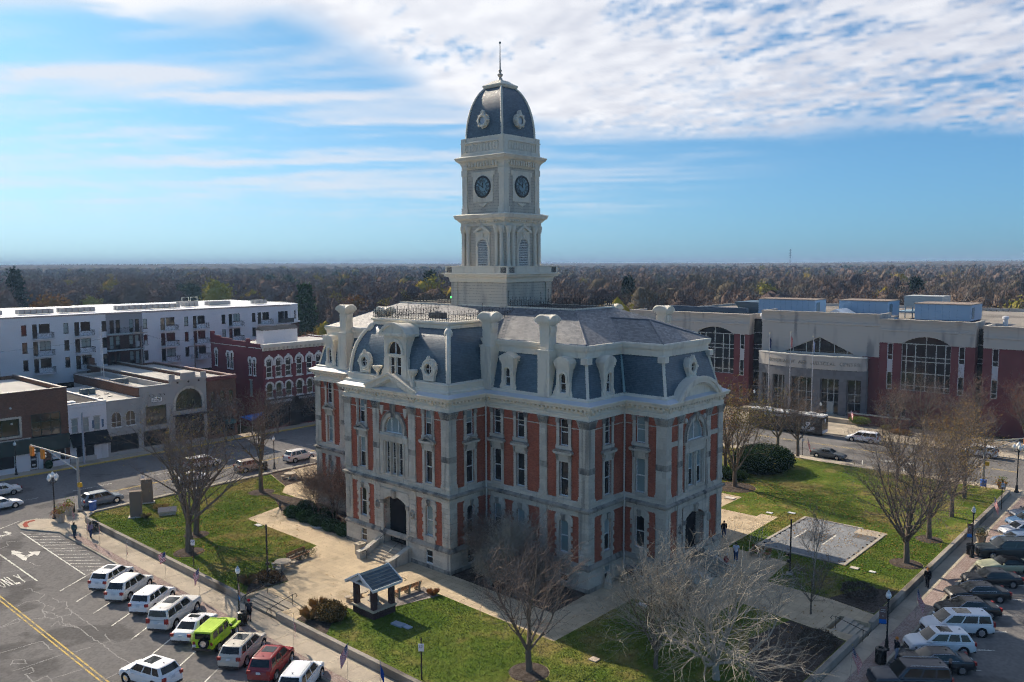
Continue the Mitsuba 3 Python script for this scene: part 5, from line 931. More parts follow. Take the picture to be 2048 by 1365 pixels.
# red painted corner building
k = thing('red_corner_building', 'red painted brick corner building with white arched window hoods and cornice', 'building'); M = sfr(21.9); L = 22
ys = [1.2, 3.1, 5.1, 7.4, 9.6, 11.6, 13.6, 15.6, 17.6, 19.6]
ho = [Polygon(arch(y - .62, y + .62, 8.7, 12.2)) for y in ys] + [Polygon(arch(y - .66, y + .66, 5.05, 7.75)) for y in ys]
shell(k, M, L, 18, 14.0, 'brick_painted_red', ho + [sbox(.6, -.3, 5.0, 3.4), sbox(7.2, -.3, 11.5, 3.6)], par=.3, coping=(.55, .53, .48), roof='roof_pale')
WH = (.66, .66, .64)
for y in ys:
    w, o = wnd(k, M, y - .62, y + .62, 8.7, 12.2, .62, 1, 3, WH, t=.14); add(w + '__hood', B(M).poly(Polygon(arch(y - .92, y + .92, 11.0, 12.55)).difference(Polygon(arch(y - .62, y + .62, 10.5, 12.2))), 0, .16, 'y').box(y - .14, y + .14, 0, .2, 12.4, 12.75).box(y - .95, y - .6, 0, .16, 10.85, 11.1).box(y + .6, y + .95, 0, .16, 10.85, 11.1), 'v_satin', WH)
    add(w + '__tracery', B(M).poly(Point(y, 11.75).buffer(.25).difference(Point(y, 11.75).buffer(.17)), -.1, -.04, 'y'), 'v_satin', WH); add(w + '__sill', B(M).box(y - .8, y + .8, -.1, .16, 8.5, 8.7), 'v_satin', WH)
    w, o = wnd(k, M, y - .66, y + .66, 5.05, 7.75, .66, 1, 2, WH, t=.1); add(w + '__hood', B(M).poly(Polygon(arch(y - .86, y + .86, 6.6, 8.0)).difference(Polygon(arch(y - .66, y + .66, 6, 7.75))), 0, .14, 'y').box(y - .95, y - .62, 0, .14, 6.5, 6.7).box(y + .62, y + .95, 0, .14, 6.5, 6.7), 'v_satin', WH); add(w + '__sill', B(M).box(y - .85, y + .85, -.1, .16, 4.88, 5.05), 'v_satin', WH)
add(k + '__cornice', B(M).box(-.1, L, 0, .25, 13.55, 14.1).box(-.2, L, 0, .6, 14.1, 14.3).box(-.2, L, -.3, .7, 14.3, 14.75), 'v_satin', (.60, .57, .50))
for i in range(24): add(k + '__cornice_bracket', B(M).box(.2 + i * .92, .5 + i * .92, .2, .5, 13.65, 14.1), 'v_satin', (.45, .42, .36))
for a, b in ((.6, 5.0), (7.2, 11.5)): wnd(k, M, a, b, -.3, 3.5, None, 4, 2, (.03, .03, .03), sill=False)
add(k + '__shopfront', B(M).box(0, L, 0, .3, 3.5, 4.85).box(0, .6, 0, .25, ZB, 3.5).box(5.0, 7.2, 0, .25, ZB, 3.5).box(11.5, 13, 0, .25, ZB, 3.6), 'v_satin', (.018, .02, .022))
letters(k + '__lettering', M, "VISITOR'S CENTER", .8, 4.1, .42, (.75, .75, .73), width=4.7, y=.31); letters(k + '__lettering', M, 'JUDGE STONE HOUSE', 7.0, 4.45, .3, (.6, .6, .58), width=4.2, y=.31) if False else letters(k + '__lettering', M, 'STONE HOUSE', 6.9, 4.3, .36, (.6, .6, .58), width=3.9, y=.31)
for i in range(5): add(k + '__sign_lamp', B(M).ball((1.2 + i * .9, .6, 3.55), .07, 1), 'v_satin', (.7, .6, .4))
Ms = frame((-105, 21.9), (1, 0)); b = B(Ms)                  # its long side wall towards the square, stepped parapet
add(k + '__parapet', B(Ms).box(13, 17.95, -.3, .02, 13.9, 14.7).box(7.5, 13, -.3, .02, 13.9, 14.9).box(12.7, 13.4, -.4, .1, 13.9, 15.5).box(3.5, 7.5, -.3, .02, 13.9, 15.2).box(0, 3.5, -.3, .02, 13.9, 15.5).box(0, .9, -.4, .1, 14, 16.2), 'brick_painted_red')
for x, z in [(15.3, 9.0), (13.9, 9.0), (7.6, 9.6), (6.3, 9.6), (2.0, 9.8)]:
    w = add(k + '__window', B(Ms).poly(Polygon(arch(x - .38, x + .38, z, z + 3.0)), .0, .05, 'y'), 'glass_dark'); add(w + '__frame', B(Ms).poly(Polygon(arch(x - .45, x + .45, z, z + 3.1)).difference(Polygon(arch(x - .32, x + .32, z + .1, z + 2.95))), .02, .1, 'y').box(x - .4, x + .4, .02, .09, z + 1.4, z + 1.5), 'v_satin', WH)
    add(w + '__hood', B(Ms).poly(Polygon(arch(x - .62, x + .62, z + 2.2, z + 3.35)).difference(Polygon(arch(x - .4, x + .4, z, z + 3.05))), 0, .18, 'y').box(x - .5, x + .5, 0, .15, z - .15, z), 'v_satin', WH)
w = add(k + '__window', B(Ms).box(13.6, 14.3, 0, .05, 5.2, 8.0), 'glass_blind'); add(w + '__frame', B(Ms).box(13.4, 14.5, 0, .12, 8.0, 8.2).box(13.4, 14.5, 0, .12, 5.05, 5.2), 'v_satin', (.4, .35, .33))
add(k + '__penthouse', B(M).box(3.9, 11.2, -8.4, -6.0, 13.5, 16.6), 'siding_white'); add(k + '__penthouse_roof', B(M).poly([(-8.6, 16.6), (-5.8, 16.6), (-7.2, 17.3)], 3.6, 11.5, 'x'), 'roof_dark')
k = thing('shade_sail', 'small bright blue shade canopy beside the red building', 'canopy'); add(k + '__cloth', B().raw([(-86.8, 17.0, 2.6), (-85.0, 20.5, 3.2), (-86.9, 21.2, 2.2), (-84.9, 18.2, 1.9), (-86.8, 17.0, 2.56), (-85.0, 20.5, 3.16), (-86.9, 21.2, 2.16), (-84.9, 18.2, 1.86)], [[0, 1, 2, 2], [0, 3, 1, 1], [4, 6, 5, 5], [4, 5, 7, 7]]), 'v_matte', (.02, .16, .55))
for x, y in ((-86.8, 17), (-85, 20.5), (-84.9, 18.2)): add(k + '__pole', B().tube([(x, y, -.5), (x, y, 2.8)], .05, 6), 'v_satin', (.5, .5, .5))
# apartment block
k = thing('apartment_block', 'long white four-storey apartment block with black-railed balconies behind the shops', 'building')
M = frame((-120.0, -80), (0, 1)); L = 129.4; ZT = 19.55
F3 = [16.3, 13.17, 10.05]
wins, doors = [], []
def S(y): return y + 80
narrow = [-5.25, 1.75, 8.5, 15.55 + .35, 23.8 if False else 24.9, 32.9 - .1, 39.95 - .2]
narrow = [-5.25, 1.75, 8.5, 16.3, 24.75, 33.0, 40.1]
units = [(-3.9, -3.1, -2.8, -1.0), (3.2, 4.05, 4.3, 6.0), (19.4, 20.3, 20.5, 22.3), (26.2, 27.0, 27.2, 28.2 + .6), (34.2, 35.0, 35.25, 36.8), (41.1, 41.95, 42.25, 43.9), (-12.9, -12.1, -11.8, -10.0), (-28, -27.2, -26.9, -25.1), (-21, -20.2, -19.9, -18.1)]
narrow += [-14.6, -23, -30, 45.9 - .5]
h = []
for z in F3:
    for y in narrow[:-1]: h.append(sbox(S(y) - .42, z, S(y) + .42, z + 1.85))
    for u in units: h += [sbox(S(u[0]), z - .62, S(u[1]), z + 1.9), sbox(S(u[2]), z + .3, S(u[3]), z + 1.9)]
wall = sbox(0, 8.1, L, ZT).difference(unary_union(h)).difference(sbox(S(8.85), 8.1, S(15.8), ZT))
add(k + '__wall', B(M).poly(wall, -.3, 0, 'y'), 'siding_white')
add(k + '__grey_bay', B(M).poly(sbox(S(8.85), 15.2, S(15.8), ZT).difference(unary_union([sbox(S(a), 15.6, S(a) + .8, 18.2) for a in (9.6, 10.75, 13.3, 14.4)])), -.5, -.15, 'y'), 'siding_grey')
add(k + '__dark_bay', B(M).poly(sbox(S(8.85), 8.1, S(15.8), 15.25).difference(unary_union([sbox(S(a), z - .6, S(a) + .8, z + 1.9) for a in (9.6, 10.75, 13.3, 14.4) for z in F3[1:]])), -.8, -.5, 'y'), 'brick_dark')
add(k + '__interior', B(M).box(.5, L - .5, -20, -.95, 8.2, ZT - .6), 'v_matte', (.02, .022, .025))
BK = (.03, .033, .036)
gls = lambda: 'glass_blind' if rnd.random() < .3 else 'glass_dark'
for z in F3:
    for y in narrow[:-1]: wnd(k, M, S(y) - .42, S(y) + .42, z, z + 1.85, None, 1, 2, BK, glass=gls())
    for u in units:
        wnd(k, M, S(u[0]), S(u[1]), z - .62, z + 1.9, None, 1, 1, BK, sill=False, name='balcony_door'); wnd(k, M, S(u[2]), S(u[3]), z + .3, z + 1.9, None, 2, 1, BK, glass=gls())
        b_ = add(k + '__balcony', B(M).box(S(u[0]) - .05, S(u[3]) + .3, 0, 1.5, z - .85, z - .65), 'v_satin', (.55, .55, .56))
        bb = B(M); x0, x1 = S(u[0]), S(u[3]) + .25
        bb.box(x0, x1, 1.42, 1.46, z + .36, z + .41).box(x0, x1, 1.42, 1.46, z - .58, z - .54); bb.box(x0, x0 + .04, 0, 1.46, z + .36, z + .41).box(x1 - .04, x1, 0, 1.46, z + .36, z + .41)
        for i in range(int((x1 - x0) / .16) + 1): bb.box(x0 + i * .16, x0 + i * .16 + .02, 1.43, 1.45, z - .56, z + .38)
        for i in range(9): bb.box(x0, x0 + .02, i * .16, i * .16 + .02, z - .56, z + .38).box(x1 - .02, x1, i * .16, i * .16 + .02, z - .56, z + .38)
        add(b_ + '__railing', bb, 'v_satin', (.025, .028, .03))
    for a in (9.6, 10.75, 13.3, 14.4): wnd(k, M, S(a), S(a) + .8, z - .6 if a in (9.6, 14.4) else z + .1, z + 1.9, None, 1, 1 if a in (9.6, 14.4) else 2, BK, d=-.25 if z > 15 else -.6, sill=False, glass=gls())
    b_ = add(k + '__balcony', B(M).box(S(8.95), S(15.7), -.4, .9, z - .85, z - .65), 'v_satin', (.35, .42, .43)); bb = B(M).box(S(8.95), S(15.7), .84, .88, z + .36, z + .41)
    for i in range(42): bb.box(S(8.98) + i * .16, S(9.0) + i * .16, .85, .87, z - .65, z + .38)
    add(b_ + '__railing', bb, 'v_satin', (.025, .028, .03))
add(k + '__garage', B(M).box(0, L, -20, -1.6, ZB, 8.2), 'v_matte', (.03, .035, .04)); add(k + '__garage_beam', B(M).box(0, L, -1.6, -.05, 7.2, 8.1), 'siding_white')
for i in range(17): add(k + '__column', B(M).box(2 + i * 7.5, 2.7 + i * 7.5, -1.5, -.8, ZB, 7.3), 'v_satin', (.13, .22, .24))
add(k + '__roof', B(M).box(0, L, -34, .05, ZT - .05, ZT + .12).raw([(L, .05, ZT - .05), (L + 4.4, -3.6, ZT - .05), (L + 4.4, -34, ZT - .05), (L, -34, ZT - .05), (L, .05, ZT + .12), (L + 4.4, -3.6, ZT + .12), (L + 4.4, -34, ZT + .12), (L, -34, ZT + .12)], [[4, 5, 6, 7], [0, 1, 5, 4], [1, 2, 6, 5]]), 'roof_white')
add(k + '__roof_edge', B(M).box(0, L, .02, .14, ZT - .12, ZT + .14), 'v_satin', (.35, .30, .28))
M2 = frame((-120.0, 49.4), (-3.65, 4.4), (.77, .64)); h2 = [sbox(2.9, 16.3, 3.9, 18.15), sbox(2.9, 12.6, 3.9, 14.6)]
add(k + '__wall', B(M2).poly(sbox(0, 15.6, 5.7, ZT).difference(h2[0]), -.3, 0, 'y'), 'siding_white'); add(k + '__brick_wall', B(M2).poly(sbox(0, ZB, 5.9, 15.5).difference(h2[1]), -.3, .15, 'y'), 'brick_dark'); add(k + '__ledge', B(M2).box(-.1, 6.0, 0, .4, 15.35, 15.65), 'v_satin', (.6, .6, .6))
wnd(k, M2, 2.9, 3.9, 16.3, 18.15, None, 1, 2, BK); wnd(k, M2, 2.9, 3.9, 12.6, 14.6, None, 1, 2, BK)
wnd(k, M, S(46.2), S(47.6), 15.7, 18.2, None, 2, 1, BK, d=.03, sill=False); wnd(k, M, S(47.8), S(48.6), 15.7, 18.2, None, 1, 1, BK, d=.03, sill=False); b_ = add(k + '__balcony', B(M).box(S(45.8), S(49.3), 0, 1.5, 15.45, 15.65), 'v_satin', (.55, .55, .56)); add(b_ + '__railing', B(M).box(S(45.8), S(49.3), 1.4, 1.46, 15.7, 16.7), 'v_satin', (.05, .06, .065))
n_ac = 0
for (y0, y1, d0, n) in [(-21, -14, 6, 8), (-9.5, -6.5, 6, 4), (-4.5, 1.5, 5, 12), (2.5, 9, 5, 12), (13, 26, 5, 22), (28, 31, 7, 5), (30, 34, 13, 9), (34, 39, 8, 12), (44, 47, 6, 6)]:
    for i in range(n):
        y = y0 + (y1 - y0) * (i // 2 + .5) / ((n + 1) // 2); k2 = add(k + '__air_conditioner', B(M @ place(S(y), -d0 - (i % 2) * 1.3, ZT + .12)).box(-.42, .42, -.42, .42, .15, .95).box(-.35, .35, -.35, .35, .95, 1.0), 'v_satin', (.30, .29, .28)); n_ac += 1
add(k + '__roof_frame', B(M @ place(S(33), -18, ZT)).tube([(0, 0, 0), (0, 0, 1.8), (1.6, 0, 1.8), (1.6, 0, 0)], .08, 5).tube([(2, 0, 0), (2, 0, 1.8), (3.6, 0, 1.8), (3.6, 0, 0)], .08, 5), 'v_satin', (.6, .6, .5))
# ---- judicial centre across the far street
k = thing('judicial_center', 'large modern red brick and pale precast judicial building with blue rooftop units', 'building')
M = frame((-70, 100), (1, 0)); X = lambda x: x + 70
def bigwin(x0, x1, z0, z1, zs, spring, cols, rows):
    o = Polygon(arch(x0, x1, z0, z1, z1 - spring)); w = numbered(k + '__window'); WM = (.52, .53, .50)
    bars = [sbox(c - .07, z0, c + .07, spring) for c in cols] + [sbox(x0, r - .06, x1, r + .06) for r in rows] + [sbox((x0 + x1) / 2 - .05, z0, (x0 + x1) / 2 + .05, z1)]
    ins = o.buffer(-.08); p = ins.difference(unary_union(bars))
    scene[w] = shape(B(M).poly(o.difference(p), -.35, -.2, 'y'), 'v_satin', WM)
    for g_ in getattr(p, 'geoms', [p]): add(w + '__pane', B(M).poly(g_.buffer(.01), -.38, -.35, 'y'), 'glass_dark')
    return o
def slot(x, w=.95):
    for a, b, c in ((11.05, 14.05, 11.9), (5.65, 8.85, 6.5)):
        wd = numbered(k + '__slot_window'); o = sbox(x - w / 2, a, x + w / 2, b); p = o.buffer(-.08, join_style=2).difference(sbox(x - w, c - .05, x + w, c + .05))
        scene[wd] = shape(B(M).poly(o.difference(p), -.2, .03, 'y'), 'v_satin', (.55, .56, .55))
        for g_ in p.geoms: add(wd + '__pane', B(M).poly(g_, -.18, -.15, 'y'), 'glass_dark')
    add(k + '__spandrel', B(M).box(x - w / 2 + .02, x + w / 2 - .02, -.2, .02, 8.85, 11.05), 'v_satin', (.45, .45, .48)); return [sbox(x - w / 2, 5.65, x + w / 2, 14.05)]
def jbay(xa, xb, top, ww=None, slots=(), small=()):
    band = 14.1; ho = []
    if ww: ho.append(bigwin(*ww))
    for s_ in slots: ho += slot(s_)
    for (a, b) in small: wnd(k, M, a, b, .9, 3.5, None, 1, 1, (.5, .5, .5)); ho.append(sbox(a, .9, b, 3.5))
    u_ = unary_union(ho) if ho else None; lo, hi = sbox(xa, ZB, xb, band), sbox(xa, band, xb, top - 1.9)
    add(k + '__brick_wall', B(M).poly(lo.difference(u_) if u_ else lo, -.3, 0, 'y').box(xa, xa + .3, -6, -.3, ZB, band).box(xb - .3, xb, -6, -.3, ZB, band), 'brick_maroon')
    add(k + '__precast_wall', B(M).poly(hi.difference(u_) if u_ else hi, -.3, .1, 'y').box(xa, xa + .3, -6, -.3, band, top - 1.9).box(xb - .3, xb + .02, -6, -.3, band, top - 1.9), 'precast')
    add(k + '__brick_band', B(M).box(xa, xb, 0, .05, 4.95, 5.15), 'brick_maroon')
    pr = [(.1, top - 2.2), (.22, top - 2.15), (.22, top - 1.85), (.12, top - 1.8), (.12, top - 1.2), (.22, top - .7), (.42, top - .25), (.55, top), (-.5, top), (-.5, top - 2.2)]
    add(k + '__cornice', B(M).poly(pr[:], xa - .05, xb + .05, 'x'), 'precast')
    for xe in (xa - .05, xb + .05 - .5): add(k + '__cornice', B(M).box(xe, xe + .5, -6, -.5, top - 2.2, top - .003), 'precast')
    add(k + '__roof', B(M).box(xa + .4, xb - .4, -12, -.5, top - .9, top - .7), 'roof_gravel')
jbay(X(-62), X(-33.4), 18.2, (X(-45.6), X(-36.8), 5.8, 15.4, 0, 14.0, (X(-44.6), X(-43.3), X(-39.3), X(-37.9)), (14.0, 11.8, 11.0, 8.9, 6.7)), (X(-34.95), X(-47.5)), ((X(-37.9), X(-37.1)), (X(-35.4), X(-34.7))))
jbay(X(-8.1), X(7.5), 18.4, (X(-4.3), X(3.8), 5.7, 15.5, 0, 14.1, (X(-3.5), X(-2.0), X(1.4), X(2.9)), (14.1, 11.8, 11.0, 8.9, 6.6)), (X(-6.2), X(5.5)), ((X(-6.6), X(-5.9)), (X(-4.0), X(-3.2))))
jbay(X(8.7), X(52), 17.9, None, (X(10.6), X(22), X(34)), ())
w = bigwin(X(12.4), X(20.0), 6.1, 14.05, 0, 14.0, (X(14.3), X(16.2), X(18.1)), (11.9, 11.1, 8.9, 6.9))
for xa, xb in ((-33.4, -30.7), (7.5, 8.7)):
    add(k + '__glass_slot', B(M).box(X(xa) - .3, X(xb) + .3, -2.2, -2.0, ZB, 17.2), 'glass_dark')
    for z in (14.4, 12.0, 11.2, 8.9, 6.5, 3.5): add(k + '__mullion', B(M).box(X(xa), X(xb), -2.0, -1.94, z - .05, z + .05), 'v_satin', (.5, .5, .5))
# centre block with the triangular window and curved portico
tri = Polygon([(X(-26.3), 11.25), (X(-12.2), 11.4), (X(-19.1), 14.5)])
add(k + '__precast_wall', B(M).poly(sbox(X(-30.7), 8.4, X(-8.1), 17.0).difference(tri), -.3, .1, 'y').box(X(-30.7), X(-30.4), -6, -.3, 8.4, 17), 'precast'); add(k + '__brick_wall', B(M).box(X(-30.7), X(-8.1), -.4, -.05, ZB, 8.4).box(X(-11), X(-8.1), -.3, .12, ZB, 11.3), 'brick_maroon')
pr = [(.1, 16.9), (.24, 16.95), (.24, 17.3), (.14, 17.35), (.14, 17.8), (.24, 18.4), (.44, 18.9), (.58, 19.2), (-.5, 19.2), (-.5, 16.9)]
add(k + '__cornice', B(M).poly(pr, X(-30.75), X(-8.05), 'x').box(X(-30.75), X(-30.25), -6, -.5, 16.9, 19.19).box(X(-8.55), X(-8.05), -6, -.5, 16.9, 19.19), 'precast'); add(k + '__roof', B(M).box(X(-30.3), X(-8.5), -12, -.5, 18.1, 18.3), 'roof_gravel')
tw = numbered(k + '__gable_window'); bars = [sbox(X(c) - .06, 11, X(c) + .06, 15) for c in (-24.3, -21.7, -19.1, -16.3, -13.9)]; p = tri.buffer(-.1, join_style=2).difference(unary_union(bars))
scene[tw] = shape(B(M).poly(tri.difference(p), -.3, -.15, 'y'), 'v_satin', (.5, .5, .47))
for g_ in p.geoms: add(tw + '__pane', B(M).poly(g_, -.28, -.24, 'y'), 'glass_dark')
cx, cr = -20.0, 24.0; cyc = 100 - 4.2 + cr
def arcp(x, r=cr): return cyc - math.sqrt(r * r - (x - cx) ** 2)
xs_ = np.linspace(-30.4, -9.6, 25)
def curved(z0, z1, xs_, off=0, th=.5): return np.array([[(x, arcp(x) - off, z0) for x in xs_], [(x, arcp(x) - off, z1) for x in xs_], [(x, arcp(x) + th, z1) for x in xs_], [(x, arcp(x) + th, z0) for x in xs_], [(x, arcp(x) - off, z0) for x in xs_]])
add(k + '__portico_band', B().grid(curved(8.75, 11.1, xs_, .12)), 'precast'); add(k + '__portico_cap', B().grid(curved(11.1, 11.3, xs_, .22)), 'v_satin', (.62, .60, .54))
ops = [(-29.6, -28.1), (-26.9, -24.2), (-23.0, -18.6), (-17.2, -14.0), (-12.7, -10.4)]; edges = [-30.4] + [e for o in ops for e in o] + [-9.6]
for a, b in zip(edges[::2], edges[1::2]): add(k + '__portico_pier', B().grid(curved(ZB, 8.75, np.linspace(a, b, 4), 0, .9)), 'tile_grey')
for a, b in ops:
    add(k + '__portico_lintel', B().grid(curved(7.0, 8.75, np.linspace(a, b, 5), .0, .9)), 'tile_grey')
    w = add(k + '__portico_window', B().grid(curved(.3, 7.0, np.linspace(a, b, 3), -1.0, 1.05)), 'glass_dark')
    for t in (.33, .67) if b - a > 2.5 else (.5,):
        x = a + (b - a) * t; add(w + '__mullion', B().box(x - .05, x + .05, arcp(x) + .85, arcp(x) + 1.0, .3, 7), 'v_satin', (.4, .42, .42))
    for z in (2.6, 4.2): add(w + '__mullion', B().grid(curved(z, z + .09, np.linspace(a, b, 3), -.93, 1.0)), 'v_satin', (.4, .42, .42))
add(k + '__portico_roof', B().raw([(x, arcp(x) + .3, 11.0) for x in xs_] + [(x, 100, 11.0) for x in xs_], [[i, i + 1, 26 + i, 25 + i] for i in range(24)]), 'roof_gravel'); add(k + '__portico_door', B().box(-16.2, -15.0, arcp(-15.6) + .75, arcp(-15.6) + .9, .2, 2.6), 'v_satin', (.32, .36, .36))
txt = 'GOVERNMENT AND JUDICIAL CENTER'; n = len(txt); xx = np.linspace(-27.5, -10.7, n)
for ch, x in zip(txt, xx):
    if ch == ' ': continue
    y = arcp(x) - .14; tx = (x - cx) / cr; m = meshkit.text_mesh(ch, .62, .05); v = np.array(m.vertices); v[:, 0] -= v[:, 0].mean()
    add(k + '__lettering', B(frame((x, y, 9.55), (math.cos(math.asin(tx)), tx, 0), (tx, -math.cos(math.asin(tx)), 0))).raw(v[:, [0, 2, 1]], np.array(m.faces)), 'v_satin', (.24, .22, .19))
add(k + '__main_roof', B().box(-61, 51, 105, 160, 16.6, 17.2), 'roof_gravel'); add(k + '__back_wall', B().box(-62, 52, 106, 160.3, ZB, 16.7).box(-62, -61.6, 105, 160, 16.5, 17.7).box(-62, 52, 160, 160.4, 16.5, 17.9), 'precast')
BLU = (.20, .33, .48)
for (a, b, y0, y1, z0, z1) in [(-36.3, -24.2, 110, 116, 17.2, 21.0), (-20.4, -10.9, 113, 120, 17.2, 21.0), (-5.0, 4.4, 109.5, 118, 17.9, 20.9)]:
    u_ = add(k + '__rooftop_unit', B().box(a, b, y0, y1, z0, z1 - .1), 'v_satin', BLU); add(u_ + '__top', B().box(a - .15, b + .15, y0 - .15, y1 + .15, z1 - .1, z1 + .05), 'v_matte', (.30, .25, .22)); add(u_ + '__curb', B().box(a + .1, b - .1, y0 + .1, y1 - .1, z0 - .7, z0), 'v_matte', (.05, .05, .06))
    for i in range(1, int((b - a) / 1.2)): add(u_ + '__seam', B().box(a + i * 1.2 - .02, a + i * 1.2 + .02, y0 - .03, y0, z0 + .1, z1 - .15), 'v_satin', (.14, .24, .37))
    add(u_ + '__hatch', B().box(b, b + .06, y0 + 1, y0 + 2.6, z0 + .4, z1 - .6), 'v_satin', (.05, .12, .18))
u_ = add(k + '__cooling_tower', B().box(-10.6, -3.5, 122, 128, 19.6, 21.8), 'v_satin', (.40, .40, .38))
for x in np.arange(-10.4, -3.2, 1.4): add(u_ + '__leg', B().tube([(x, 122.2, 17.2), (x, 122.2, 19.6)], .12, 5), 'v_satin', (.25, .33, .4))
add(u_ + '__frame', B().box(-11.6, -2.6, 121, 121.3, 18.4, 18.7).box(-11.6, -2.6, 121, 128, 18.6, 18.7), 'v_satin', (.2, .3, .38))
add(k + '__dark_monitor', B().raw([(-44, 118, 17.2), (-37, 118, 17.2), (-37, 126, 17.2), (-44, 126, 17.2), (-45.5, 117, 19.8), (-38.4, 117, 19.8), (-38.4, 127, 19.8), (-45.5, 127, 19.8)], [[0, 1, 5, 4], [4, 5, 6, 7], [1, 2, 6, 5]]), 'v_satin', (.03, .075, .12))
add(k + '__roof_edge', B().box(-62, -40, 112, 113, 17.2, 18.7), 'v_satin', (.03, .06, .1)); add(k + '__roof_vent', B(place(-32, 103, 17)).lathe([(.5, 0), (.5, .7), (.6, .75), (.6, 1.2), (0, 1.4)], 12), 'v_satin', (.65, .65, .65)); add(k + '__roof_vent', B(place(9.5, 112, 17.2)).lathe([(.4, 0), (.4, 1.2), (.55, 1.25), (.5, 1.7), (0, 1.8)], 12), 'v_satin', (.6, .6, .62))
for x in (19, 23): add(k + '__roof_hatch', B().box(x, x + 2, 135, 137, 17.2, 18.6), 'v_satin', (.12, .14, .16))
add(k + '__skylight', B().raw([(-21, 106, 18.2), (-16, 106, 18.2), (-18.5, 106, 19.5), (-21, 112, 18.2), (-16, 112, 18.2), (-18.5, 112, 19.5)], [[0, 1, 2, 2], [1, 4, 5, 2], [0, 2, 5, 3]]), 'v_satin', (.6, .65, .68))
k2 = thing('planter_wall', 'low maroon brick planter wall in front of the judicial building', 'wall'); add(k2 + '__wall', B().box(-11.3, -1.0, 94.4, 94.9, ZB, 1.35).box(-11.3, -10.8, 94.9, 99, ZB, 1.35), 'brick_maroon'); add(k2 + '__coping', B().box(-11.4, -.9, 94.3, 95, 1.35, 1.5), 'precast')
k3 = add('entrance_terrace', B().box(-32, -9, 93.5, 100, ZB, .3), 'concrete', kind='structure')
for i, (x, y, zt, c) in enumerate([(-25.5, 92.0, 15.2, 'dark blue'), (-21.2, 91.6, 15.7, 'red and white'), (-17.0, 91.6, 15.1, 'blue and white')]):
    f_ = thing('tall_flagpole', 'tall grey flagpole with %s flag before the judicial building' % c, 'flagpole'); add(f_ + '__pole', B().tube([(x, y, ZB), (x, y, zt)], [.10, .05], 8), 'v_satin', (.42, .42, .44)); add(f_ + '__ball', B().ball((x, y, zt + .1), .13, 1), 'v_satin', (.5, .45, .3))
    pts = np.array([[(x + .05 + .28 * s_ + .06 * math.sin(3 * s_ + t), y - .1 * math.sin(4 * s_), zt - .6 - 1.9 * t - .5 * s_) for s_ in np.linspace(0, 1, 5)] for t in np.linspace(0, 1, 8)])
    add(f_ + '__flag', B().grid(pts), 'v_matte', [(.03, .04, .10), (.42, .12, .13), (.35, .40, .55)][i])
# far low buildings on the left and houses among the trees
def farshed(name, label, x0, x1, y0, y1, z1, wall, roof):
    k = thing(name, label, 'building'); add(k + '__wall', B().box(x0, x1, y0, y1, ZB, z1 - .1), 'v_matte', wall); add(k + '__roof', B().box(x0 - .4, x1 + .4, y0 - .4, y1 + .4, z1 - .1, z1 + .15), roof); return k
k = farshed('warehouse', 'long grey warehouse with pale roof beyond the apartment block, far left', -330, -262, 10, 96, 11.5, (.20, .24, .30), 'roof_pale')
for i in range(7): add(k + '__roof_vent', B(place(-266 - i * 3, 20 + i * 11, 11.5)).box(-1.5, 1.5, -1.5, 1.5, 0, 1.6), 'v_satin', (.4, .38, .35))
k = farshed('store', 'dark low store with pale roof strip beyond the apartment block', -250, -225, 8, 62, 8.2, (.06, .08, .11), 'roof_pale')
k = farshed('warehouse', 'wide blue-grey warehouse roof behind the white apartment roof', -330, -285, 110, 180, 9.5, (.10, .14, .2), 'roof_gravel')
for i in range(8): add(k + '__roof_vent', B(place(-288 - (i % 3) * 8, 114 + i * 8, 9.5)).box(-1.4, 1.4, -1.4, 1.4, 0, 1.7), 'v_satin', (.12, .2, .28))
def house(x, y, a, w, d, h, wall, roof, label):
    k = thing('house', label, 'house', None); M = place(x, y, ZB, a); add(k + '__wall', B(M).box(-w / 2, w / 2, -d / 2, d / 2, 0, h), 'v_matte', wall)
    add(k + '__roof', B(M).poly([(-d / 2 - .5, h - .1), (d / 2 + .5, h - .1), (0, h + d * .38)], -w / 2 - .5, w / 2 + .5, 'x'), 'v_matte', roof); add(k + '__gable', B(M).poly([(-d / 2, h), (d / 2, h), (0, h + d * .36)], -w / 2, w / 2, 'x'), 'v_matte', wall)
    for i in (-1, 1): add(k + '__window', B(M).box(i * w * .25 - .5, i * w * .25 + .5, -d / 2 - .04, -d / 2, 1, 2.4), 'glass_dark')
house(-420, 118, 20, 14, 10, 7, (.55, .50, .47), (.30, .20, .18), 'pale house with brown gable among trees, far left')
house(-300, 215, 40, 10, 9, 8, (.66, .68, .72), (.3, .31, .33), 'tall white house between dark conifers left of centre'); house(-445, 60, 10, 13, 9, 5, (.6, .6, .6), (.35, .33, .31), 'low pale house at the far left edge of the woods')
house(-120, 230, 30, 18, 11, 5, (.50, .42, .36), (.25, .2, .18), 'low tan house at the wood edge, right of the tower'); house(62, 330, 0, 30, 14, 6, (.42, .30, .26), (.45, .44, .42), 'low red brick school among the trees at the far right')
house(-420, 160, 0, 12, 9, 6, (.6, .6, .6), (.2, .21, .25), 'grey roofed white house among far left trees')
k = thing('radio_mast', 'thin lattice radio mast standing on the far horizon', 'mast'); p0 = np.array([-860, 2050]); 
for q, w in enumerate((0, 1)):
    add(k + '__leg', B().tube([(p0[0] + q * 2.4, p0[1], 0), (p0[0] + q * 1.6 + .3, p0[1], 62)], .35, 4), 'v_matte', (.35, .35, .37))
for z in range(6, 62, 4): add(k + '__brace', B().tube([(p0[0], p0[1], z), (p0[0] + 2.2, p0[1], z + 4)], .22, 4), 'v_matte', (.35, .35, .37))
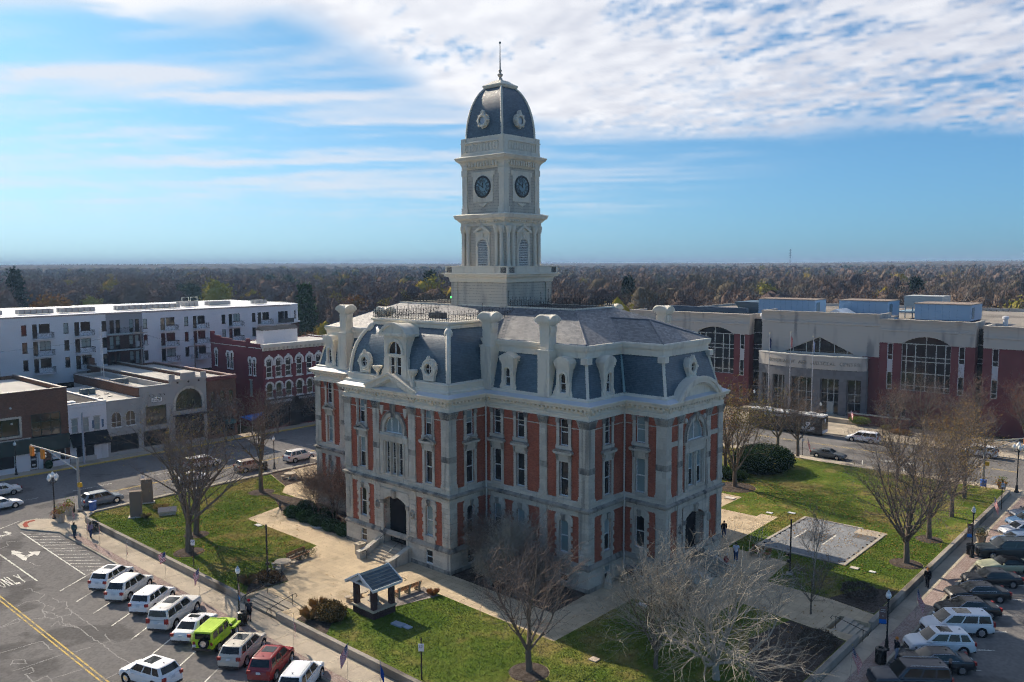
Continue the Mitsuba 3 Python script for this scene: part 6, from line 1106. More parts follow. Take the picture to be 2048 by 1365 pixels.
for z in (44, 50, 56): add(k + '__antenna', B(place(p0[0] + 1, p0[1], z)).box(-2.2, 2.2, -.5, .5, 0, 2.2), 'v_matte', (.4, .4, .42))
# ---------------------------------------------------------------- trees
def tubes(branches):
    """Many tapered branches as one mesh: each (points n x 3, radius at the root, radius at the tip, sides)."""
    V, F, n0 = [], [], 0; by = {}
    for p, ra, rb, s in branches: by.setdefault((len(p), s), []).append((p, ra, rb))
    for (n, s), L in by.items():
        P = np.array([l[0] for l in L]); ra = np.array([l[1] for l in L]); rb = np.array([l[2] for l in L]); m = len(L)
        t = np.gradient(P, axis=1); t /= np.linalg.norm(t, axis=2, keepdims=True) + 1e-9
        ref = np.where(np.abs(t[:, :1, 2:]) < .9, [0, 0, 1.0], [1.0, 0, 0]); a = np.cross(t, ref); a /= np.linalg.norm(a, axis=2, keepdims=True) + 1e-9; b = np.cross(t, a)
        r = ra[:, None] + (rb - ra)[:, None] * np.linspace(0, 1, n)[None, :]; ang = np.arange(s) * 2 * math.pi / s
        v = P[:, :, None] + r[:, :, None, None] * (np.cos(ang)[None, None, :, None] * a[:, :, None] + np.sin(ang)[None, None, :, None] * b[:, :, None])
        i, j = np.meshgrid(np.arange(n - 1), np.arange(s), indexing='ij'); q = np.stack([i * s + j, (i + 1) * s + j, (i + 1) * s + (j + 1) % s, i * s + (j + 1) % s], -1).reshape(-1, 4)
        q = np.vstack([q[:, [0, 1, 2]], q[:, [0, 2, 3]]]); f = (q[None] + (np.arange(m) * n * s)[:, None, None]).reshape(-1, 3) + n0
        V.append(v.reshape(-1, 3)); F.append(f); n0 += m * n * s
    return np.vstack(V), np.vstack(F)
def grow(r, p, d, L, n, wob, up):
    pts = [p]; d = d / np.linalg.norm(d)
    for i in range(n):
        d = d + r.normal(0, wob, 3) + np.array([0, 0, up]); d = d / np.linalg.norm(d); p = p + d * L / n; pts.append(p)
    return np.array(pts), d
def perp(r, d, ang):
    a = r.normal(size=3); a -= d * (a @ d); a /= np.linalg.norm(a); return d * math.cos(ang) + a * math.sin(ang)
def tree_parts(seed, H, spread=.55, trunk_h=.2, limbs=7, kids=(7, 6, 5), wob=.10, up=.06, r0=None, twig=.007, lean=(0, 0), droop=0.0, limb_ang=(.35, .95), leaves=0, lsize=.06, multi=1):
    """Branch lists of a bare tree: (trunk and limbs, branches and twigs, leaf points)."""
    r = np.random.default_rng(seed); r0 = r0 or H * .020; thick, thin, tips = [], [], []
    for s_ in range(multi):
        base = np.array([0, 0, 0.0]) + (np.array([math.cos(s_ * 2.1), math.sin(s_ * 2.1), 0]) * .12 * (multi > 1)); d0 = np.array([lean[0], lean[1], 1.0]) + (np.array([math.cos(s_ * 2.1), math.sin(s_ * 2.1), 0]) * .28 * (multi > 1))
        tp, td = grow(r, base, d0, H * trunk_h, 4, .03, .03); rr = r0 / math.sqrt(multi)
        thick.append((np.vstack([tp[:1] - [0, 0, .15], tp]), rr * 1.25, rr * .85, 9))
        for k in range(limbs):
            a = 2 * math.pi * (k + r.uniform(-.3, .3)) / limbs * 1.0 + s_; tilt = r.uniform(*limb_ang) if k else .12
            start = tp[-1] * 1.0 if k % 2 == 0 or multi > 1 else tp[-2] * .4 + tp[-1] * .6
            d = np.array([math.cos(a) * math.sin(tilt), math.sin(a) * math.sin(tilt), math.cos(tilt)]); L1 = H * (1 - trunk_h) * (r.uniform(.72, .95) * (1.0 if tilt < .5 else (spread + .25)))
            lp, ld = grow(r, start, d, L1, 7, wob, up); ra1 = rr * r.uniform(.42, .6); thick.append((lp, ra1, .018, 6))
            for m in range(kids[0]):
                f = .18 + .78 * (m + r.random()) / kids[0]; i = min(6, int(f * 7)); p1 = lp[i] + (lp[i + 1] - lp[i]) * (f * 7 - i); dd = lp[i + 1] - lp[i]; dd /= np.linalg.norm(dd)
                d2 = perp(r, dd, r.uniform(.45, 1.0)); d2[2] += .12 - droop; L2 = L1 * (.52 - .30 * f) * r.uniform(.8, 1.3) + .5; bp, bd = grow(r, p1, d2, L2, 5, wob * 1.3, up * .8 - droop * .3); rb1 = max(.017, ra1 * (1 - f * .75) * .55); (thick if rb1 > .022 else thin).append((bp, rb1, .010, 5))
                for q in range(kids[1]):
                    g = .15 + .83 * (q + r.random()) / kids[1]; i2 = min(4, int(g * 5)); p2 = bp[i2] + (bp[i2 + 1] - bp[i2]) * (g * 5 - i2); e = bp[i2 + 1] - bp[i2]; e /= np.linalg.norm(e)
                    d3 = perp(r, e, r.uniform(.4, .95)); d3[2] += .10 - droop; L3 = L2 * (.55 - .25 * g) * r.uniform(.8, 1.3) + .25; sp, sd = grow(r, p2, d3, L3, 3, wob * 1.6, up - droop * .2); thin.append((sp, max(twig * 1.7, .012), twig * .8, 3))
                    for w in range(kids[2]):
                        h = r.uniform(.2, 1); i3 = min(2, int(h * 3)); p3 = sp[i3] + (sp[i3 + 1] - sp[i3]) * (h * 3 - i3); u = sp[i3 + 1] - sp[i3]; u /= np.linalg.norm(u)
                        d4 = perp(r, u, r.uniform(.35, .9)); d4[2] += .08 - droop; wp, wd = grow(r, p3, d4, L3 * r.uniform(.35, .75) + .12, 2, .2, 0); thin.append((wp, twig, twig * .5, 3)); tips.append(wp[-1])
    tips = np.array(tips)
    lf = tips[r.choice(len(tips), min(len(tips), leaves), replace=False)] if leaves else None
    return thick, thin, lf, r
def leafmesh(pts, size, r, per=2):
    P = np.repeat(pts, per, 0) + r.normal(0, size * 1.2, (len(pts) * per, 3)); m = len(P); a = r.normal(size=(m, 3)); a /= np.linalg.norm(a, axis=1, keepdims=True); b = np.cross(a, r.normal(size=(m, 3))); b /= np.linalg.norm(b, axis=1, keepdims=True)
    s = size * r.uniform(.6, 1.3, (m, 1)); V = np.stack([P - a * s, P + b * s * .6, P + a * s, P - b * s * .6], 1).reshape(-1, 3); i = np.arange(m)[:, None] * 4
    return V, np.vstack([i + [0, 1, 2], i + [0, 2, 3]])
def bare_tree(name, x, y, label, seed, H, z=0, bark_='bark', twig_='bark_twig', leafcol=None, group=None, rot=0, lsize=.06, sx=1, per=2, **kw):
    th, tn, lf, r = tree_parts(seed, H, **kw); M = place(x, y, z, rot, sx); k = thing(name, label, 'tree' if 'shrub' not in name else 'shrub', group)
    add(k + '__trunk', tubes(th), bark_, smooth=True, tw=M); add(k + '__crown', tubes(tn), twig_, tw=M)
    if lf is not None: add(k + '__leaves', leafmesh(lf, lsize, r, per), 'leaf', leafcol, tw=M)
    return k
YEL, ORG, OLV = (.42, .31, .05), (.36, .17, .05), (.20, .20, .05)
bare_tree('bare_tree', -36.33, -17.97, 'large bare tree with a few yellow leaves behind the left row of flags', 11, 15.8, leaves=420, leafcol=YEL, lsize=.07, limbs=8, kids=(8, 6, 4), limb_ang=(.3, .85), trunk_h=.20, spread=.55)
bare_tree('bare_tree', -40.87, -14.82, 'bare tree just behind the large yellow-flecked tree on the left lawn', 12, 14.0, leaves=160, leafcol=YEL, lsize=.07, limbs=7, kids=(7, 6, 4), limb_ang=(.3, .8), trunk_h=.24)
bare_tree('bare_tree', -50.26, -1.27, 'slim bare tree beside the parallel parked cars on the left', 13, 13.2, limbs=7, kids=(7, 6, 4), limb_ang=(.25, .75), trunk_h=.30)
bare_tree('bare_tree', 5.19, -13.98, 'bare vase-shaped tree in a mulch ring on the front lawn', 14, 11.2, limbs=8, kids=(7, 6, 4), limb_ang=(.3, .95), trunk_h=.15, twig=.008)
bare_tree('bare_tree', 15.6, -6.2, 'wide spreading bare tree with sunlit pale branches at the bottom of the picture', 15, 10.4, bark_='bark_pale', twig_='bark_pale', limbs=11, kids=(9, 6, 4), limb_ang=(.35, 1.25), trunk_h=.12, spread=.85, wob=.15, up=.05, twig=.010, r0=.24)
bare_tree('bare_tree', 11.6, -7.6, 'smaller bare tree at left under the wide pale-branched tree', 16, 8.0, twig_='bark_pale', limbs=8, kids=(7, 6, 4), limb_ang=(.4, 1.15), trunk_h=.15, spread=.8, twig=.009)
bare_tree('bare_tree', 18.66, 25.7, 'big bare tree with a mulch ring beside the right-hand street wall', 17, 13.2, limbs=10, kids=(9, 7, 5), limb_ang=(.3, 1.0), trunk_h=.17, leaves=900, leafcol=(.36, .24, .08), lsize=.05)
bare_tree('bare_tree', 18.3, 34.6, 'bare tree by the street wall, second from the side steps', 18, 11.8, limbs=9, kids=(8, 7, 5), limb_ang=(.3, .95), trunk_h=.2, leaves=900, leafcol=(.38, .25, .07), lsize=.06)
bare_tree('bare_tree', 18.0, 44.5, 'bare tree by the street wall, third from the side steps', 19, 11.2, limbs=8, kids=(7, 6, 4), trunk_h=.22, leaves=1500, leafcol=(.40, .26, .07), lsize=.07)
bare_tree('bare_tree', 17.2, 53.5, 'bare tree with clinging orange leaves at the far end of the street wall', 20, 11.5, limbs=8, kids=(7, 6, 4), trunk_h=.22, leaves=1500, leafcol=(.40, .24, .07), lsize=.07)
bare_tree('bare_tree', 8.5, 56.5, 'bare brown tree on the back lawn opposite the white minivan', 21, 11.0, limbs=9, kids=(7, 6, 4), trunk_h=.18, leaves=300, leafcol=(.36, .22, .08), lsize=.06)
bare_tree('leafy_tree', -6.13, 39.92, 'tree with thin olive and orange leaves beside the right corner of the courthouse', 22, 13.4, limbs=8, kids=(7, 6, 4), trunk_h=.16, leaves=2600, leafcol=(.25, .20, .06), lsize=.10, limb_ang=(.25, .8))
bare_tree('leafy_tree', -10.9, 46.5, 'tree with russet leaves behind the olive-leaved tree', 23, 12.0, limbs=8, kids=(7, 6, 4), trunk_h=.2, leaves=2300, leafcol=(.30, .15, .06), lsize=.10)
bare_tree('bare_tree', -10.05, 61.4, 'grey bare tree in front of the black trailer, left one', 24, 12.0, limbs=8, kids=(7, 6, 4), trunk_h=.22, leaves=260, leafcol=ORG)
bare_tree('bare_tree', -7.2, 62.2, 'grey bare tree in front of the black trailer, right one', 25, 11.6, limbs=8, kids=(7, 6, 4), trunk_h=.22, leaves=160, leafcol=ORG)
bare_tree('bare_tree', 15.08, 62.6, 'stout bare tree beside the far traffic signal', 26, 11.5, limbs=8, kids=(8, 6, 4), trunk_h=.2, leaves=300, leafcol=(.40, .25, .08))
i_ = 0
for (x, y, H, lab, lc, nl) in [(2.4, 91, 11.5, 'pinkish bare tree covering the arched judicial window', (.34, .17, .10), 500), (9.5, 90, 11.0, 'bare pinkish tree right of the arched judicial window', (.34, .16, .10), 700), (17, 91, 11.5, 'russet-tipped bare tree at the right edge before the judicial building', (.36, .14, .06), 1500), (24, 90, 11, 'bare tree at the far right edge of the picture', (.34, .16, .08), 900), (-2.6, 92.5, 7.5, 'low rounded bare tree beside the planter wall', (.34, .18, .10), 500)]:
    bare_tree('street_tree', x, y, lab, 40 + i_, H, z=ZS, limbs=8, kids=(7, 6, 5), trunk_h=.18, leaves=nl, leafcol=lc, lsize=.05, limb_ang=(.25, .8)); i_ += 1
for (x, y, H, lab) in [(-79.5, 12.5, 8.5, 'bare street tree before the red corner building'), (-79, 22, 9.0, 'bare street tree hiding the visitor sign'), (-79, 31, 8.5, 'bare street tree at the left edge of the courthouse')]:
    bare_tree('street_tree', x - 4.2, y, lab, 50 + i_, H, z=ZS, limbs=7, kids=(6, 6, 4), trunk_h=.2, limb_ang=(.3, .9)); i_ += 1
bare_tree('slender_tree', 16.3, 8.6, 'thin dark bare tree beside the side steps', 31, 5.4, limbs=6, kids=(6, 5, 3), trunk_h=.2, twig=.006, r0=.07, bark_='bark')
bare_tree('slender_tree', 14.42, 13.65, 'pale thin sapling by the parking pad', 32, 7.2, limbs=5, kids=(5, 4, 3), trunk_h=.35, twig=.005, r0=.055, bark_='bark_pale', limb_ang=(.15, .5))
bare_tree('small_tree', -33.5, -2.2, 'small multi-stem bare tree above the clipped round bushes, right one', 33, 6.2, multi=3, limbs=5, kids=(7, 6, 4), trunk_h=.16, limb_ang=(.2, .8), r0=.12)
bare_tree('small_tree', -36.4, -2.6, 'small multi-stem bare tree above the clipped round bushes, left one', 34, 6.0, multi=3, limbs=5, kids=(7, 6, 4), trunk_h=.16, limb_ang=(.2, .8), r0=.12)
for i, (x, y, H, lab) in enumerate([(-9.2, -2.6, 5.2, 'tall grey leafless shrub in the dark corner bed, left one'), (-6.2, -2.8, 5.6, 'tall grey leafless shrub in the middle of the dark corner bed'), (-3.4, -3.2, 4.0, 'grey leafless shrub at the right end of the dark corner bed'), (-7.6, -4.4, 3.0, 'low grey leafless shrub at the front of the corner bed'), (9.0, -.6, 3.2, 'low leafless shrub in the shaded lawn below the large pale tree')]):
    bare_tree('bare_shrub', x, y, lab, 60 + i, H, twig_='bark_pale' if i % 2 else 'bark_twig', bark_='bark_pale', multi=4, limbs=6, kids=(7, 6, 4), trunk_h=.10, limb_ang=(.2, .8), r0=.09, twig=.007)
# clipped and leafy shrubs
def bush(name, x, y, rx, ry, h, label, col, group=None, z=0, n=2600, ls=.06, core=True, cat='bush', flat=1.0):
    k = thing(name, label, cat, group); r = np.random.default_rng(int(abs(x * 131 + y * 17) * 10)); d = r.normal(size=(n, 3)); d /= np.linalg.norm(d, axis=1, keepdims=True); d[:, 2] = np.abs(d[:, 2]) * 1.0 - .25 * (r.random(n) < .4)
    bump = 1 + .10 * (meshkit.noise(d * 2.3 + x, 3) - .5) * 2
    P = d * bump[:, None] * r.uniform(.90, 1.03, (n, 1)) * np.array([rx, ry, h * .62]) + np.array([x, y, z + h * .38]); P[:, 2] = np.maximum(P[:, 2], z + .03)
    add(k + '__foliage', leafmesh(P, ls, r, 1), 'leaf', col)
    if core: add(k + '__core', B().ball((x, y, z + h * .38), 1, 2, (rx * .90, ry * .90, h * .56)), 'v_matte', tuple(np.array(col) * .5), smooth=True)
    return k
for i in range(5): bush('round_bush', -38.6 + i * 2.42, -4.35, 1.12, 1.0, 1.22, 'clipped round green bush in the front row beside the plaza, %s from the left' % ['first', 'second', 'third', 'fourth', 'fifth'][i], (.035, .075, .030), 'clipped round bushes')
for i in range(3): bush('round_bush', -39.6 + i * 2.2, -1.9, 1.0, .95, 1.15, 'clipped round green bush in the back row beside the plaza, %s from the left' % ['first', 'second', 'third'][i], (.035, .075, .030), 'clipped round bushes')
bush('hedge', -7.6, 51.0, 4.3, 5.2, 3.3, 'large dense dark green clipped hedge on the back lawn', (.030, .055, .022), n=11000, ls=.10, cat='hedge')
bush('hedge', -9.5, 43.6, 3.5, 1.6, 1.4, 'low dark green hedge beside the courthouse corner', (.035, .065, .022), n=3500, ls=.08, cat='hedge')
bush('low_shrub', 17.9, 15.1, 1.5, 1.4, 1.0, 'dark low bare shrub in the bed beside the side steps', (.10, .085, .07), n=2600, ls=.06, core=False)
bush('low_shrub', 18.8, 3.6, 1.4, 1.6, .9, 'dark low shrub below the side steps', (.10, .085, .065), n=2400, ls=.06, core=False)
bush('flowering_shrub', -12.7, -17.9, 1.5, 1.2, 1.35, 'brown-flowered hydrangea shrub beside the front steps', (.13, .09, .035), n=2600, ls=.08)
bush('flowering_shrub', -23.6, -16.8, 1.3, .9, .9, 'brown dry shrub at the left of the front steps', (.13, .085, .045), n=1800, ls=.06)
bush('flowering_shrub', -26.6, -11.4, .9, 1.6, .7, 'small flowering plant behind the left bench', (.12, .11, .05), n=900, ls=.06, core=False)
bush('low_hedge', -47.0, 5.2, 3.0, .8, .8, 'yellow-brown low hedge beside the far left plaza', (.26, .19, .05), n=2600, ls=.07, cat='hedge')
bush('low_shrub', 2.2 - 11, 93.2, 1.9, .9, 1.2, 'bright green shrub before the planter wall', (.15, .19, .04), z=.0, n=1800, ls=.08); bush('low_shrub', -4.2, 92.9, .9, .6, .8, 'small yellow-green shrub behind the white minivan', (.28, .24, .05), z=ZS, n=900, ls=.07)
bush('low_shrub', -1.0, 90.3, 2.0, .7, .9, 'orange-brown shrub right of the white minivan', (.30, .16, .05), z=ZS, n=1500, ls=.07)
def grass_clump(x, y, r_, h, label, col=(.30, .19, .07)):
    k = thing('ornamental_grass', label, 'grass clump'); r = np.random.default_rng(int(abs(x * 91 + y * 7))); n = 520; a = r.uniform(0, 6.28, n); q = r.uniform(0, .3, n) * r_; base = np.column_stack([x + q * np.cos(a), y + q * np.sin(a), np.zeros(n)]); out = r.uniform(.5, 1.1, n) * r_; tip = np.column_stack([x + out * np.cos(a), y + out * np.sin(a), h * r.uniform(.6, 1.05, n)]); w = np.column_stack([-np.sin(a), np.cos(a), np.zeros(n)]) * .02
    V = np.stack([base - w, base + w, (base + tip) / 2 + [0, 0, h * .18], tip], 1).reshape(-1, 3); i = np.arange(n)[:, None] * 4; add(k + '__blades', (V, np.vstack([i + [0, 1, 2], i + [1, 3, 2]])), 'leaf', col)
grass_clump(-13.9, -19.1, .85, 1.0, 'tan ornamental grass clump nearest the front steps'); grass_clump(-14.9, -17.6, .8, 1.0, 'tan ornamental grass clump behind the one nearest the front steps'); grass_clump(-24.3, -18.6, .9, .9, 'dry ornamental grass left of the front steps', (.22, .15, .08)); grass_clump(-9.9, -9.2, .6, .6, 'orange grass clump at the right end of the right bench', (.34, .16, .05)); grass_clump(-52.0, -13.4, .9, .9, 'tan grass clump beside the stone pillars', (.34, .27, .12)); grass_clump(-50.6, -15.8, .6, .6, 'smaller tan grass clump before the stone pillars', (.34, .27, .12))
# ---- the woods beyond the town: each of the nearest 300 is a thing, the rest one mass
def far_tree(seed, H, R, nb, kind):
    r = np.random.default_rng(seed); th = []; 
    if kind != 'conifer':
        tp = np.array([[0, 0, -1], [r.normal(0, .2), r.normal(0, .2), H * .25], [r.normal(0, .4), r.normal(0, .4), H * .6]]); th.append((tp, H * .018, H * .008, 5))
        for i in range(9):
            a = i * 2.4 + r.uniform(-.4, .4); z0 = H * r.uniform(.22, .5); t = np.array([R * .75 * math.cos(a), R * .75 * math.sin(a), H * r.uniform(.6, .95)]); m = np.array([t[0] * .45, t[1] * .45, z0 + (t[2] - z0) * .55]); th.append((np.array([[0, 0, z0], m, t]), H * .009, H * .002, 4))
        d = r.normal(size=(nb, 3)); d /= np.linalg.norm(d, axis=1, keepdims=True); d[:, 2] = d[:, 2] * .9 + .1; rad = r.uniform(.35, 1.0, nb) ** .6 * (1 + .35 * (meshkit.noise(d * 2.2 + seed, 1) - .5) * 2)
        c = np.array([0, 0, H * .62]); P = c + d * rad[:, None] * np.array([R, R, H * .38])
    else:
        t = r.random(nb) ** .7; a = r.uniform(0, 6.28, nb); rr = R * (1 - t) * r.uniform(.5, 1.05, nb) * (1 + .25 * np.sin(t * 40)); P = np.column_stack([rr * np.cos(a), rr * np.sin(a), H * (.08 + .92 * t)]); d = np.column_stack([np.cos(a), np.sin(a), np.full(nb, -.25)]); th.append((np.array([[0, 0, -1], [0, 0, H * .5], [0, 0, H * .95]]), H * .015, .05, 5))
    return th, P, d, r
def twigfan(P, d, r, L, w):
    n = len(P); d = d + r.normal(0, .45, (n, 3)); d[:, 2] += .35; d /= np.linalg.norm(d, axis=1, keepdims=True); s = np.cross(d, r.normal(size=(n, 3))); s /= np.linalg.norm(s, axis=1, keepdims=True); l = L * r.uniform(.5, 1.2, (n, 1))
    V = np.stack([P - s * w, P + s * w, P + d * l + s * w * .3], 1).reshape(-1, 3); return V, np.arange(3 * n).reshape(-1, 3)
KINDS = []                                                    # (name, label words, parts)
def lump(seed, H, R, sub=2, k=.84):
    r = np.random.default_rng(seed + 900); m = trimesh.creation.icosphere(sub, 1.0); d = np.array(m.vertices); q = 1 + .62 * (meshkit.fbm(d * 1.9 + seed * 3.1, 2, 4) - .5) * 2
    return d * q[:, None] * np.array([R, R, H * .40]) * k + [0, 0, H * .58], np.array(m.faces)
def mk(kind, words, seed, H, R, nb, crown_mat, col, leafy, L=1.5, w=.07, bk='bark'):
    th, P, d, r = far_tree(seed, H, R, nb, 'conifer' if kind == 'conifer' else 'x')
    cr_ = leafmesh(P, L, r, 1) if leafy else twigfan(P, d, r, L, w); parts = {'trunk': keep(tubes(th), bk), 'crown': keep(cr_, crown_mat, col)}
    if kind not in ('conifer', 'pale_sycamore'): parts['inner_crown'] = keep(lump(seed, H, R), 'v_matte', tuple(np.array(col) * .82), smooth=True)
    KINDS.append((kind, words, parts))
TW = [(.150, .112, .098), (.180, .135, .108), (.128, .100, .096), (.20, .145, .12), (.165, .14, .105)]
for i in range(7): mk('woodland_tree', 'bare grey-brown tree', 100 + i, 20 + (i * 37 % 5), 6.4 + (i % 3) * .9, 1100, 'v_matte', TW[i % 5], False, 2.6, .10)
for i in range(2): mk('yellow_tree', 'yellow-leaved autumn tree', 120 + i, 18 + i * 3, 6.0, 1500, 'leaf', [(.40, .31, .045), (.30, .27, .06)][i], True, .55)
mk('russet_tree', 'russet-leaved tree', 124, 17, 5.6, 1300, 'leaf', (.27, .155, .065), True, .5)
for i in range(2): mk('conifer', 'dark green conifer', 130 + i, 19 + i * 3, 4.6, 2200, 'leaf', [(.045, .085, .030), (.024, .048, .034)][i], True, .75)
mk('pale_sycamore', 'white-barked bare sycamore', 134, 25, 7.5, 900, 'v_matte', (.26, .215, .19), False, 2.4, .09, 'bark_pale')
mk('olive_tree', 'olive-green leafy tree', 136, 18, 6, 1300, 'leaf', (.16, .165, .06), True, .5)
lite = []
for i in range(6):
    th, P, d, r = far_tree(150 + i, 19 + i % 3, 6.6, 200, 'x'); v1, f1 = twigfan(P, d, r, 3.0, .26); v2, f2 = tubes(th[:3]); v3, f3 = lump(150 + i, 19 + i % 3, 6.6, 2, .9); lite.append((np.vstack([v1, v2, v3]), np.vstack([f1, f2 + len(v1), f3 + len(v1) + len(v2)])))
built = [sbox(-345, -70, -80, 115), sbox(-80, -80, 75, 100), sbox(-62, 95, 52, 164), sbox(-345, 100, -255, 190), sbox(-434, 104, -408, 132), sbox(-310, 206, -290, 226)]
nogo = unary_union(built); c2 = CAM[:2]
def sector(n, r0, r1, half=.60):
    rr = np.sqrt(rng.uniform(r0 ** 2, r1 ** 2, n)); a = YAW + rng.uniform(-half, half, n); return np.column_stack([c2[0] + rr * np.cos(a), c2[1] + rr * np.sin(a)])
import shapely
def scatter(n, r0, r1, gap):
    q = sector(n, r0, r1); q = q[~shapely.contains_xy(nogo, q[:, 0], q[:, 1])]; out = []; cell = {}
    for p in q:
        g_ = (int(p[0] // gap), int(p[1] // gap))
        if any(np.hypot(*(p - o)) < gap for i in (-1, 0, 1) for j in (-1, 0, 1) for o in cell.get((g_[0] + i, g_[1] + j), ())): continue
        cell.setdefault(g_, []).append(p); out.append(p)
    return np.array(out)
near = scatter(2200, 150, 470, 9.6); near = near[np.argsort(np.hypot(*(near - c2).T))]
# trees the photograph shows singly: (x, y, kind index, scale)
special = [(-188, 150, 7, 1.2), (-179, 158, 7, 1.12), (-195, 160, 8, 1.15), (-300, 130, 8, 1.1), (-288, 140, 7, .95), (-246, 43, 9, 1.2), (-215, 118, 10, 1.1), (-210, 175, 11, 1.15), (-300, 206, 10, 1.0), (-365, 70, 11, 1.2), (-172, 96, 7, .62), (-168, 87, 9, .55), (-22, 205, 12, 1.0), (28, 235, 12, 1.05), (36, 226, 7, .85), (-60, 190, 12, .95), (52, 216, 12, .9), (44, 248, 0, 1.25), (-70, 300, 7, 1.0), (-55, 345, 8, .95), (-95, 262, 10, .6), (0, 255, 9, .9), (60, 262, 0, 1.2)]
probs = np.array([.12] * 7 + [.020, .028, .030, .02, .02, .022, .03]); probs /= probs.sum()
lst = [*special] + [(p[0], p[1], int(rng.choice(len(KINDS), p=probs)), rng.uniform(.72, 1.08)) for p in near if min(np.hypot(p[0] - s_[0], p[1] - s_[1]) for s_ in special) > 7.5]
def where(x, y):
    a = math.atan2(y - c2[1], x - c2[0]) - YAW; return 'beyond the left end of the apartment block' if a > .36 else 'beyond the apartment block' if a > .17 else 'left of the clock tower' if a > .05 else 'right of the clock tower' if a > -.16 else 'behind the judicial building' if a > -.40 else 'behind the right end of the judicial building'
for n_i, (x, y, ki, s_) in enumerate(lst[:300]):
    kind, words, parts = KINDS[ki]; lb = words + ' in the woods ' + where(x, y); key = thing(kind, lb, 'tree', lb.replace('tree in', 'trees in').replace('conifer in', 'conifers in').replace('sycamore in', 'sycamores in')); M = place(x, y, -.8, rng.uniform(0, 360), s_)
    for pk, d in parts.items(): scene[key + '__' + pk] = {**d, 'to_world': T4(M.tolist())}
rest = lst[300:]; mid = scatter(3600, 470, 900, 10.5); far = scatter(4200, 880, 2000, 17.0)
tag('woods', 'distant bare woods reaching to the horizon beyond the town', 'woods', kind='stuff')
ptsm = [(x, y, rng.uniform(.8, 1.1)) for x, y, _, _ in rest] + [(p[0], p[1], rng.uniform(.65, 1.05)) for p in mid] + [(p[0], p[1], rng.uniform(.75, 1.15)) for p in far]
cols = [(.150, .112, .098), (.180, .135, .108), (.128, .100, .095), (.20, .14, .115), (.30, .22, .06), (.05, .07, .045), (.165, .14, .105)]
pick = rng.choice(7, len(ptsm), p=[.24, .22, .2, .15, .045, .045, .10]); ntri = 0
for ci in range(7):
    sel = [p for p, c in zip(ptsm, pick) if c == ci]
    for li in range(6):
        s_ = sel[li::6]
        if not s_: continue
        gid = 'woods_kind_%d_%d' % (ci, li); scene[gid] = {'type': 'shapegroup', 'tree': keep(lite[li], 'v_matte', cols[ci])}
        for (x, y, s0) in s_: scene[numbered('woods__tree')] = {'type': 'instance', 'group': {'type': 'ref', 'id': gid}, 'to_world': T4(place(x, y, -.8, rng.uniform(0, 360), s0).tolist())}
# the far forest as one rolling canopy with low hills
rr = np.concatenate([np.linspace(1500, 4200, 110), np.linspace(4240, 9000, 70)]); aa = YAW + np.linspace(-.72, .72, 420); RR, AA = np.meshgrid(rr, aa, indexing='ij'); cx_, cy_ = c2[0] + RR * np.cos(AA), c2[1] + RR * np.sin(AA)
hill = 46 * (meshkit.fbm(np.stack([cx_ / 1500, cy_ / 1500, 0 * cx_], -1), 3, 5) - .42) * np.clip((RR - 1700) / 2500, 0, 1) + 5.0 * np.clip((RR - 2600) / 3500, 0, 1)
crown = 6.5 * meshkit.fbm(np.stack([cx_ / 26, cy_ / 26, 0 * cx_], -1), 3, 8) * np.clip(2.0 - RR / 6000, .6, 1.6)
zz_ = np.where(RR < 1520, -2, 8.5 + hill + crown)
scene['far_forest'] = shape(B().grid(np.stack([cx_, cy_, zz_], -1)), 'canopy', smooth=True); tag('far_forest', 'far forest canopy and low hills along the horizon', 'forest', kind='stuff')
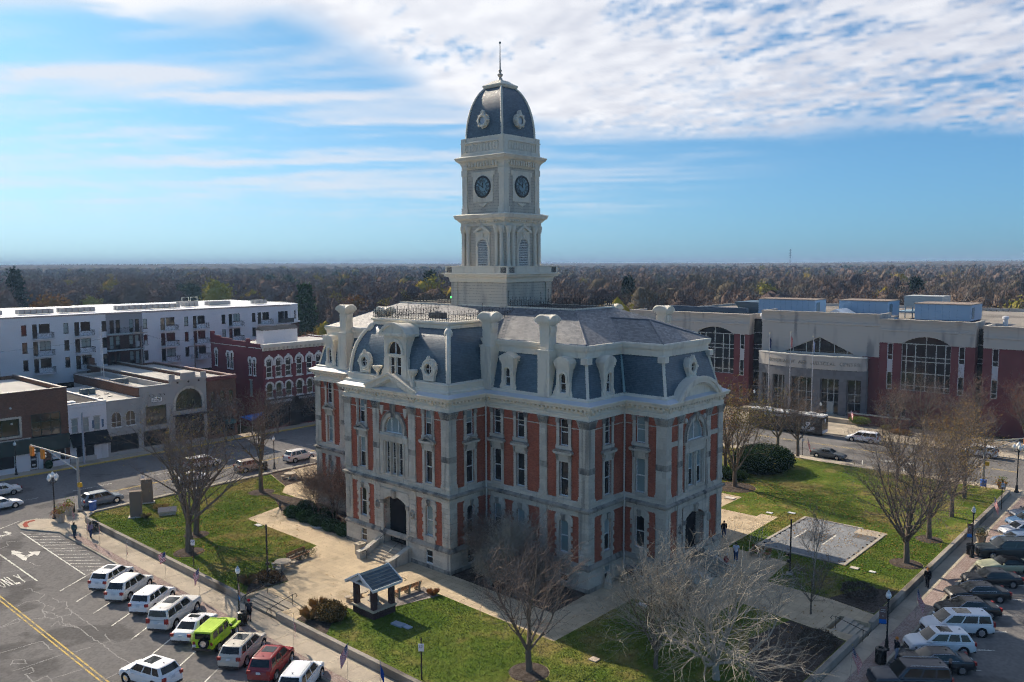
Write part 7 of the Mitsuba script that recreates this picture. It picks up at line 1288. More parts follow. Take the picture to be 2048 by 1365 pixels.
# ---------------------------------------------------------------- vehicles
def lerp(a, b, t): return a + (b - a) * t
def car(name, label, kind, color, x, y, deg, cat='car', group=None, L=None, W=None, H=None, roofcol=None, sunroof=False, rails=False, chrome=False, plate=True, front=True):
    D = {'sedan': (4.85, 1.84, 1.44), 'suv': (4.72, 1.90, 1.70), 'big': (5.55, 2.02, 1.90), 'van': (5.1, 1.98, 1.76), 'coupe': (4.95, 1.90, 1.42)}[kind]
    L, W, H = L or D[0], W or D[1], H or D[2]; k = thing(name, label, cat, group); M = place(x, y, ZR, deg)
    tall = kind in ('suv', 'big', 'van')
    if kind == 'sedan' or kind == 'coupe': tx, tz = [0, .015, .05, .16, .25, .66, .72, .88, .96, .985, 1], [.62, .86, .97, 1.0, .98, .95, .93, .83, .72, .62, .50]
    elif kind == 'van': tx, tz = [0, .012, .03, .1, .5, .76, .80, .93, .975, 1], [.62, .9, 1.02, 1.05, 1.03, 1.02, 1.0, .86, .70, .52]
    elif kind == 'big': tx, tz = [0, .012, .03, .1, .5, .69, .74, .94, .985, 1], [.72, 1.02, 1.15, 1.18, 1.18, 1.17, 1.15, 1.08, .92, .62]
    else: tx, tz = [0, .012, .03, .1, .5, .68, .73, .90, .97, 1], [.66, .95, 1.08, 1.10, 1.07, 1.04, 1.02, .93, .78, .55]
    ts = np.unique(np.concatenate([np.linspace(0, 1, 21), [.01, .025, .045, .97, .985]])); rows = []
    for t in ts:
        top = np.interp(t, tx, tz); e = 1 - .13 * (abs(2 * t - 1) ** 7) - (.05 * max(0, (t - .85) / .15) ** 2); w = W / 2 * e; zb = .22 + .10 * abs(2 * t - 1) ** 6; mid = zb + (top - zb) * .55; X = (t - .5) * L
        half = [(0, zb), (w * .82, zb), (w * .96, zb + .10), (w, mid), (w * .985, top - .16), (w * .95, top - .05), (w * .86, top), (w * .45, top + .022), (0, top + .03)]
        rows.append([(X, y_, z_) for y_, z_ in half] + [(X, -y_, z_) for y_, z_ in half[-2:0:-1]])
    b = B(); b.grid(np.array(rows), wrap=True)
    for r_, o in ((rows[0], 1), (rows[-1], -1)): n = len(r_); b.raw([np.mean(r_, 0)] + list(r_), [[0, 1 + (i + 1) % n, 1 + i][::o] for i in range(n)])
    # cabin
    if kind == 'sedan': xr0, xr1, xf1, xf0 = -.36 * L, -.20 * L, .08 * L, .24 * L
    elif kind == 'coupe': xr0, xr1, xf1, xf0 = -.37 * L, -.17 * L, .05 * L, .19 * L
    elif kind == 'van': xr0, xr1, xf1, xf0 = -.487 * L, -.44 * L, .13 * L, .31 * L
    elif kind == 'big': xr0, xr1, xf1, xf0 = -.487 * L, -.455 * L, .08 * L, .215 * L
    else: xr0, xr1, xf1, xf0 = -.475 * L, -.375 * L, .09 * L, .26 * L
    zb0 = np.interp(.45, tx, tz) - .03; wb, wr = W / 2 * .94, W / 2 * (.74 if not tall else .78)
    def ring(t, inset=0):
        xa, xb, hw = lerp(xr0, xr1, t) + inset, lerp(xf0, xf1, t) - inset, lerp(wb, wr, t) - inset; c = .10
        e = []
        for (p, q, n) in [((xa, -hw + c), (xa, hw - c), 4), ((xa + c, hw), (xb - c, hw), 10), ((xb, hw - c), (xb, -hw + c), 4), ((xb - c, -hw), (xa + c, -hw), 10)]:
            for i in range(n): u = i / (n - 1); bow = .05 * (1 - (2 * u - 1) ** 2) if n == 4 else .02 * (1 - (2 * u - 1) ** 2); s_ = -1 if p[0] == xa and q[0] == xa else 1; e.append((lerp(p[0], q[0], u) + (s_ * bow if n == 4 else 0), lerp(p[1], q[1], u) + (np.sign(p[1]) * bow if n == 10 else 0)))
        return e
    lay = [(0, 0, zb0), (.45, 0, lerp(zb0, H, .45)), (.88, 0, lerp(zb0, H, .88)), (.96, .03, H - .045), (1.0, .12, H - .012), (1.0, .4, H)]
    cab = np.array([[(p[0], p[1], z + (.012 * 0)) for p in ring(t, i)] for t, i, z in lay])
    def cabin(b_): b_.grid(cab, wrap=True); n = cab.shape[1]; b_.raw([np.append(cab[-1][:, :2].mean(0), H + .005)] + list(cab[-1]), [[0, 1 + i, 1 + (i + 1) % n] for i in range(n)])
    if roofcol is None: cabin(b)
    scene[k + '__body'] = shape(b, 'paint', color, smooth=38, tw=M)
    if roofcol is not None: bb = B(); cabin(bb); add(k + '__roof', bb, 'v_matte', roofcol, smooth=38, tw=M)
    def gp(nm, quad):                                          # a glass panel
        q = np.array(quad); add(k + '__' + nm, B().raw(q, [[0, 1, 2, 3]]), 'glass_car', tw=M)
    def side(s, t, sg, o=.03):
        xx = lerp(lerp(xr0, xf0, s), lerp(xr1, xf1, s), t); u = s; bow = .02 * (1 - (2 * u - 1) ** 2); return (xx, sg * (lerp(wb, wr, t) + bow + .008 if t < .9 else lerp(wb, wr, t)), lerp(zb0, H, t) + .0)
    pan = {'sedan': [(.27, .52), (.55, .90)], 'coupe': [(.30, .50), (.54, .90)], 'van': [(.05, .30), (.33, .62), (.65, .93)], 'big': [(.04, .30), (.33, .58), (.62, .91)], 'suv': [(.07, .27), (.31, .57), (.61, .92)]}[kind]
    for sg in (-1, 1):
        for (s0, s1) in pan:
            ta, tb = .16, .86; a_ = s0 if s0 > .1 else s0 + .0
            gp('side_window', [side(s0 if kind != 'sedan' else s0 - .02, ta, sg), side(s1 + (.02 if s1 > .85 else 0), ta, sg), side(s1, tb, sg), side(s0 + (.03 if s0 < .35 and not tall else 0), tb, sg)])
    def fr(xa, xb, t0, t1, inw, o):
        z0, z1 = lerp(zb0, H, t0), lerp(zb0, H, t1); rows = []
        for t, z in ((t0, z0), ((t0 + t1) / 2, (z0 + z1) / 2), (t1, z1)):
            hw = lerp(wb, wr, t) - inw; rows.append([(lerp(xa, xb, t) + o * (.014 + .05 * (1 - (2 * u - 1) ** 2)), lerp(hw, -hw, u), z) for u in np.linspace(0, 1, 7)])
        return B().grid(np.array(rows))
    add(k + '__windshield', fr(xf0, xf1, .10, .92, .14, 1), 'glass_car', tw=M, smooth=True); add(k + '__rear_window', fr(xr0, xr1, .30 if tall else .12, .90, .14, -1), 'glass_car', tw=M, smooth=True)
    if chrome:
        for sg in (-1, 1): add(k + '__window_trim', B().tube([side(s, .92, sg, 0) for s in np.linspace(.2, .95, 6)] + [side(.98, .14, sg)] + [side(s, .12, sg) for s in np.linspace(.95, .16, 6)], .016, 4), 'chrome', tw=M)
    # wheels
    wr_ = .33 if kind in ('sedan', 'coupe') else .37 if kind != 'big' else .40
    for ax_ in (-.295 * L, .295 * L):
        for sg in (-1, 1):
            yy = sg * (W / 2 - .015); Mw = M @ frame((ax_, yy, wr_), (1, 0, 0), (0, 0, 1), (0, sg, 0))
            add(k + '__wheel_arch', B(Mw).lathe([(wr_ + .075, -.12), (wr_ + .075, .012), (wr_ - .02, .016)], 20), 'rubber')
            w = numbered(k + '__wheel'); scene[w] = shape(B(Mw).lathe([(wr_ * .60, -.20), (wr_ - .03, -.20), (wr_, -.15), (wr_, -.02), (wr_ - .03, .022), (wr_ * .66, .024)], 20), 'rubber', smooth=40)
            rb = B(Mw).lathe([(wr_ * .68, .014), (wr_ * .62, .03), (wr_ * .58, .0), (0, -.02)], 16)
            for i in range(5): a = i * 1.2566; c_, s_ = math.cos(a), math.sin(a); rb.raw([(-s_ * .045, c_ * .045, .02), (s_ * .045, -c_ * .045, .02), (c_ * wr_ * .62 - s_ * .03, s_ * wr_ * .62 + c_ * .03, .028), (c_ * wr_ * .62 + s_ * .03, s_ * wr_ * .62 - c_ * .03, .028)], [[0, 1, 3, 2]])
            add(w + '__rim', rb, 'chrome', smooth=30)
    # lights, bumpers, plate, mirrors
    lz = .92 if tall else .80
    for sg in (-1, 1):
        add(k + '__taillight', B().box(-L / 2 - .004, -L / 2 + .14, sg * W * .31, sg * W * .462, lz - .10, lz + (.14 if not kind == 'van' and kind != 'big' else .30)), 'v_satin', (.30, .012, .012), tw=M)
        hz = .66 if not tall else .80
        add(k + '__headlight', B().hull([(L * .5 - .16, sg * W * .27, hz), (L * .5 - .10, sg * W * .27, hz - .11), (L * .5 - .34, sg * W * .452, hz + .04), (L * .5 - .30, sg * W * .455, hz - .09), (L * .5 - .10, sg * W * .30, hz + .01)]), 'globe', tw=M)
        add(k + '__mirror', B().ball((lerp(xf0, xf1, .2) - .1, sg * (W / 2 + .10), zb0 + .10), .11, 1, (.8, 1.1, .8)), 'paint', color, tw=M, smooth=60)
        if rails or kind == 'big': add(k + '__roof_rail', B().tube([(xr1 + .15, sg * (wr - .10), H + .0), (xr1 + .3, sg * (wr - .10), H + .055), (xf1 - .35, sg * (wr - .10), H + .055), (xf1 - .2, sg * (wr - .10), H)], .022, 5), 'v_satin', (.12, .12, .12) if rails == 1 else (.4, .4, .4), tw=M)
        add(k + '__sill', B().box(-.26 * L + .2, .26 * L - .2, sg * (W / 2 - .02), sg * (W / 2 - .03 + .025), .23, .36), 'v_satin', (.03, .03, .03), tw=M)
        for hx in (-.06 * L, .135 * L): add(k + '__door_handle', B().box(hx - .1, hx + .1, sg * (W / 2 - .012), sg * (W / 2 + .012), zb0 - .17, zb0 - .13), 'paint', tuple(np.array(color) * .8), tw=M)
    add(k + '__bumper', B().box(-L / 2 - .015, -L / 2 + .2, -W * .40, W * .40, .25, .42), 'v_satin', (.03, .03, .032), tw=M)
    add(k + '__grille', B().box(L / 2 - .10, L / 2 + .006, -W * .25, W * .25, .34, .50), 'v_satin', (.02, .02, .022), tw=M)
    add(k + '__licence_plate', B().box(-L / 2 - .02, -L / 2 + .02, -.16, .16, lz - .10, lz + .05), 'v_satin', (.55, .58, .62), tw=M)
    if sunroof: add(k + '__sunroof', B().box(lerp(xr1, xf1, .45), lerp(xr1, xf1, .85), -wr * .62, wr * .62, H - .02, H + .014), 'glass_car', tw=M)
    add(k + '__antenna', B().hull([(xr1 + .25, 0, H), (xr1 + .45, 0, H), (xr1 + .28, .02, H + .08), (xr1 + .28, -.02, H + .08)]), 'v_satin', (.03, .03, .03), tw=M)
    return k, M
WHT, SIL, CHA, BLK, NVY = (.74, .74, .74), (.52, .51, .49), (.50, .46, .38), (.010, .011, .013), (.012, .020, .036)
u1 = np.array([math.cos(math.radians(123.9)), math.sin(math.radians(123.9))]); G1 = 'cars parked on the angle along the flag-lined pavement'
def row1(rx, ry, L): c = np.array(Wd(rx, ry)) - np.array([0, 0]) ; c = np.array([CAM[0], CAM[1]]) + (np.array([rx, ry]) - CAM[:2]) * 1.010; c = c + u1 * (L / 2 + .12); return c[0], c[1], 123.9
car('parked_car', 'white crossover with dark panoramic roof, leftmost of the row below the flags', 'suv', WHT, *row1(-33.43, -28.09, 4.6), group=G1, L=4.6, H=1.66, sunroof=True)
car('parked_car', 'pearl white large crossover, second in the row from the left', 'suv', (.68, .67, .63), *row1(-29.74, -28.19, 5.0), group=G1, L=5.0, H=1.78)
car('parked_car', 'white crossover with dark rear window, third in the row from the left', 'suv', WHT, *row1(-25.66, -27.9, 4.65), group=G1, L=4.65)
car('parked_car', 'long silver full-size sport utility with roof rails, fourth in the row', 'big', (.60, .59, .56), *row1(-21.26, -28.36, 5.6), group=G1, sunroof=True, rails=2)
car('parked_car', 'white sedan with rear spoiler beside the lime green vehicle', 'sedan', WHT, *row1(-17.91, -28.1, 4.6), group=G1, L=4.6, sunroof=True)
car('parked_car', 'champagne beige luxury crossover right of the lime green vehicle', 'suv', CHA, *row1(-11.41, -27.76, 4.85), group=G1, L=4.85, H=1.68, sunroof=True, rails=1)
car('parked_car', 'dark red compact sport utility with black roof rails', 'suv', (.23, .010, .014), *row1(-8.02, -27.42, 4.55), group=G1, L=4.55, H=1.74, rails=1, sunroof=True)
car('parked_car', 'white sport utility at the bottom right end of the flag row', 'suv', (.66, .68, .70), *row1(-4.3, -27.5, 4.8), group=G1, L=4.8, H=1.75, rails=2)
car('moving_car', 'white crossover with large dark sunroof driving along the near street', 'suv', WHT, -14.9, -31.75, 196, L=4.6, H=1.68, sunroof=True)
# lime green off-roader
k = thing('off_roader', 'bright lime green boxy off-road vehicle with spare wheel on its back', 'car', G1); x, y, dg = row1(-14.99, -27.85, 4.5); M = place(x, y, ZR, dg); LIME = (.42, .62, .012)
def rbox(b, x0, x1, y0, y1, z0, z1, r=.06, X0=0, X1=0, Y=0): b.hull([(x_ + (X0 if x_ < (x0 + x1) / 2 else X1) * (z_ > (z0 + z1) / 2) + a, y_ - np.sign(y_) * Y * (z_ > (z0 + z1) / 2) + b_, z_ + c) for x_ in (x0, x1) for y_ in (y0, y1) for z_ in (z0, z1) for a, b_, c in ((r * (1 if x_ == x0 else -1), 0, 0), (0, r * (1 if y_ == y0 else -1), 0), (0, 0, r * (1 if z_ == z0 else -1)))]); return b
b = B(); rbox(b, -2.15, .75, -.80, .80, .55, 1.20); rbox(b, .6, 2.1, -.66, .66, .62, 1.17, .06, 0, -.05, .05); add(k + '__body', b, 'paint', LIME, smooth=30, tw=M)
add(k + '__hardtop', rbox(B(), -2.13, .35, -.78, .78, 1.16, 1.86, .05, .05, -.12, .07), 'paint', LIME, smooth=30, tw=M)
for i in range(6): add(k + '__roof_rib', B().box(-1.95, .1, -.55 + i * .22 - .02, -.55 + i * .22 + .02, 1.855, 1.875), 'paint', LIME, tw=M)
add(k + '__windshield', B().raw([(.70, .66, 1.20), (.70, -.66, 1.20), (.36, -.62, 1.80), (.36, .62, 1.80)], [[0, 1, 2, 3]]), 'glass_car', tw=M); add(k + '__windshield_frame', B().tube([(.74, .72, 1.16), (.36, .67, 1.84), (.36, -.67, 1.84), (.74, -.72, 1.16)], .05, 6), 'paint', LIME, tw=M)
add(k + '__rear_window', B().box(-2.155, -2.12, -.60, .60, 1.28, 1.72), 'glass_car', tw=M)
for sg in (-1, 1):
    for a, c in ((-1.95, -1.25), (-1.12, -.45), (-.32, .32)): add(k + '__side_window', B().raw([(a, sg * .795, 1.25), (c, sg * .795, 1.25), (c - .03, sg * .745, 1.74), (a + .03, sg * .745, 1.74)], [[0, 1, 2, 3]]), 'glass_car', tw=M)
    for xx, n_ in ((1.45, 'front_fender'), (-1.40, 'rear_fender')): add(k + '__' + n_, rbox(B(), xx - .62, xx + .58, sg * .76, sg * .98, .84, .98, .03), 'paint', LIME, tw=M)
    add(k + '__mirror', B().box(.45, .6, sg * .84, sg * 1.02, 1.2, 1.38), 'v_satin', (.02, .02, .02), tw=M); add(k + '__taillight', B().box(-2.2, -2.14, sg * .62, sg * .80, .86, 1.08), 'v_satin', (.30, .02, .02), tw=M)
    add(k + '__headlight', B(M @ frame((2.12, sg * .42, .95), (0, 1, 0), (0, 0, 1), (1, 0, 0))).lathe([(.11, -.02), (.11, .02), (0, .04)], 12), 'globe')
    for xx in (1.45, -1.40):
        Mw = M @ frame((xx, sg * .88, .42), (1, 0, 0), (0, 0, 1), (0, sg, 0)); w = numbered(k + '__wheel'); scene[w] = shape(B(Mw).lathe([(.2, -.2), (.39, -.2), (.42, -.15), (.42, 0), (.39, .04), (.26, .045)], 20), 'rubber', smooth=40); add(w + '__rim', B(Mw).lathe([(.27, .03), (.25, .05), (.2, .0), (0, .02)], 12), 'chrome')
Mw = M @ frame((-2.2, -.15, 1.05), (0, 1, 0), (0, 0, 1), (-1, 0, 0)); w = numbered(k + '__spare_wheel'); scene[w] = shape(B(Mw).lathe([(.2, -.02), (.39, -.02), (.41, .03), (.41, .18), (.38, .22), (.25, .22)], 22), 'rubber', smooth=40)
rb = B(Mw).lathe([(.26, .2), (.24, .21), (.22, .15), (0, .13)], 16)
for i in range(5): a = i * 1.2566; rb.raw([(-math.sin(a) * .05, math.cos(a) * .05, .16), (math.sin(a) * .05, -math.cos(a) * .05, .16), (math.cos(a) * .24 + math.sin(a) * .035, math.sin(a) * .24 - math.cos(a) * .035, .2), (math.cos(a) * .24 - math.sin(a) * .035, math.sin(a) * .24 + math.cos(a) * .035, .2)], [[0, 1, 2, 3]])
add(w + '__rim', rb, 'chrome'); add(k + '__bumper', B().box(-2.35, -2.15, -.75, .75, .5, .66).box(2.1, 2.35, -.8, .8, .5, .7), 'v_satin', (.03, .03, .03), tw=M); add(k + '__licence_plate', B().box(-2.3, -2.2, .5, .78, .72, .88), 'v_satin', (.5, .53, .58), tw=M); add(k + '__bumper_panel', B().box(-2.26, -2.14, -.78, .55, .56, .74), 'paint', LIME, tw=M)
# row on the right-hand street
G2 = 'cars parked on the angle along the right-hand street'
car('parked_car', 'large dark navy sport utility with roof rails at the bottom edge of the right row', 'big', NVY, 25.6, 2.55, 217.5, group=G2, L=5.2, rails=2)
car('parked_car', 'glossy black sedan with chrome window trim beside the dark navy sport utility', 'sedan', (.013, .016, .022), 26.2, 6.75, 217.5, group=G2, chrome=True, L=5.0)
car('parked_car', 'white sport utility with black sunroof, nearer of two white cars in right row', 'suv', WHT, 25.6, 9.9, 217.5, group=G2, sunroof=True, L=4.75, H=1.72)
car('parked_car', 'white minivan with black sunroof, farther of two white cars in right row', 'van', WHT, 25.75, 14.3, 217.5, group=G2, sunroof=True)
car('parked_car', 'black sedan behind the white minivan in the right row', 'sedan', BLK, 25.6, 18.4, 217.5, group=G2, chrome=True)
car('parked_car', 'black long sedan with chrome window surround, second behind the white minivan', 'sedan', BLK, 25.4, 22.6, 217.5, group=G2, chrome=True, L=5.05)
car('parked_car', 'black sedan next to the pale green convertible', 'sedan', BLK, 25.6, 27.1, 217.5, group=G2)
car('parked_car', 'pale green old coupe with black soft top in the right row', 'coupe', (.36, .37, .24), 25.9, 31.6, 217.5, group=G2, roofcol=(.015, .016, .018), L=5.0)
k, M = car('parked_car', 'dark green pickup truck with chrome grille in the right row', 'big', (.016, .028, .030), 25.0, 36.0, 217.5, cat='truck', group=G2, L=5.7, H=1.88)
add(k + '__chrome_grille', B().box(2.84, 2.9, -.62, .62, .62, .98).box(2.82, 2.92, -.85, .85, .36, .56), 'chrome', tw=M)
car('parked_car', 'blue and silver sedan behind the dark green pickup', 'sedan', (.10, .16, .26), 25.3, 40.3, 217.5, group=G2)
car('parked_car', 'silver grey hatchback, third behind the dark green pickup', 'suv', (.42, .45, .50), 25.0, 44.2, 217.5, group=G2, L=4.4, H=1.55)
car('parked_car', 'bright blue hatchback near the far end of the right row', 'suv', (.045, .12, .24), 24.9, 48.2, 217.5, group=G2, L=4.4, H=1.55)
car('parked_car', 'dark blue sedan last at the far end of the right row', 'sedan', (.03, .05, .09), 24.7, 52.2, 217.5, group=G2)
# left street
car('parked_car', 'blue-grey crossover parked beside the lawn corner and blue bin', 'suv', (.12, .16, .20), -62.5, -15.9, 90, L=4.8, H=1.72)
car('parked_car', 'tan crossover parked behind the slim bare tree on the left street', 'suv', (.30, .24, .19), -63.6, 5.2, 88, L=4.6, H=1.68)
car('parked_car', 'silver-white sport utility parked near the courthouse corner on the left street', 'suv', (.52, .50, .47), -63.4, 13.2, 92, L=4.9, H=1.76)
car('parked_car', 'white pickup-like van seen through the branches on the left street', 'van', WHT, -70.5, 1.5, 90); car('parked_car', 'silver sedan with red taillight seen through the branches on the left street', 'sedan', (.5, .5, .5), -64.0, -3.5, 90)
car('moving_car', 'white full-size sedan driving away on the far left lane', 'sedan', (.70, .69, .64), -76.2, -23.2, -88, L=5.1, H=1.5, chrome=True); car('moving_car', 'white sporty sedan at the left edge, nearer the crossing', 'sedan', WHT, -69.6, -25.0, 92, L=4.9)
# far street
car('parked_car', 'dark grey muscle coupe parked on the far street below the white minivan', 'coupe', (.085, .095, .10), -4.15, 66.3, 3, L=5.0)
k, M = car('parked_car', 'white minivan with thin red side stripe on the far street', 'van', WHT, -4.1, 81.0, 182, L=5.15)
for sg in (1, -1): add(k + '__stripe', B().tube([(1.6, sg * 1.0, .98), (.1, sg * 1.0, .95), (-.5, sg * 1.0, .45), (-1.0, sg * 1.0, .9), (-2.0, sg * .98, .95)], .02, 4), 'v_satin', (.30, .03, .04), tw=M)
k, M = car('parked_car', 'white van mostly hidden behind the pinkish bare trees', 'van', WHT, 12.5, 82.0, 180)
# black lettered trailer
k = thing('lettered_trailer', 'long black trailer with white roof and white lettering on the far street', 'trailer'); M = place(-17.2, 81.6, ZR)
add(k + '__body', rbox(B(), -6.6, 6.6, -1.25, 1.25, .45, 3.25, .08), 'paint', (.010, .011, .014), tw=M, smooth=30); add(k + '__roof', rbox(B(), -6.6, 6.6, -1.22, 1.22, 3.2, 3.5, .12), 'v_satin', (.66, .66, .64), tw=M)
for x_ in (-3.5, .5, 4.3): add(k + '__air_conditioner', rbox(B(), x_ - .6, x_ + .6, -.4, .4, 3.5, 3.78, .08), 'v_satin', (.66, .66, .64), tw=M)
for x_ in np.arange(-6, 6.4, .75): add(k + '__roof_rib', B().box(x_ - .03, x_ + .03, -1.15, 1.15, 3.49, 3.53), 'v_satin', (.5, .5, .5), tw=M)
Mt = M @ frame((0, -1.26, 0), (1, 0, 0), (0, -1, 0)); letters(k + '__lettering', Mt, 'BUTLER', 3.0, .98, .46, (.75, .75, .75), width=2.3); letters(k + '__lettering', Mt, 'UNIVERSITY', 3.3, .72, .16, (.6, .6, .6), width=1.7); letters(k + '__lettering', Mt, 'BULLDOGS ON TOUR', -3.6, 2.6, .42, (.6, .62, .66), width=5.6)
add(k + '__emblem', B(Mt).poly([(3.75, 2.35), (4.0, 2.25), (4.3, 2.25), (4.55, 2.35), (4.52, 1.9), (4.35, 1.62), (3.95, 1.62), (3.78, 1.9)], .0, .02, 'y'), 'v_satin', (.75, .75, .75)); add(k + '__emblem', B(Mt).poly([(3.95, 2.1), (4.1, 2.02), (4.2, 2.02), (4.35, 2.1), (4.25, 1.78), (4.05, 1.78)], .02, .03, 'y'), 'v_satin', (.02, .02, .03))
add(k + '__end_panel', B(M).box(6.6, 6.63, -1.1, 1.1, .5, 1.0), 'v_satin', (.55, .6, .68)); add(k + '__end_emblem', B(M).box(6.6, 6.63, -.2, .3, 2.3, 2.9), 'v_satin', (.7, .7, .72))
for x_ in (-1.2, 0): 
    for sg in (-1, 1): add(k + '__wheel', B(M @ frame((x_, sg * 1.15, .42), (1, 0, 0), (0, 0, 1), (0, sg, 0))).lathe([(.1, -.2), (.42, -.2), (.42, .05), (.2, .06), (0, .02)], 18), 'rubber')
# ride at the planter wall: two small banners
# ---------------------------------------------------------------- street furniture
INK = (.014, .014, .016)
def lamp(x, y, label, h=4.6, banner=None, z=ZS, deg=0):
    k = thing('street_lamp', label, 'street lamp'); M = place(x, y, z, deg)
    add(k + '__post', B(M).lathe([(.22, 0), (.22, .12), (.15, .2), (.13, .7), (.09, .85), (.065, 1.0), (.055, h - .75), (.09, h - .7), (.06, h - .62), (.12, h - .55), (.14, h - .48)], 10), 'v_satin', INK, smooth=40)
    g = add(k + '__globe', B(M).lathe([(.10, h - .48), (.19, h - .36), (.21, h - .22), (.16, h - .06), (.11, h - .02)], 12), 'globe', smooth=60); add(k + '__cap', B(M).lathe([(.15, h - .05), (.12, h + .02), (.06, h + .08), (.03, h + .2), (0, h + .22)], 10), 'v_satin', (.5, .52, .52), smooth=50)
    if banner:
        bx = banner; add(k + '__banner_arm', B(M).tube([(0, 0, 3.35), (.62 * bx, 0, 3.35)], .02, 5).tube([(0, 0, 2.0), (.62 * bx, 0, 2.0)], .02, 5), 'v_satin', INK)
        b_ = add(k + '__banner', B(M).box(.08 * bx, .60 * bx, -.012, .012, 2.02, 3.33), 'v_matte', (.20, .13, .115)); add(b_ + '__band', B(M).box(.08 * bx, .60 * bx, -.016, .016, 2.02, 2.36), 'v_matte', (.03, .16, .50))
        for zz_, w_ in ((3.1, .3), (2.95, .36), (2.62, .12)): add(b_ + '__lettering', B(M).box((.34 - w_ / 2) * bx, (.34 + w_ / 2) * bx, -.016, .016, zz_ - .03, zz_ + .04), 'v_matte', (.45, .42, .40))
    return k
lamp(-18.68, -22.63, 'single-globe black street lamp with brown banner at the front steps', 4.6, 1, deg=-20); lamp(22.69, 7.17, 'single-globe black street lamp with brown banner at the side steps', 4.5, -1, deg=25)
lamp(22.6, 33.18, 'single-globe black street lamp above the bin beside the pickup', 5.0, .8, deg=200); lamp(-85.84, -18.08, 'single-globe black street lamp before the dark green shopfront', 4.6)
lamp(-61.27, 7.53, 'single-globe lamp behind the slim tree on the left street', 4.6); lamp(-13.1, 86.0, 'single-globe lamp at the right end of the black trailer', 4.6); lamp(-25.5, 86.0, 'lamp globe rising above the russet tree before the judicial building', 5.6)
def multilamp(x, y, label, h=5.2):
    k = thing('street_lamp', label, 'street lamp'); M = place(x, y, ZS); add(k + '__post', B(M).lathe([(.28, 0), (.28, .15), (.18, .25), (.16, .8), (.1, .95), (.075, 1.1), (.065, h - .6), (.12, h - .5), (.08, h - .4)], 12), 'v_satin', INK, smooth=40)
    for i in range(5):
        a = i * 2 * math.pi / 4 + .4; px_, py_ = (.52 * math.cos(a), .52 * math.sin(a)) if i < 4 else (0, 0); zz_ = h - .62 if i < 4 else h - .3
        if i < 4: add(k + '__arm', B(M).tube([(0, 0, h - .9), (px_ * .6, py_ * .6, h - 1.0), (px_, py_, zz_ - .1)], .035, 6), 'v_satin', INK)
        add(k + '__globe', B(M @ place(px_, py_, zz_)).lathe([(.06, -.08), (.10, 0), (.21, .12), (.24, .28), (.18, .45), (.08, .55), (.03, .66), (0, .67)], 12), 'globe', smooth=60)
multilamp(-60.27, -22.06, 'tall black lamp with a cluster of white globes at the left corner'); multilamp(21.09, 62.6, 'tall black clustered lamp at the far right corner', 6.2)
def signal(x, y, label, ax_, ay_, L, z1=6.2):
    k = thing('traffic_signal', label, 'traffic signal'); add(k + '__pole', B().tube([(x, y, ZS - .1), (x, y, z1)], [.17, .14], 12), 'v_satin', (.30, .31, .31), smooth=40); add(k + '__pole_base', B(place(x, y, ZS)).lathe([(.32, 0), (.3, .15), (.2, .22)], 12), 'v_satin', (.3, .31, .31))
    e = (x + ax_ * L, y + ay_ * L, z1 + 1.0); add(k + '__mast_arm', B().tube([(x, y, z1 - .1), e], [.12, .07], 10), 'v_satin', (.46, .42, .33), smooth=40); add(k + '__brace', B().tube([(x, y, z1 - 1.6), (x + ax_ * L * .62, y + ay_ * L * .62, z1 + .5)], .06, 8), 'v_satin', (.44, .44, .43))
    for f_ in (.74, .97):
        px_, py_, pz = x + ax_ * L * f_, y + ay_ * L * f_, z1 - .1 + 1.1 * f_
        h = numbered(k + '__signal_head'); Mh = place(px_, py_, pz - .75, math.degrees(math.atan2(ay_, ax_)))
        scene[h] = shape(B(Mh).box(-.2, .2, -.16, .16, -.55, .65), 'v_satin', (.62, .22, .02))
        for i, c in enumerate([(.05, .12, .05), (.25, .14, .03), (.25, .03, .02)]):
            add(h + '__lens', B(Mh @ frame((0, -.17, -.35 + i * .4), (1, 0, 0), (0, 0, 1), (0, -1, 0))).lathe([(.14, 0), (0, .02)], 10), 'v_satin', c); add(h + '__visor', B(Mh @ frame((0, -.17, -.35 + i * .4), (1, 0, 0), (0, 0, 1), (0, -1, 0))).lathe([(.16, 0), (.16, .26)], 10, a0=-.3, a1=math.pi + .3), 'v_satin', (.55, .52, .45))
    add(k + '__pedestrian_signal', B(place(x, y, 2.4)).box(.15, .6, -.2, .2, 0, .5), 'v_satin', (.62, .36, .02)); return k
signal(-61.57, -18.82, 'grey mast-arm traffic signal with two yellow heads at the left corner', -.98, -.40, 7.0, 5.9); signal(17.3, 62.6, 'grey mast-arm traffic signal behind the trees at the far right corner', .95, .30, 6.0, 5.6)
add('utility_post', B().tube([(-85.6, -9.1, ZS), (-85.6, -9.1, 7.1)], [.16, .13], 10), 'v_satin', (.34, .36, .40), smooth=40, label='grey steel post rising in front of the white shop', cat='post')
def pole(x, y, z, h, label, fixture=None, base=True):
    k = thing('lighting_pole', label, 'pole'); add(k + '__shaft', B().tube([(x, y, z), (x, y, z + h)], .075, 8), 'v_satin', INK)
    if base: add(k + '__base', B(place(x, y, z)).lathe([(.34, 0), (.34, .16), (.2, .18)], 14), 'kerb_concrete')
    for i in range(2): add(k + '__floodlight', B(place(x - .35 + .12 * i, y + .25, z + 1.6 - .6 * i, 40)).box(-.16, .16, -.12, .12, 0, .26), 'v_satin', INK)
pole(-23.08, -17.24, 0, 5.5, 'tall plain black lighting pole beside the left concrete table'); pole(11.4, 15.9, 0, 5.2, 'tall plain black lighting pole beside the parking pad')
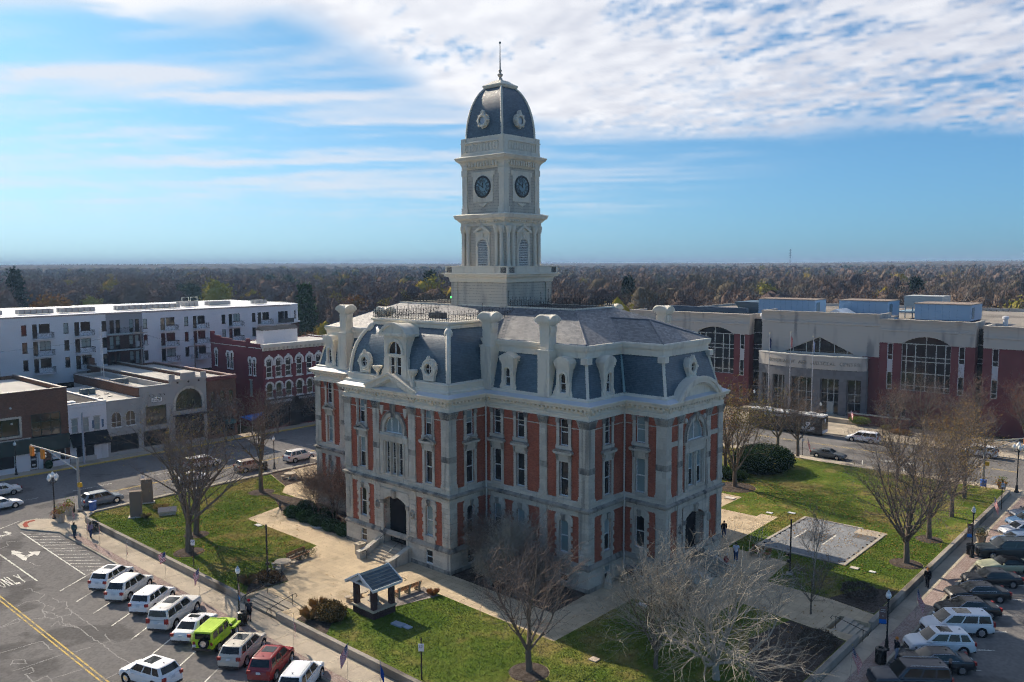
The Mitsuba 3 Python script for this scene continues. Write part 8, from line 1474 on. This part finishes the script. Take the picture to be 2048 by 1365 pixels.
def signpost(x, y, z, h, label, boards=1):
    k = thing('sign_post', label, 'sign'); add(k + '__post', B().tube([(x, y, z), (x, y, z + h)], .05, 8).ball((x, y, z + h), .07, 1), 'v_satin', INK); M = frame((x, y, z), (.75, .66), (.66, -.75))
    for i in range(boards): b_ = add(k + '__board', B(M).box(-.2, .2, .05, .08, h - .85 - i * .55, h - .32 - i * .55), 'v_satin', (.62, .62, .66)); add(b_ + '__lettering', B(M).box(-.13, .13, .08, .083, h - .5 - i * .55, h - .44 - i * .55).box(-.13, .1, .08, .083, h - .62 - i * .55, h - .57 - i * .55), 'v_satin', (.25, .25, .3))
signpost(-31.84, -19.75, 0, 3.1, 'black post with small white notice at the wall, under the large left tree'); signpost(.28, -19.7, 0, 2.95, 'black post with small white notice at the bottom edge lawn'); signpost(-7.6, 64.9, ZS, 2.9, 'black post with dark notice on the far street left of the muscle coupe'); signpost(21.3, 52.9, ZS, 3.6, 'black post with dark notice at the far right pavement'); signpost(-63.2, -10.4, ZS, 2.6, 'dark slim sign post behind the stone pillars')
# flags: stripes and a starred canton are pieces of cloth
def flag(x, y, label, z=ZS, h=2.75, wave=0.0, droop=.9, ang=150, L=1.42, Hf=.88, lean=(.1, 0)):
    k = thing('flag', label, 'flag', None); top = np.array([x + lean[0], y + lean[1], z + h]); add(k + '__pole', B().tube([(x, y, z), tuple(top)], .016, 5), 'v_satin', (.42, .36, .28)); add(k + '__finial', B().ball(tuple(top), .035, 1), 'v_satin', (.5, .4, .1))
    dirv = np.array([math.cos(math.radians(ang)), math.sin(math.radians(ang)), 0]); nrm = np.array([-dirv[1], dirv[0], 0])
    def P(u, v): s = u * L; c = math.sqrt(max(.02, 1 - droop * droop * .98)); return top + dirv * (s * c * (1 - .25 * v * droop)) + nrm * (.07 * math.sin(5 * u + 2 * v + wave) * (.3 + u)) + np.array([0, 0, -(v * Hf) - s * droop * (.92 if droop > .5 else 1)])
    def strip_(u0, u1, v0, v1, col, nm, o=0, n=8):
        us = np.linspace(u0, u1, n); r_ = [[P(u, v) + nrm * o for u in us] for v in (v0, v1)]; add(k + '__' + nm, B().grid(np.array(r_)), 'v_matte', col)
    for i in range(13): strip_(0 if i > 6 else .4, 1, i / 13, (i + 1) / 13, (.45, .022, .045) if i % 2 == 0 else (.68, .66, .66), 'stripe')
    strip_(0, .4, 0, 7 / 13, (.022, .030, .12), 'canton'); st = B()
    for r_ in range(5):
        for c_ in range(6):
            p = P(.035 + c_ * .066, (.05 + r_ * .11)); st.ball(p, .018, 0)
    add(k + '__stars', st, 'v_matte', (.68, .68, .68), kind='stuff')
fl = [(-54.3, -22.36, .95, 140, 'small flag by the lamp corner, leftmost of the pavement flags'), (-46.6 - 3.0, -22.55, .9, 160, 'flag beside the two walking women by the metal bench'), (-46.6, -22.55, .97, 150, 'limp flag with mostly red visible, third from the left'), (-39.18, -22.9, .93, 150, 'limp flag fourth from the left above the white crossover'), (-32.2, -22.33, .45, 185, 'widely spread flag above the pearl white crossover'), (-26.0, -22.28, .78, 190, 'half-spread flag above the long silver sport utility'), (-11.42, -22.26, .97, 140, 'limp flag just right of the front steps'), (-4.36, -22.54, .88, 200, 'flag with broad white stripes at the bottom, above the white sport utility')]
for i, (x, y, dr_, an, lb) in enumerate(fl): flag(x, y, lb, droop=dr_, ang=an, wave=i)
flag(22.73, 14.19, 'limp flag beside the side steps on the right pavement', droop=.9, ang=-20, wave=2); flag(22.37, .43, 'spread flag at the bottom edge of the right pavement', droop=.7, ang=-35, wave=4); flag(21.4, 48.0, 'limp flag under the bare trees on the right pavement', droop=.9, ang=-30, wave=1)
flag(-7.0, 65.1, 'limp flag beside the dark notice on the far street', droop=.97, ang=0, wave=3); flag(-10.1, 92.0, 'red and white flag before the planter wall', droop=.8, ang=-40, wave=5, h=3.0); flag(-62.2, 17.2, 'small bright flag at the left corner of the courthouse', droop=.75, ang=-40, wave=2)
k = thing('flag', 'small blue flag at the bottom edge of the lawn wall', 'flag'); add(k + '__pole', B().tube([(-.9, -22.4, ZS), (-.85, -22.4, 2.1)], .016, 5), 'v_satin', (.42, .36, .28)); add(k + '__cloth', B().grid(np.array([[(-.85 + .3 * u, -22.4 - .05 * math.sin(5 * u), 2.05 - .85 * v - .8 * u) for u in np.linspace(0, 1, 6)] for v in (0, 1)])), 'v_matte', (.02, .06, .25))
# bins
def bin_(x, y, label, col=(.012, .014, .014), z=ZS, h=1.0, r_=.33, lid=True, slat=True):
    k = thing('litter_bin', label, 'bin'); M = place(x, y, z); add(k + '__body', B(M).lathe([(r_ * .85, .02), (r_, .1), (r_, h), (r_ * .9, h)], 16), 'v_satin', col, smooth=40); add(k + '__liner', B(M).lathe([(r_ * .9, h - .05), (0, h - .06)], 16), 'v_matte', (.01, .01, .01))
    if slat:
        for i in range(16): a = i * math.pi / 8; add(k + '__slat', B(M @ place(r_ * math.cos(a), r_ * math.sin(a), 0, math.degrees(a))).box(-.01, .03, -.04, .04, .06, h + .02), 'v_satin', col)
    if lid: add(k + '__lid', B(M).lathe([(r_ + .04, h + .02), (r_ + .05, h + .08), (r_ * .55, h + .14), (r_ * .5, h + .06)], 16), 'v_satin', col, smooth=40)
bin_(-18.05, -22.7, 'black slatted litter bin at the foot of the banner lamp by front steps'); bin_(23.05, 4.7, 'black slatted litter bin at the foot of the banner lamp by side steps', h=1.05, r_=.36); bin_(22.3, 34.0, 'black slatted litter bin beside the dark green pickup'); bin_(-61.1, -19.9, 'black litter bin at the foot of the left traffic signal', r_=.3)
bin_(-60.1, -17.9, 'bright blue recycling bin beside the blue-grey crossover', (.02, .09, .34), slat=False, r_=.4, h=1.05); bin_(17.6, 61.3, 'bright blue recycling bin at the far right corner', (.02, .10, .40), slat=False, r_=.36, h=1.2); bin_(-61.9, 6.3, 'black litter bin by the lamp on the left street', r_=.4, h=1.1)
# planters with flowers
def planter(x, y, label, z=ZS, s=1.0, cols=((.28, .36, .05), (.40, .06, .09), (.45, .22, .05)), tone=(.36, .34, .30)):
    k = thing('flower_planter', label, 'planter'); M = place(x, y, z, 0, s); add(k + '__pot', B(M).lathe([(.34, 0), (.36, .08), (.5, .95), (.58, 1.0), (.58, 1.12), (.48, 1.12), (.46, 1.0), (0, .98)], 16), 'v_matte', tone, smooth=40)
    r = np.random.default_rng(int(abs(x * 10))); 
    for j, c in enumerate(cols): q = r.normal(0, 1, (170, 3)) * [.28, .28, .22] + [[0, 0, 1.55], [-.25, -.28, 1.15], [.2, -.2, 1.2]][j]; add(k + '__flowers', leafmesh(q, .075, r, 1), 'leaf', c, tw=M)
planter(-60.3, -20.5, 'tapered planter of yellow-green and pink flowers behind the clustered lamp'); planter(-58.1, -22.2, 'tapered planter with orange and yellow flowers before the clustered lamp', cols=((.36, .34, .06), (.45, .15, .10), (.40, .22, .04))); planter(19.6, 61.8, 'orange and yellow flowers in tan planter at far right corner', cols=((.30, .38, .05), (.55, .22, .02), (.55, .24, .02)), tone=(.40, .33, .25)); planter(22.4, 38.0, 'tan tapered planter with dry plants on the right pavement', cols=((.10, .12, .05), (.16, .12, .06), (.14, .12, .05)), tone=(.36, .30, .22), s=.95); planter(1.55, 4.3, 'square-looking tan planter in the shaded inner corner of courthouse', z=0, s=.85, cols=((.08, .05, .09), (.06, .07, .04), (.07, .05, .06)), tone=(.42, .35, .28))
k = thing('stone_obelisk', 'small pointed stone standing against the shaded courthouse base', 'stone'); add(k + '__stone', B(place(.62, 2.2, 0)).taper(-.32, .32, -.32, .32, 0, -.3, .3, -.3, .3, .35).taper(-.26, .26, -.26, .26, .35, -.05, .05, -.05, .05, 1.5), 'limestone')
# benches, tables
def bench(x, y, deg, label, L=2.6, wood_='wood', leg='v_matte', lc=(.34, .29, .21), z=0):
    k = thing('bench', label, 'bench'); M = place(x, y, z, deg)
    for i in range(3):
        xx = -L / 2 + .2 + i * (L - .4) / 2; add(k + '__leg', B(M).poly(Polygon([(-.42, 0), (-.28, 0), (-.05, .3), (.18, 0), (.34, 0), (.30, .42), (.42, .9), (.34, .92), (.22, .5), (-.40, .45)]), xx - .08, xx + .08, 'x'), leg, lc)
    for i in range(4): add(k + '__seat_slat', B(M).box(-L / 2, L / 2, -.40 + i * .15, -.28 + i * .15, .46, .51), wood_)
    for i in range(3): zz_ = .60 + i * .12; add(k + '__back_slat', B(M).box(-L / 2, L / 2, .24 + i * .035, .28 + i * .035, zz_, zz_ + .09), wood_)
bench(-26.3, -11.9, 101, 'wooden slat bench on concrete legs beside the left lawn', 2.5); bench(-11.85, -10.4, -94, 'wooden slat bench on concrete legs right of the bell shelter', 2.6); bench(7.3, 18.5, -2, 'weathered brown slat bench on concrete legs near the parking pad', 2.1); bench(7.5, 2.1, 178, 'brown slat bench behind the wide pale-branched tree', 2.0); bench(-52.2, -21.0, 0, 'black metal bench against the left retaining wall', 1.7, 'v_satin' if False else 'rubber', 'v_satin', (.05, .06, .07), ZS)
def table(x, y, label, stools=((.9, .4), (-.5, -.9)), z=0):
    k = thing('concrete_table', label, 'table'); M = place(x, y, z); add(k + '__top', B(M).lathe([(0, .72), (.78, .72), (.80, .76), (.78, .80), (0, .81)], 24), 'concrete', smooth=40); add(k + '__pedestal', B(M).lathe([(.42, 0), (.36, .08), (.2, .25), (.24, .6), (.4, .72)], 14), 'concrete', smooth=40)
    for (a, b_) in stools: s_ = add(k + '__stool', B(M @ place(a, b_)).lathe([(0, .47), (.27, .46), (.28, .40), (.2, .36), (.14, .2), (.22, 0)], 14), 'concrete', smooth=40); add(k + '__stool_arm', B(M).tube([(a * .25, b_ * .25, .12), (a * .9, b_ * .9, .12)], .09, 6), 'concrete')
table(-25.2, -14.3, 'round concrete table with stools beside the left lighting pole', ((-.95, -.35), (.1, 1.0), (.55, -.85))); table(-14.1, -13.9, 'round concrete table with stools behind the bell shelter', ((-1.0, .2), (-.3, -1.0), (.9, .5))); table(-53.2, 4.9, 'concrete table with stools on the far left plaza', ((.9, .3), (-.6, -.8), (-.5, .8)))
k = add('planter_box', B(place(-57.6, 12.7)).box(-1.6, 1.6, -.6, .6, ZS, .6), 'concrete', label='low tan concrete block at the left courthouse corner by the street', cat='block')
k = thing('pedestal_bin', 'square tan concrete bin left of the front entrance stairs', 'bin'); add(k + '__body', B(place(-22.9, -7.0)).box(-.35, .35, -.35, .35, 0, 1.05), 'concrete'); add(k + '__cap', B(place(-22.9, -7.0)).poly(sbox(-.45, -.45, .45, .45).difference(Point(0, 0).buffer(.16)), 1.05, 1.15), 'concrete')
k = thing('hose_loop', 'loose black hose lying on the paving before the entrance stairs', 'hose'); add(k + '__hose', B().tube([(-15.2 + .9 * math.cos(t) * (1 + .1 * t), -8.9 + .35 * math.sin(t), .03) for t in np.linspace(0, 6.5, 24)], .025, 5), 'rubber') if False else add(k + '__hose', B().tube([(-15.0 + .75 * math.cos(t), -8.7 + .35 * math.sin(t) + .12 * math.sin(2 * t), .03) for t in np.linspace(0, 6.0, 24)], .022, 5), 'rubber')
for (x, y, w, d, h, lab) in [(-51.95, -16.3, 1.25, .62, 3.0, 'tall brown stone pillar on the left lawn, nearer one'), (-56.6, -12.9, 1.25, .62, 2.9, 'tall brown stone pillar on the left lawn, farther one')]:
    k = thing('stone_pillar', lab, 'monument'); M = place(x, y, 0, 62); add(k + '__shaft', B(M).box(-w / 2, w / 2, -d / 2, d / 2, .12, h), 'v_matte', (.23, .175, .145)); add(k + '__base', B(M).box(-w / 2 - .2, w / 2 + .2, -d / 2 - .2, d / 2 + .2, 0, .14), 'limestone'); add(k + '__cap', B(M).box(-w / 2 - .03, w / 2 + .03, -d / 2 - .03, d / 2 + .03, h, h + .06), 'v_matte', (.28, .23, .19))
k = thing('memorial_panel', 'low slanted pale memorial panel between the stone pillars', 'monument'); add(k + '__panel', B(place(-50.0, -13.6, 0, 62)).raw([(-1.0, -.3, .35), (1.0, -.3, .35), (-1.0, .3, .75), (1.0, .3, .75), (-1.0, -.3, .5), (1.0, -.3, .5), (-1.0, .3, .9), (1.0, .3, .9)], _BF), 'v_matte', (.52, .42, .36)); add(k + '__base', B(place(-50.0, -13.6, 0, 62)).box(-.9, .9, -.2, .25, 0, .5), 'limestone')
# bell shelter on the front lawn
k = thing('bell_shelter', 'small open brick shelter with slate gable roof holding a bell', 'shelter'); M = place(-11.1, -14.7, 0, 0)
add(k + '__plinth', B(M).box(-1.35, 1.35, -1.15, 1.15, 0, .62), 'brick_dark'); add(k + '__slab', B(M).box(-1.45, 1.45, -1.25, 1.25, .62, .78), 'concrete')
for sx in (-1, 1):
    for sy in (-1, 1): add(k + '__column', B(M).box(sx * 1.12 - .2, sx * 1.12 + .2, sy * .92 - .2, sy * .92 + .2, .78, 2.55), 'brick_dark')
add(k + '__beam', B(M).box(-1.4, 1.4, -1.18, -.7, 2.55, 2.78).box(-1.4, 1.4, .7, 1.18, 2.55, 2.78).box(-1.4, -.85, -.7, .7, 2.55, 2.78).box(.85, 1.4, -.7, .7, 2.55, 2.78), 'v_satin', (.62, .62, .62))
for sg in (-1, 1):
    for j in range(6):
        f0, f1 = j / 6, (j + 1.06) / 6; xa, xb = sg * 1.75 * (1 - f0), sg * 1.75 * (1 - min(1, f1)); za, zb = 2.66 + 1.0 * f0, 2.66 + 1.0 * min(1, f1)
        add(k + '__roof_course', B(M).raw([(xa, -1.55, za + .06), (xa, 1.55, za + .06), (xb, -1.55, zb + .02), (xb, 1.55, zb + .02), (xa, -1.55, za), (xa, 1.55, za), (xb, -1.55, zb - .02), (xb, 1.55, zb - .02)], _BF), 'roof_dark' if False else 'slate')
    add(k + '__bargeboard', B(M).raw([(sg * 1.8, -1.6, 2.58), (sg * 1.8, -1.54, 2.58), (0, -1.6, 3.62), (0, -1.54, 3.62), (sg * 1.8, -1.6, 2.78), (sg * 1.8, -1.54, 2.78), (0, -1.6, 3.78), (0, -1.54, 3.78)], _BF).raw([(sg * 1.8, 1.6, 2.58), (sg * 1.8, 1.54, 2.58), (0, 1.6, 3.62), (0, 1.54, 3.62), (sg * 1.8, 1.6, 2.78), (sg * 1.8, 1.54, 2.78), (0, 1.6, 3.78), (0, 1.54, 3.78)], _BF), 'v_satin', (.66, .67, .68)); add(k + '__fascia', B(M).box(sg * 1.74, sg * 1.80, -1.54, 1.54, 2.5, 2.72), 'v_satin', (.62, .63, .65))
add(k + '__gable', B(M).poly(Polygon([(-1.5, 2.72), (1.5, 2.72), (0, 3.58)]).difference(Polygon([(-.55, 2.82), (.55, 2.82), (0, 3.2)])), -1.42, -1.34, 'y'), 'v_satin', (.5, .5, .52))
kb = thing('bronze_bell', 'dark bell hanging inside the small brick shelter', 'bell'); add(kb + '__bell', B(M).lathe([(.42, .95), (.38, 1.05), (.28, 1.25), (.24, 1.45), (.14, 1.55), (0, 1.56)], 16), 'v_satin', (.16, .17, .16), smooth=50); add(kb + '__cradle', B(M).tube([(-.6, 0, .78), (-.5, 0, 1.55), (.5, 0, 1.55), (.6, 0, .78)], .05, 6).box(-.7, .7, -.12, .12, .78, .86), 'v_satin', (.3, .3, .29))
add('ground_plaque', B(place(-7.6, -15.1, 0, 5)).box(-.55, .55, -.3, .3, -.1, .16), 'v_matte', (.30, .36, .42), kind='structure')
# utility poles behind the shops
def upole(x, y, z1, label, wires=()):
    k = thing('utility_pole', label, 'utility pole'); add(k + '__pole', B().tube([(x, y, ZB), (x, y, z1)], [.16, .11], 8), 'v_matte', (.20, .18, .17)); add(k + '__crossarm', B().box(x - .08, x + .08, y - 1.3, y + 1.3, z1 - 1.2, z1 - 1.05), 'v_matte', (.32, .28, .24))
    for i in (-1, 1): add(k + '__transformer', B(place(x + .3, y + i * .75, z1 - 3.6)).lathe([(0, 0), (.26, 0), (.26, .9), (0, .95)], 10), 'v_satin', (.30, .34, .37))
    for (tx_, ty_, tz_) in wires: t = np.linspace(0, 1, 14); add(k + '__wire', B().tube(np.column_stack([x + (tx_ - x) * t, y + (ty_ - y) * t, z1 - 1.05 + (tz_ - z1 + 1.05) * t - 1.6 * 4 * t * (1 - t) * .5]), .02, 3), 'rubber')
upole(-113, 12.3, 17.2, 'wooden utility pole with transformers before the grey apartment bay', [(-113.5, 22.5, 14), (-112, -30, 14.5)]); upole(-113.5, 23.0, 13.8, 'second utility pole before the right part of the apartment block', [(-112, 40, 12)]); upole(-140, 62.0, 15.5, 'utility pole beside the yellow tree right of the apartment block')
k = thing('radio_mast', 'thin lattice mast on the roofs behind the grey shops', 'mast')
for i in range(3): a = i * 2.094; add(k + '__leg', B().tube([(-104 + .3 * math.cos(a), 1.5 + .3 * math.sin(a), 8), (-104 + .15 * math.cos(a), 1.5 + .15 * math.sin(a), 18)], .03, 4), 'v_satin', (.5, .5, .5))
for i in range(18): a = i * 2.094; add(k + '__brace', B().tube([(-104 + .28 * math.cos(a), 1.5 + .28 * math.sin(a), 8.2 + i * .53), (-104 + .26 * math.cos(a + 2.094), 1.5 + .26 * math.sin(a + 2.094), 8.7 + i * .53)], .015, 3), 'v_satin', (.5, .5, .5))
# ---------------------------------------------------------------- people
def hullchain(bones, R, refine=.05, it=4):
    parts = []
    for a, b_, in bones:
        pts = []
        for n_ in (a, b_):
            c, r = R[n_]; s = trimesh.creation.icosphere(1, 1.0).vertices; pts.append(np.array(c) + s * np.broadcast_to(r, (3,)))
        parts.append(m3.Manifold.hull_points(np.vstack(pts)))
    u = m3.Manifold.batch_boolean(parts, m3.OpType.Add); q = u.refine_to_length(refine).to_mesh(); m = trimesh.Trimesh(q.vert_properties[:, :3], q.tri_verts, process=True)
    trimesh.smoothing.filter_taubin(m, iterations=it); return np.array(m.vertices), np.array(m.faces)
def person(x, y, z, deg, label, top, legs, shoes=(.05, .05, .05), hair=(.05, .035, .025), skin=(.38, .22, .16), h=1.75, stride=.25, armpose=((.10, -.05), (.10, .05)), hat=None, shorts=False, longhair=False, stoop=0.0, sleeves=True, head_white=False):
    """x forward, y left. Arm pose: (swing forward of the hand, bend)."""
    k = thing('person', label, 'person'); s = h / 1.75; M = place(x, y, z, deg, s); lean = stoop
    J = {'hip': ((0, 0, .95), (.125, .155, .13)), 'waist': ((.02 + lean * .2, 0, 1.10), (.11, .14, .10)), 'chest': ((.03 + lean * .7, 0, 1.33), (.12, .175, .12)), 'neck': ((.03 + lean, 0, 1.48), .062), 'head0': ((.05 + lean * 1.15, 0, 1.585), (.088, .074, .085)), 'head': ((.045 + lean * 1.15, 0, 1.645), (.098, .078, .098))}
    f, b_ = stride / 2, -stride / 2
    for sg, n_, st in ((1, 'l', f), (-1, 'r', b_)):
        J['hp' + n_] = ((0, sg * .09, .90), .105); J['kn' + n_] = ((st * .55 + .03, sg * .095, .50), .066); J['an' + n_] = ((st, sg * .10, .09 + (.05 if st < 0 else 0)), .045); J['hl' + n_] = ((st - .05, sg * .10, .045 + (.07 if st < 0 else 0)), .042); J['to' + n_] = ((st + .17, sg * .115, .035), .034)
        sw, bd = armpose[0] if sg > 0 else armpose[1]; J['sh' + n_] = ((.02 + lean * .75, sg * .19, 1.40), .072); J['el' + n_] = ((sw * .4 - .03 + lean * .6, sg * .245, 1.13), .048); J['wr' + n_] = ((sw + lean * .5, sg * .235, .90 + abs(sw) * .35 + bd), .034)
    core = [('hip', 'waist'), ('waist', 'chest'), ('chest', 'neck'), ('neck', 'head0'), ('head0', 'head')]
    limb = [(a + n_, c + n_) for n_ in 'lr' for a, c in (('hp', 'kn'), ('kn', 'an'), ('an', 'hl'), ('hl', 'to'), ('sh', 'el'), ('el', 'wr'))] + [('hip', 'hpl'), ('hip', 'hpr'), ('chest', 'shl'), ('chest', 'shr')]
    # face: nose, chin, brow and ears; hands: palm, four unequal curled fingers and a thumb at the side
    hx = J['head'][0]; J['nose'] = ((hx[0] + .105, 0, hx[2] - .035), (.016, .013, .02)); J['brow'] = ((hx[0] + .07, 0, hx[2] + .0), (.03, .05, .03)); J['chin'] = ((hx[0] + .075, 0, hx[2] - .115), (.026, .03, .022)); limb += [('brow', 'nose'), ('head0', 'chin')]
    for sg, n_ in ((1, 'l'), (-1, 'r')):
        J['ear' + n_] = ((hx[0] - .005, sg * .078, hx[2] - .02), (.018, .012, .03)); limb.append(('head', 'ear' + n_))
        w, e = np.array(J['wr' + n_][0]), np.array(J['el' + n_][0]); d = (w - e) / np.linalg.norm(w - e); p = w + d * .07; J['pm' + n_] = (tuple(p), (.034, .016, .034)); limb.append(('wr' + n_, 'pm' + n_)); fx = np.array([1.0, 0, 0]); fx -= d * (fx @ d); fx /= np.linalg.norm(fx)
        for q, (o, ln) in enumerate(((-.026, .070), (-.009, .082), (.009, .086), (.026, .078))):
            a1 = p + fx * o + d * .025; a2 = a1 + d * ln * .55; a3 = a2 + d * ln * .35 - np.array([0, sg * ln * .3, 0]); J['f%s%da' % (n_, q)] = (tuple(a1), .0095); J['f%s%db' % (n_, q)] = (tuple(a2), .0088); J['f%s%dc' % (n_, q)] = (tuple(a3), .0075); limb += [('pm' + n_, 'f%s%da' % (n_, q)), ('f%s%da' % (n_, q), 'f%s%db' % (n_, q)), ('f%s%db' % (n_, q), 'f%s%dc' % (n_, q))]
        t1 = p + fx * .036 - d * .02; t2 = t1 + fx * .025 + d * .035; J['t%sa' % n_] = (tuple(t1), .011); J['t%sb' % n_] = (tuple(t2), .009); limb += [('pm' + n_, 't%sa' % n_), ('t%sa' % n_, 't%sb' % n_)]
    scene[k] = shape(hullchain(core + limb, J, .03, 3), 'v_satin' if False else 'v_matte', skin, smooth=True, tw=M)
    def cloth(nm, bones, grow, col, it=6):
        R = {n_: (c, np.broadcast_to(r, (3,)) + grow) for n_, (c, r) in J.items()}; add(k + '__' + nm, hullchain(bones, R, .06, it), 'v_matte', col, smooth=True, tw=M)
    J['elm_l'] = (tuple(np.array(J['shl'][0]) * .45 + np.array(J['ell'][0]) * .55), .055); J['elm_r'] = (tuple(np.array(J['shr'][0]) * .45 + np.array(J['elr'][0]) * .55), .055)
    arms = [('shl', 'ell'), ('shr', 'elr'), ('ell', 'wrl'), ('elr', 'wrr')] if sleeves else [('shl', 'elm_l'), ('shr', 'elm_r')]
    cloth('top', [('hip', 'waist'), ('waist', 'chest'), ('chest', 'shl'), ('chest', 'shr')] + arms, .022, top)
    cloth('shorts' if shorts else 'trousers', [('hip', 'hpl'), ('hip', 'hpr'), ('hpl', 'knl'), ('hpr', 'knr')] + ([] if shorts else [('knl', 'anl'), ('knr', 'anr')]), .018, legs)
    cloth('shoes', [('hll', 'tol'), ('hlr', 'tor'), ('anl', 'hll'), ('anr', 'hlr')], .014, shoes)
    hp = np.array(hx); hb = B().ball(hp + [-.018, 0, .022], 1, 2, (.105, .088, .10))
    if longhair: hb.ball(hp + [-.07, 0, -.10], 1, 2, (.06, .09, .17))
    v_, f_ = hb.get(); v_[:, 0] = np.where(v_[:, 2] < hp[2] - .01, np.minimum(v_[:, 0], hp[0] + .01), v_[:, 0]); add(k + '__hair', (v_, f_), 'v_matte', hair, smooth=True, tw=M)
    if hat is not None: add(k + '__hat', B().lathe([(.0, .135), (.07, .125), (.105, .08), (.115, .02), (.117, -.03), (.105, -.03)], 14, tuple(hp + [-.012, 0, .0])), 'v_matte', hat, smooth=60, tw=M)
    for sg in (-1, 1): add(k + '__eye', B().ball((hp[0] + .088, sg * .032, hp[2] - .004), .012, 1), 'v_satin', (.03, .025, .02), tw=M)
    add(k + '__mouth', B().box(hp[0] + .088, hp[0] + .096, -.022, .022, hp[2] - .078, hp[2] - .070), 'v_matte', (.25, .09, .08), tw=M); return k, M
person(-51.2, -23.3, ZS, 135, 'long-haired person in teal top and dark trousers walking on the left pavement', (.04, .10, .11), (.03, .045, .07), longhair=True, h=1.72)
person(-50.0, -22.1, ZS, 135, 'long-haired person in lilac top and jeans walking behind a flag', (.26, .23, .34), (.04, .06, .13), longhair=True, h=1.70, stride=.3)
person(-18.4, -21.9, ZS, -40, 'person in red, white and black with shorts standing behind the banner lamp', (.05, .05, .06), (.015, .015, .018), shorts=True, hat=(.45, .02, .03), h=1.8, sleeves=False, stride=.2)
person(21.5, 22.2, ZS, -85, 'person with orange hat and dark clothes walking on the right pavement', (.016, .017, .020), (.018, .018, .022), hat=(.40, .16, .04), h=1.78, stride=.36)
person(23.75, 5.9, ZS, 50, 'person with orange hat standing behind the bin at the side steps', (.02, .025, .035), (.30, .34, .42), hat=(.55, .20, .05), h=1.76, armpose=((.3, .1), (.3, .1)))
person(27.6, 5.1, ZR, 200, 'bald person in black standing between the two dark cars', (.014, .014, .016), (.014, .014, .016), hair=(.30, .19, .14), h=1.8)
person(2.0, 21.2, 0, 130, 'person in dark jacket and jeans walking past the courthouse corner', (.020, .016, .016), (.035, .06, .13), h=1.82, stride=.3)
person(6.1, 15.7, 0, 118, 'person in white shirt and blue jeans walking on the shaded plaza', (.62, .62, .70), (.035, .075, .17), shoes=(.6, .6, .62), sleeves=False, h=1.86, stride=.32, hair=(.06, .05, .045))
k, M = person(6.7, 12.6, 0, 100, 'white-haired person in red sweater with walking stick by the right stairs', (.30, .015, .04), (.24, .22, .20), hair=(.70, .70, .70), h=1.70, stoop=.10, armpose=((.1, 0), (.28, .05)), stride=.2)
kk = thing('walking_stick', 'dark walking stick held by the white-haired person', 'stick'); add(kk + '__shaft', B(M).tube([(.55, -.36, .01), (.31, -.235, .96), (.24, -.22, 1.0)], .014, 5), 'v_satin', (.03, .03, .03))
# ---------------------------------------------------------------- haze
scene['air'] = {'type': 'homogeneous', 'albedo': {'type': 'rgb', 'value': [0.34, 0.52, 0.76]}, 'sigma_t': 1.9e-4}
scene['haze'] = {'type': 'cube', 'to_world': T4().translate([0, 0, 31.0]).scale([9600, 9600, 33.0]), 'bsdf': {'type': 'null'}, 'interior': {'type': 'ref', 'id': 'air'}}
tag('haze', 'thin blue autumn haze in the air', 'haze', kind='stuff')
scene['camera']['medium'] = {'type': 'ref', 'id': 'air'}
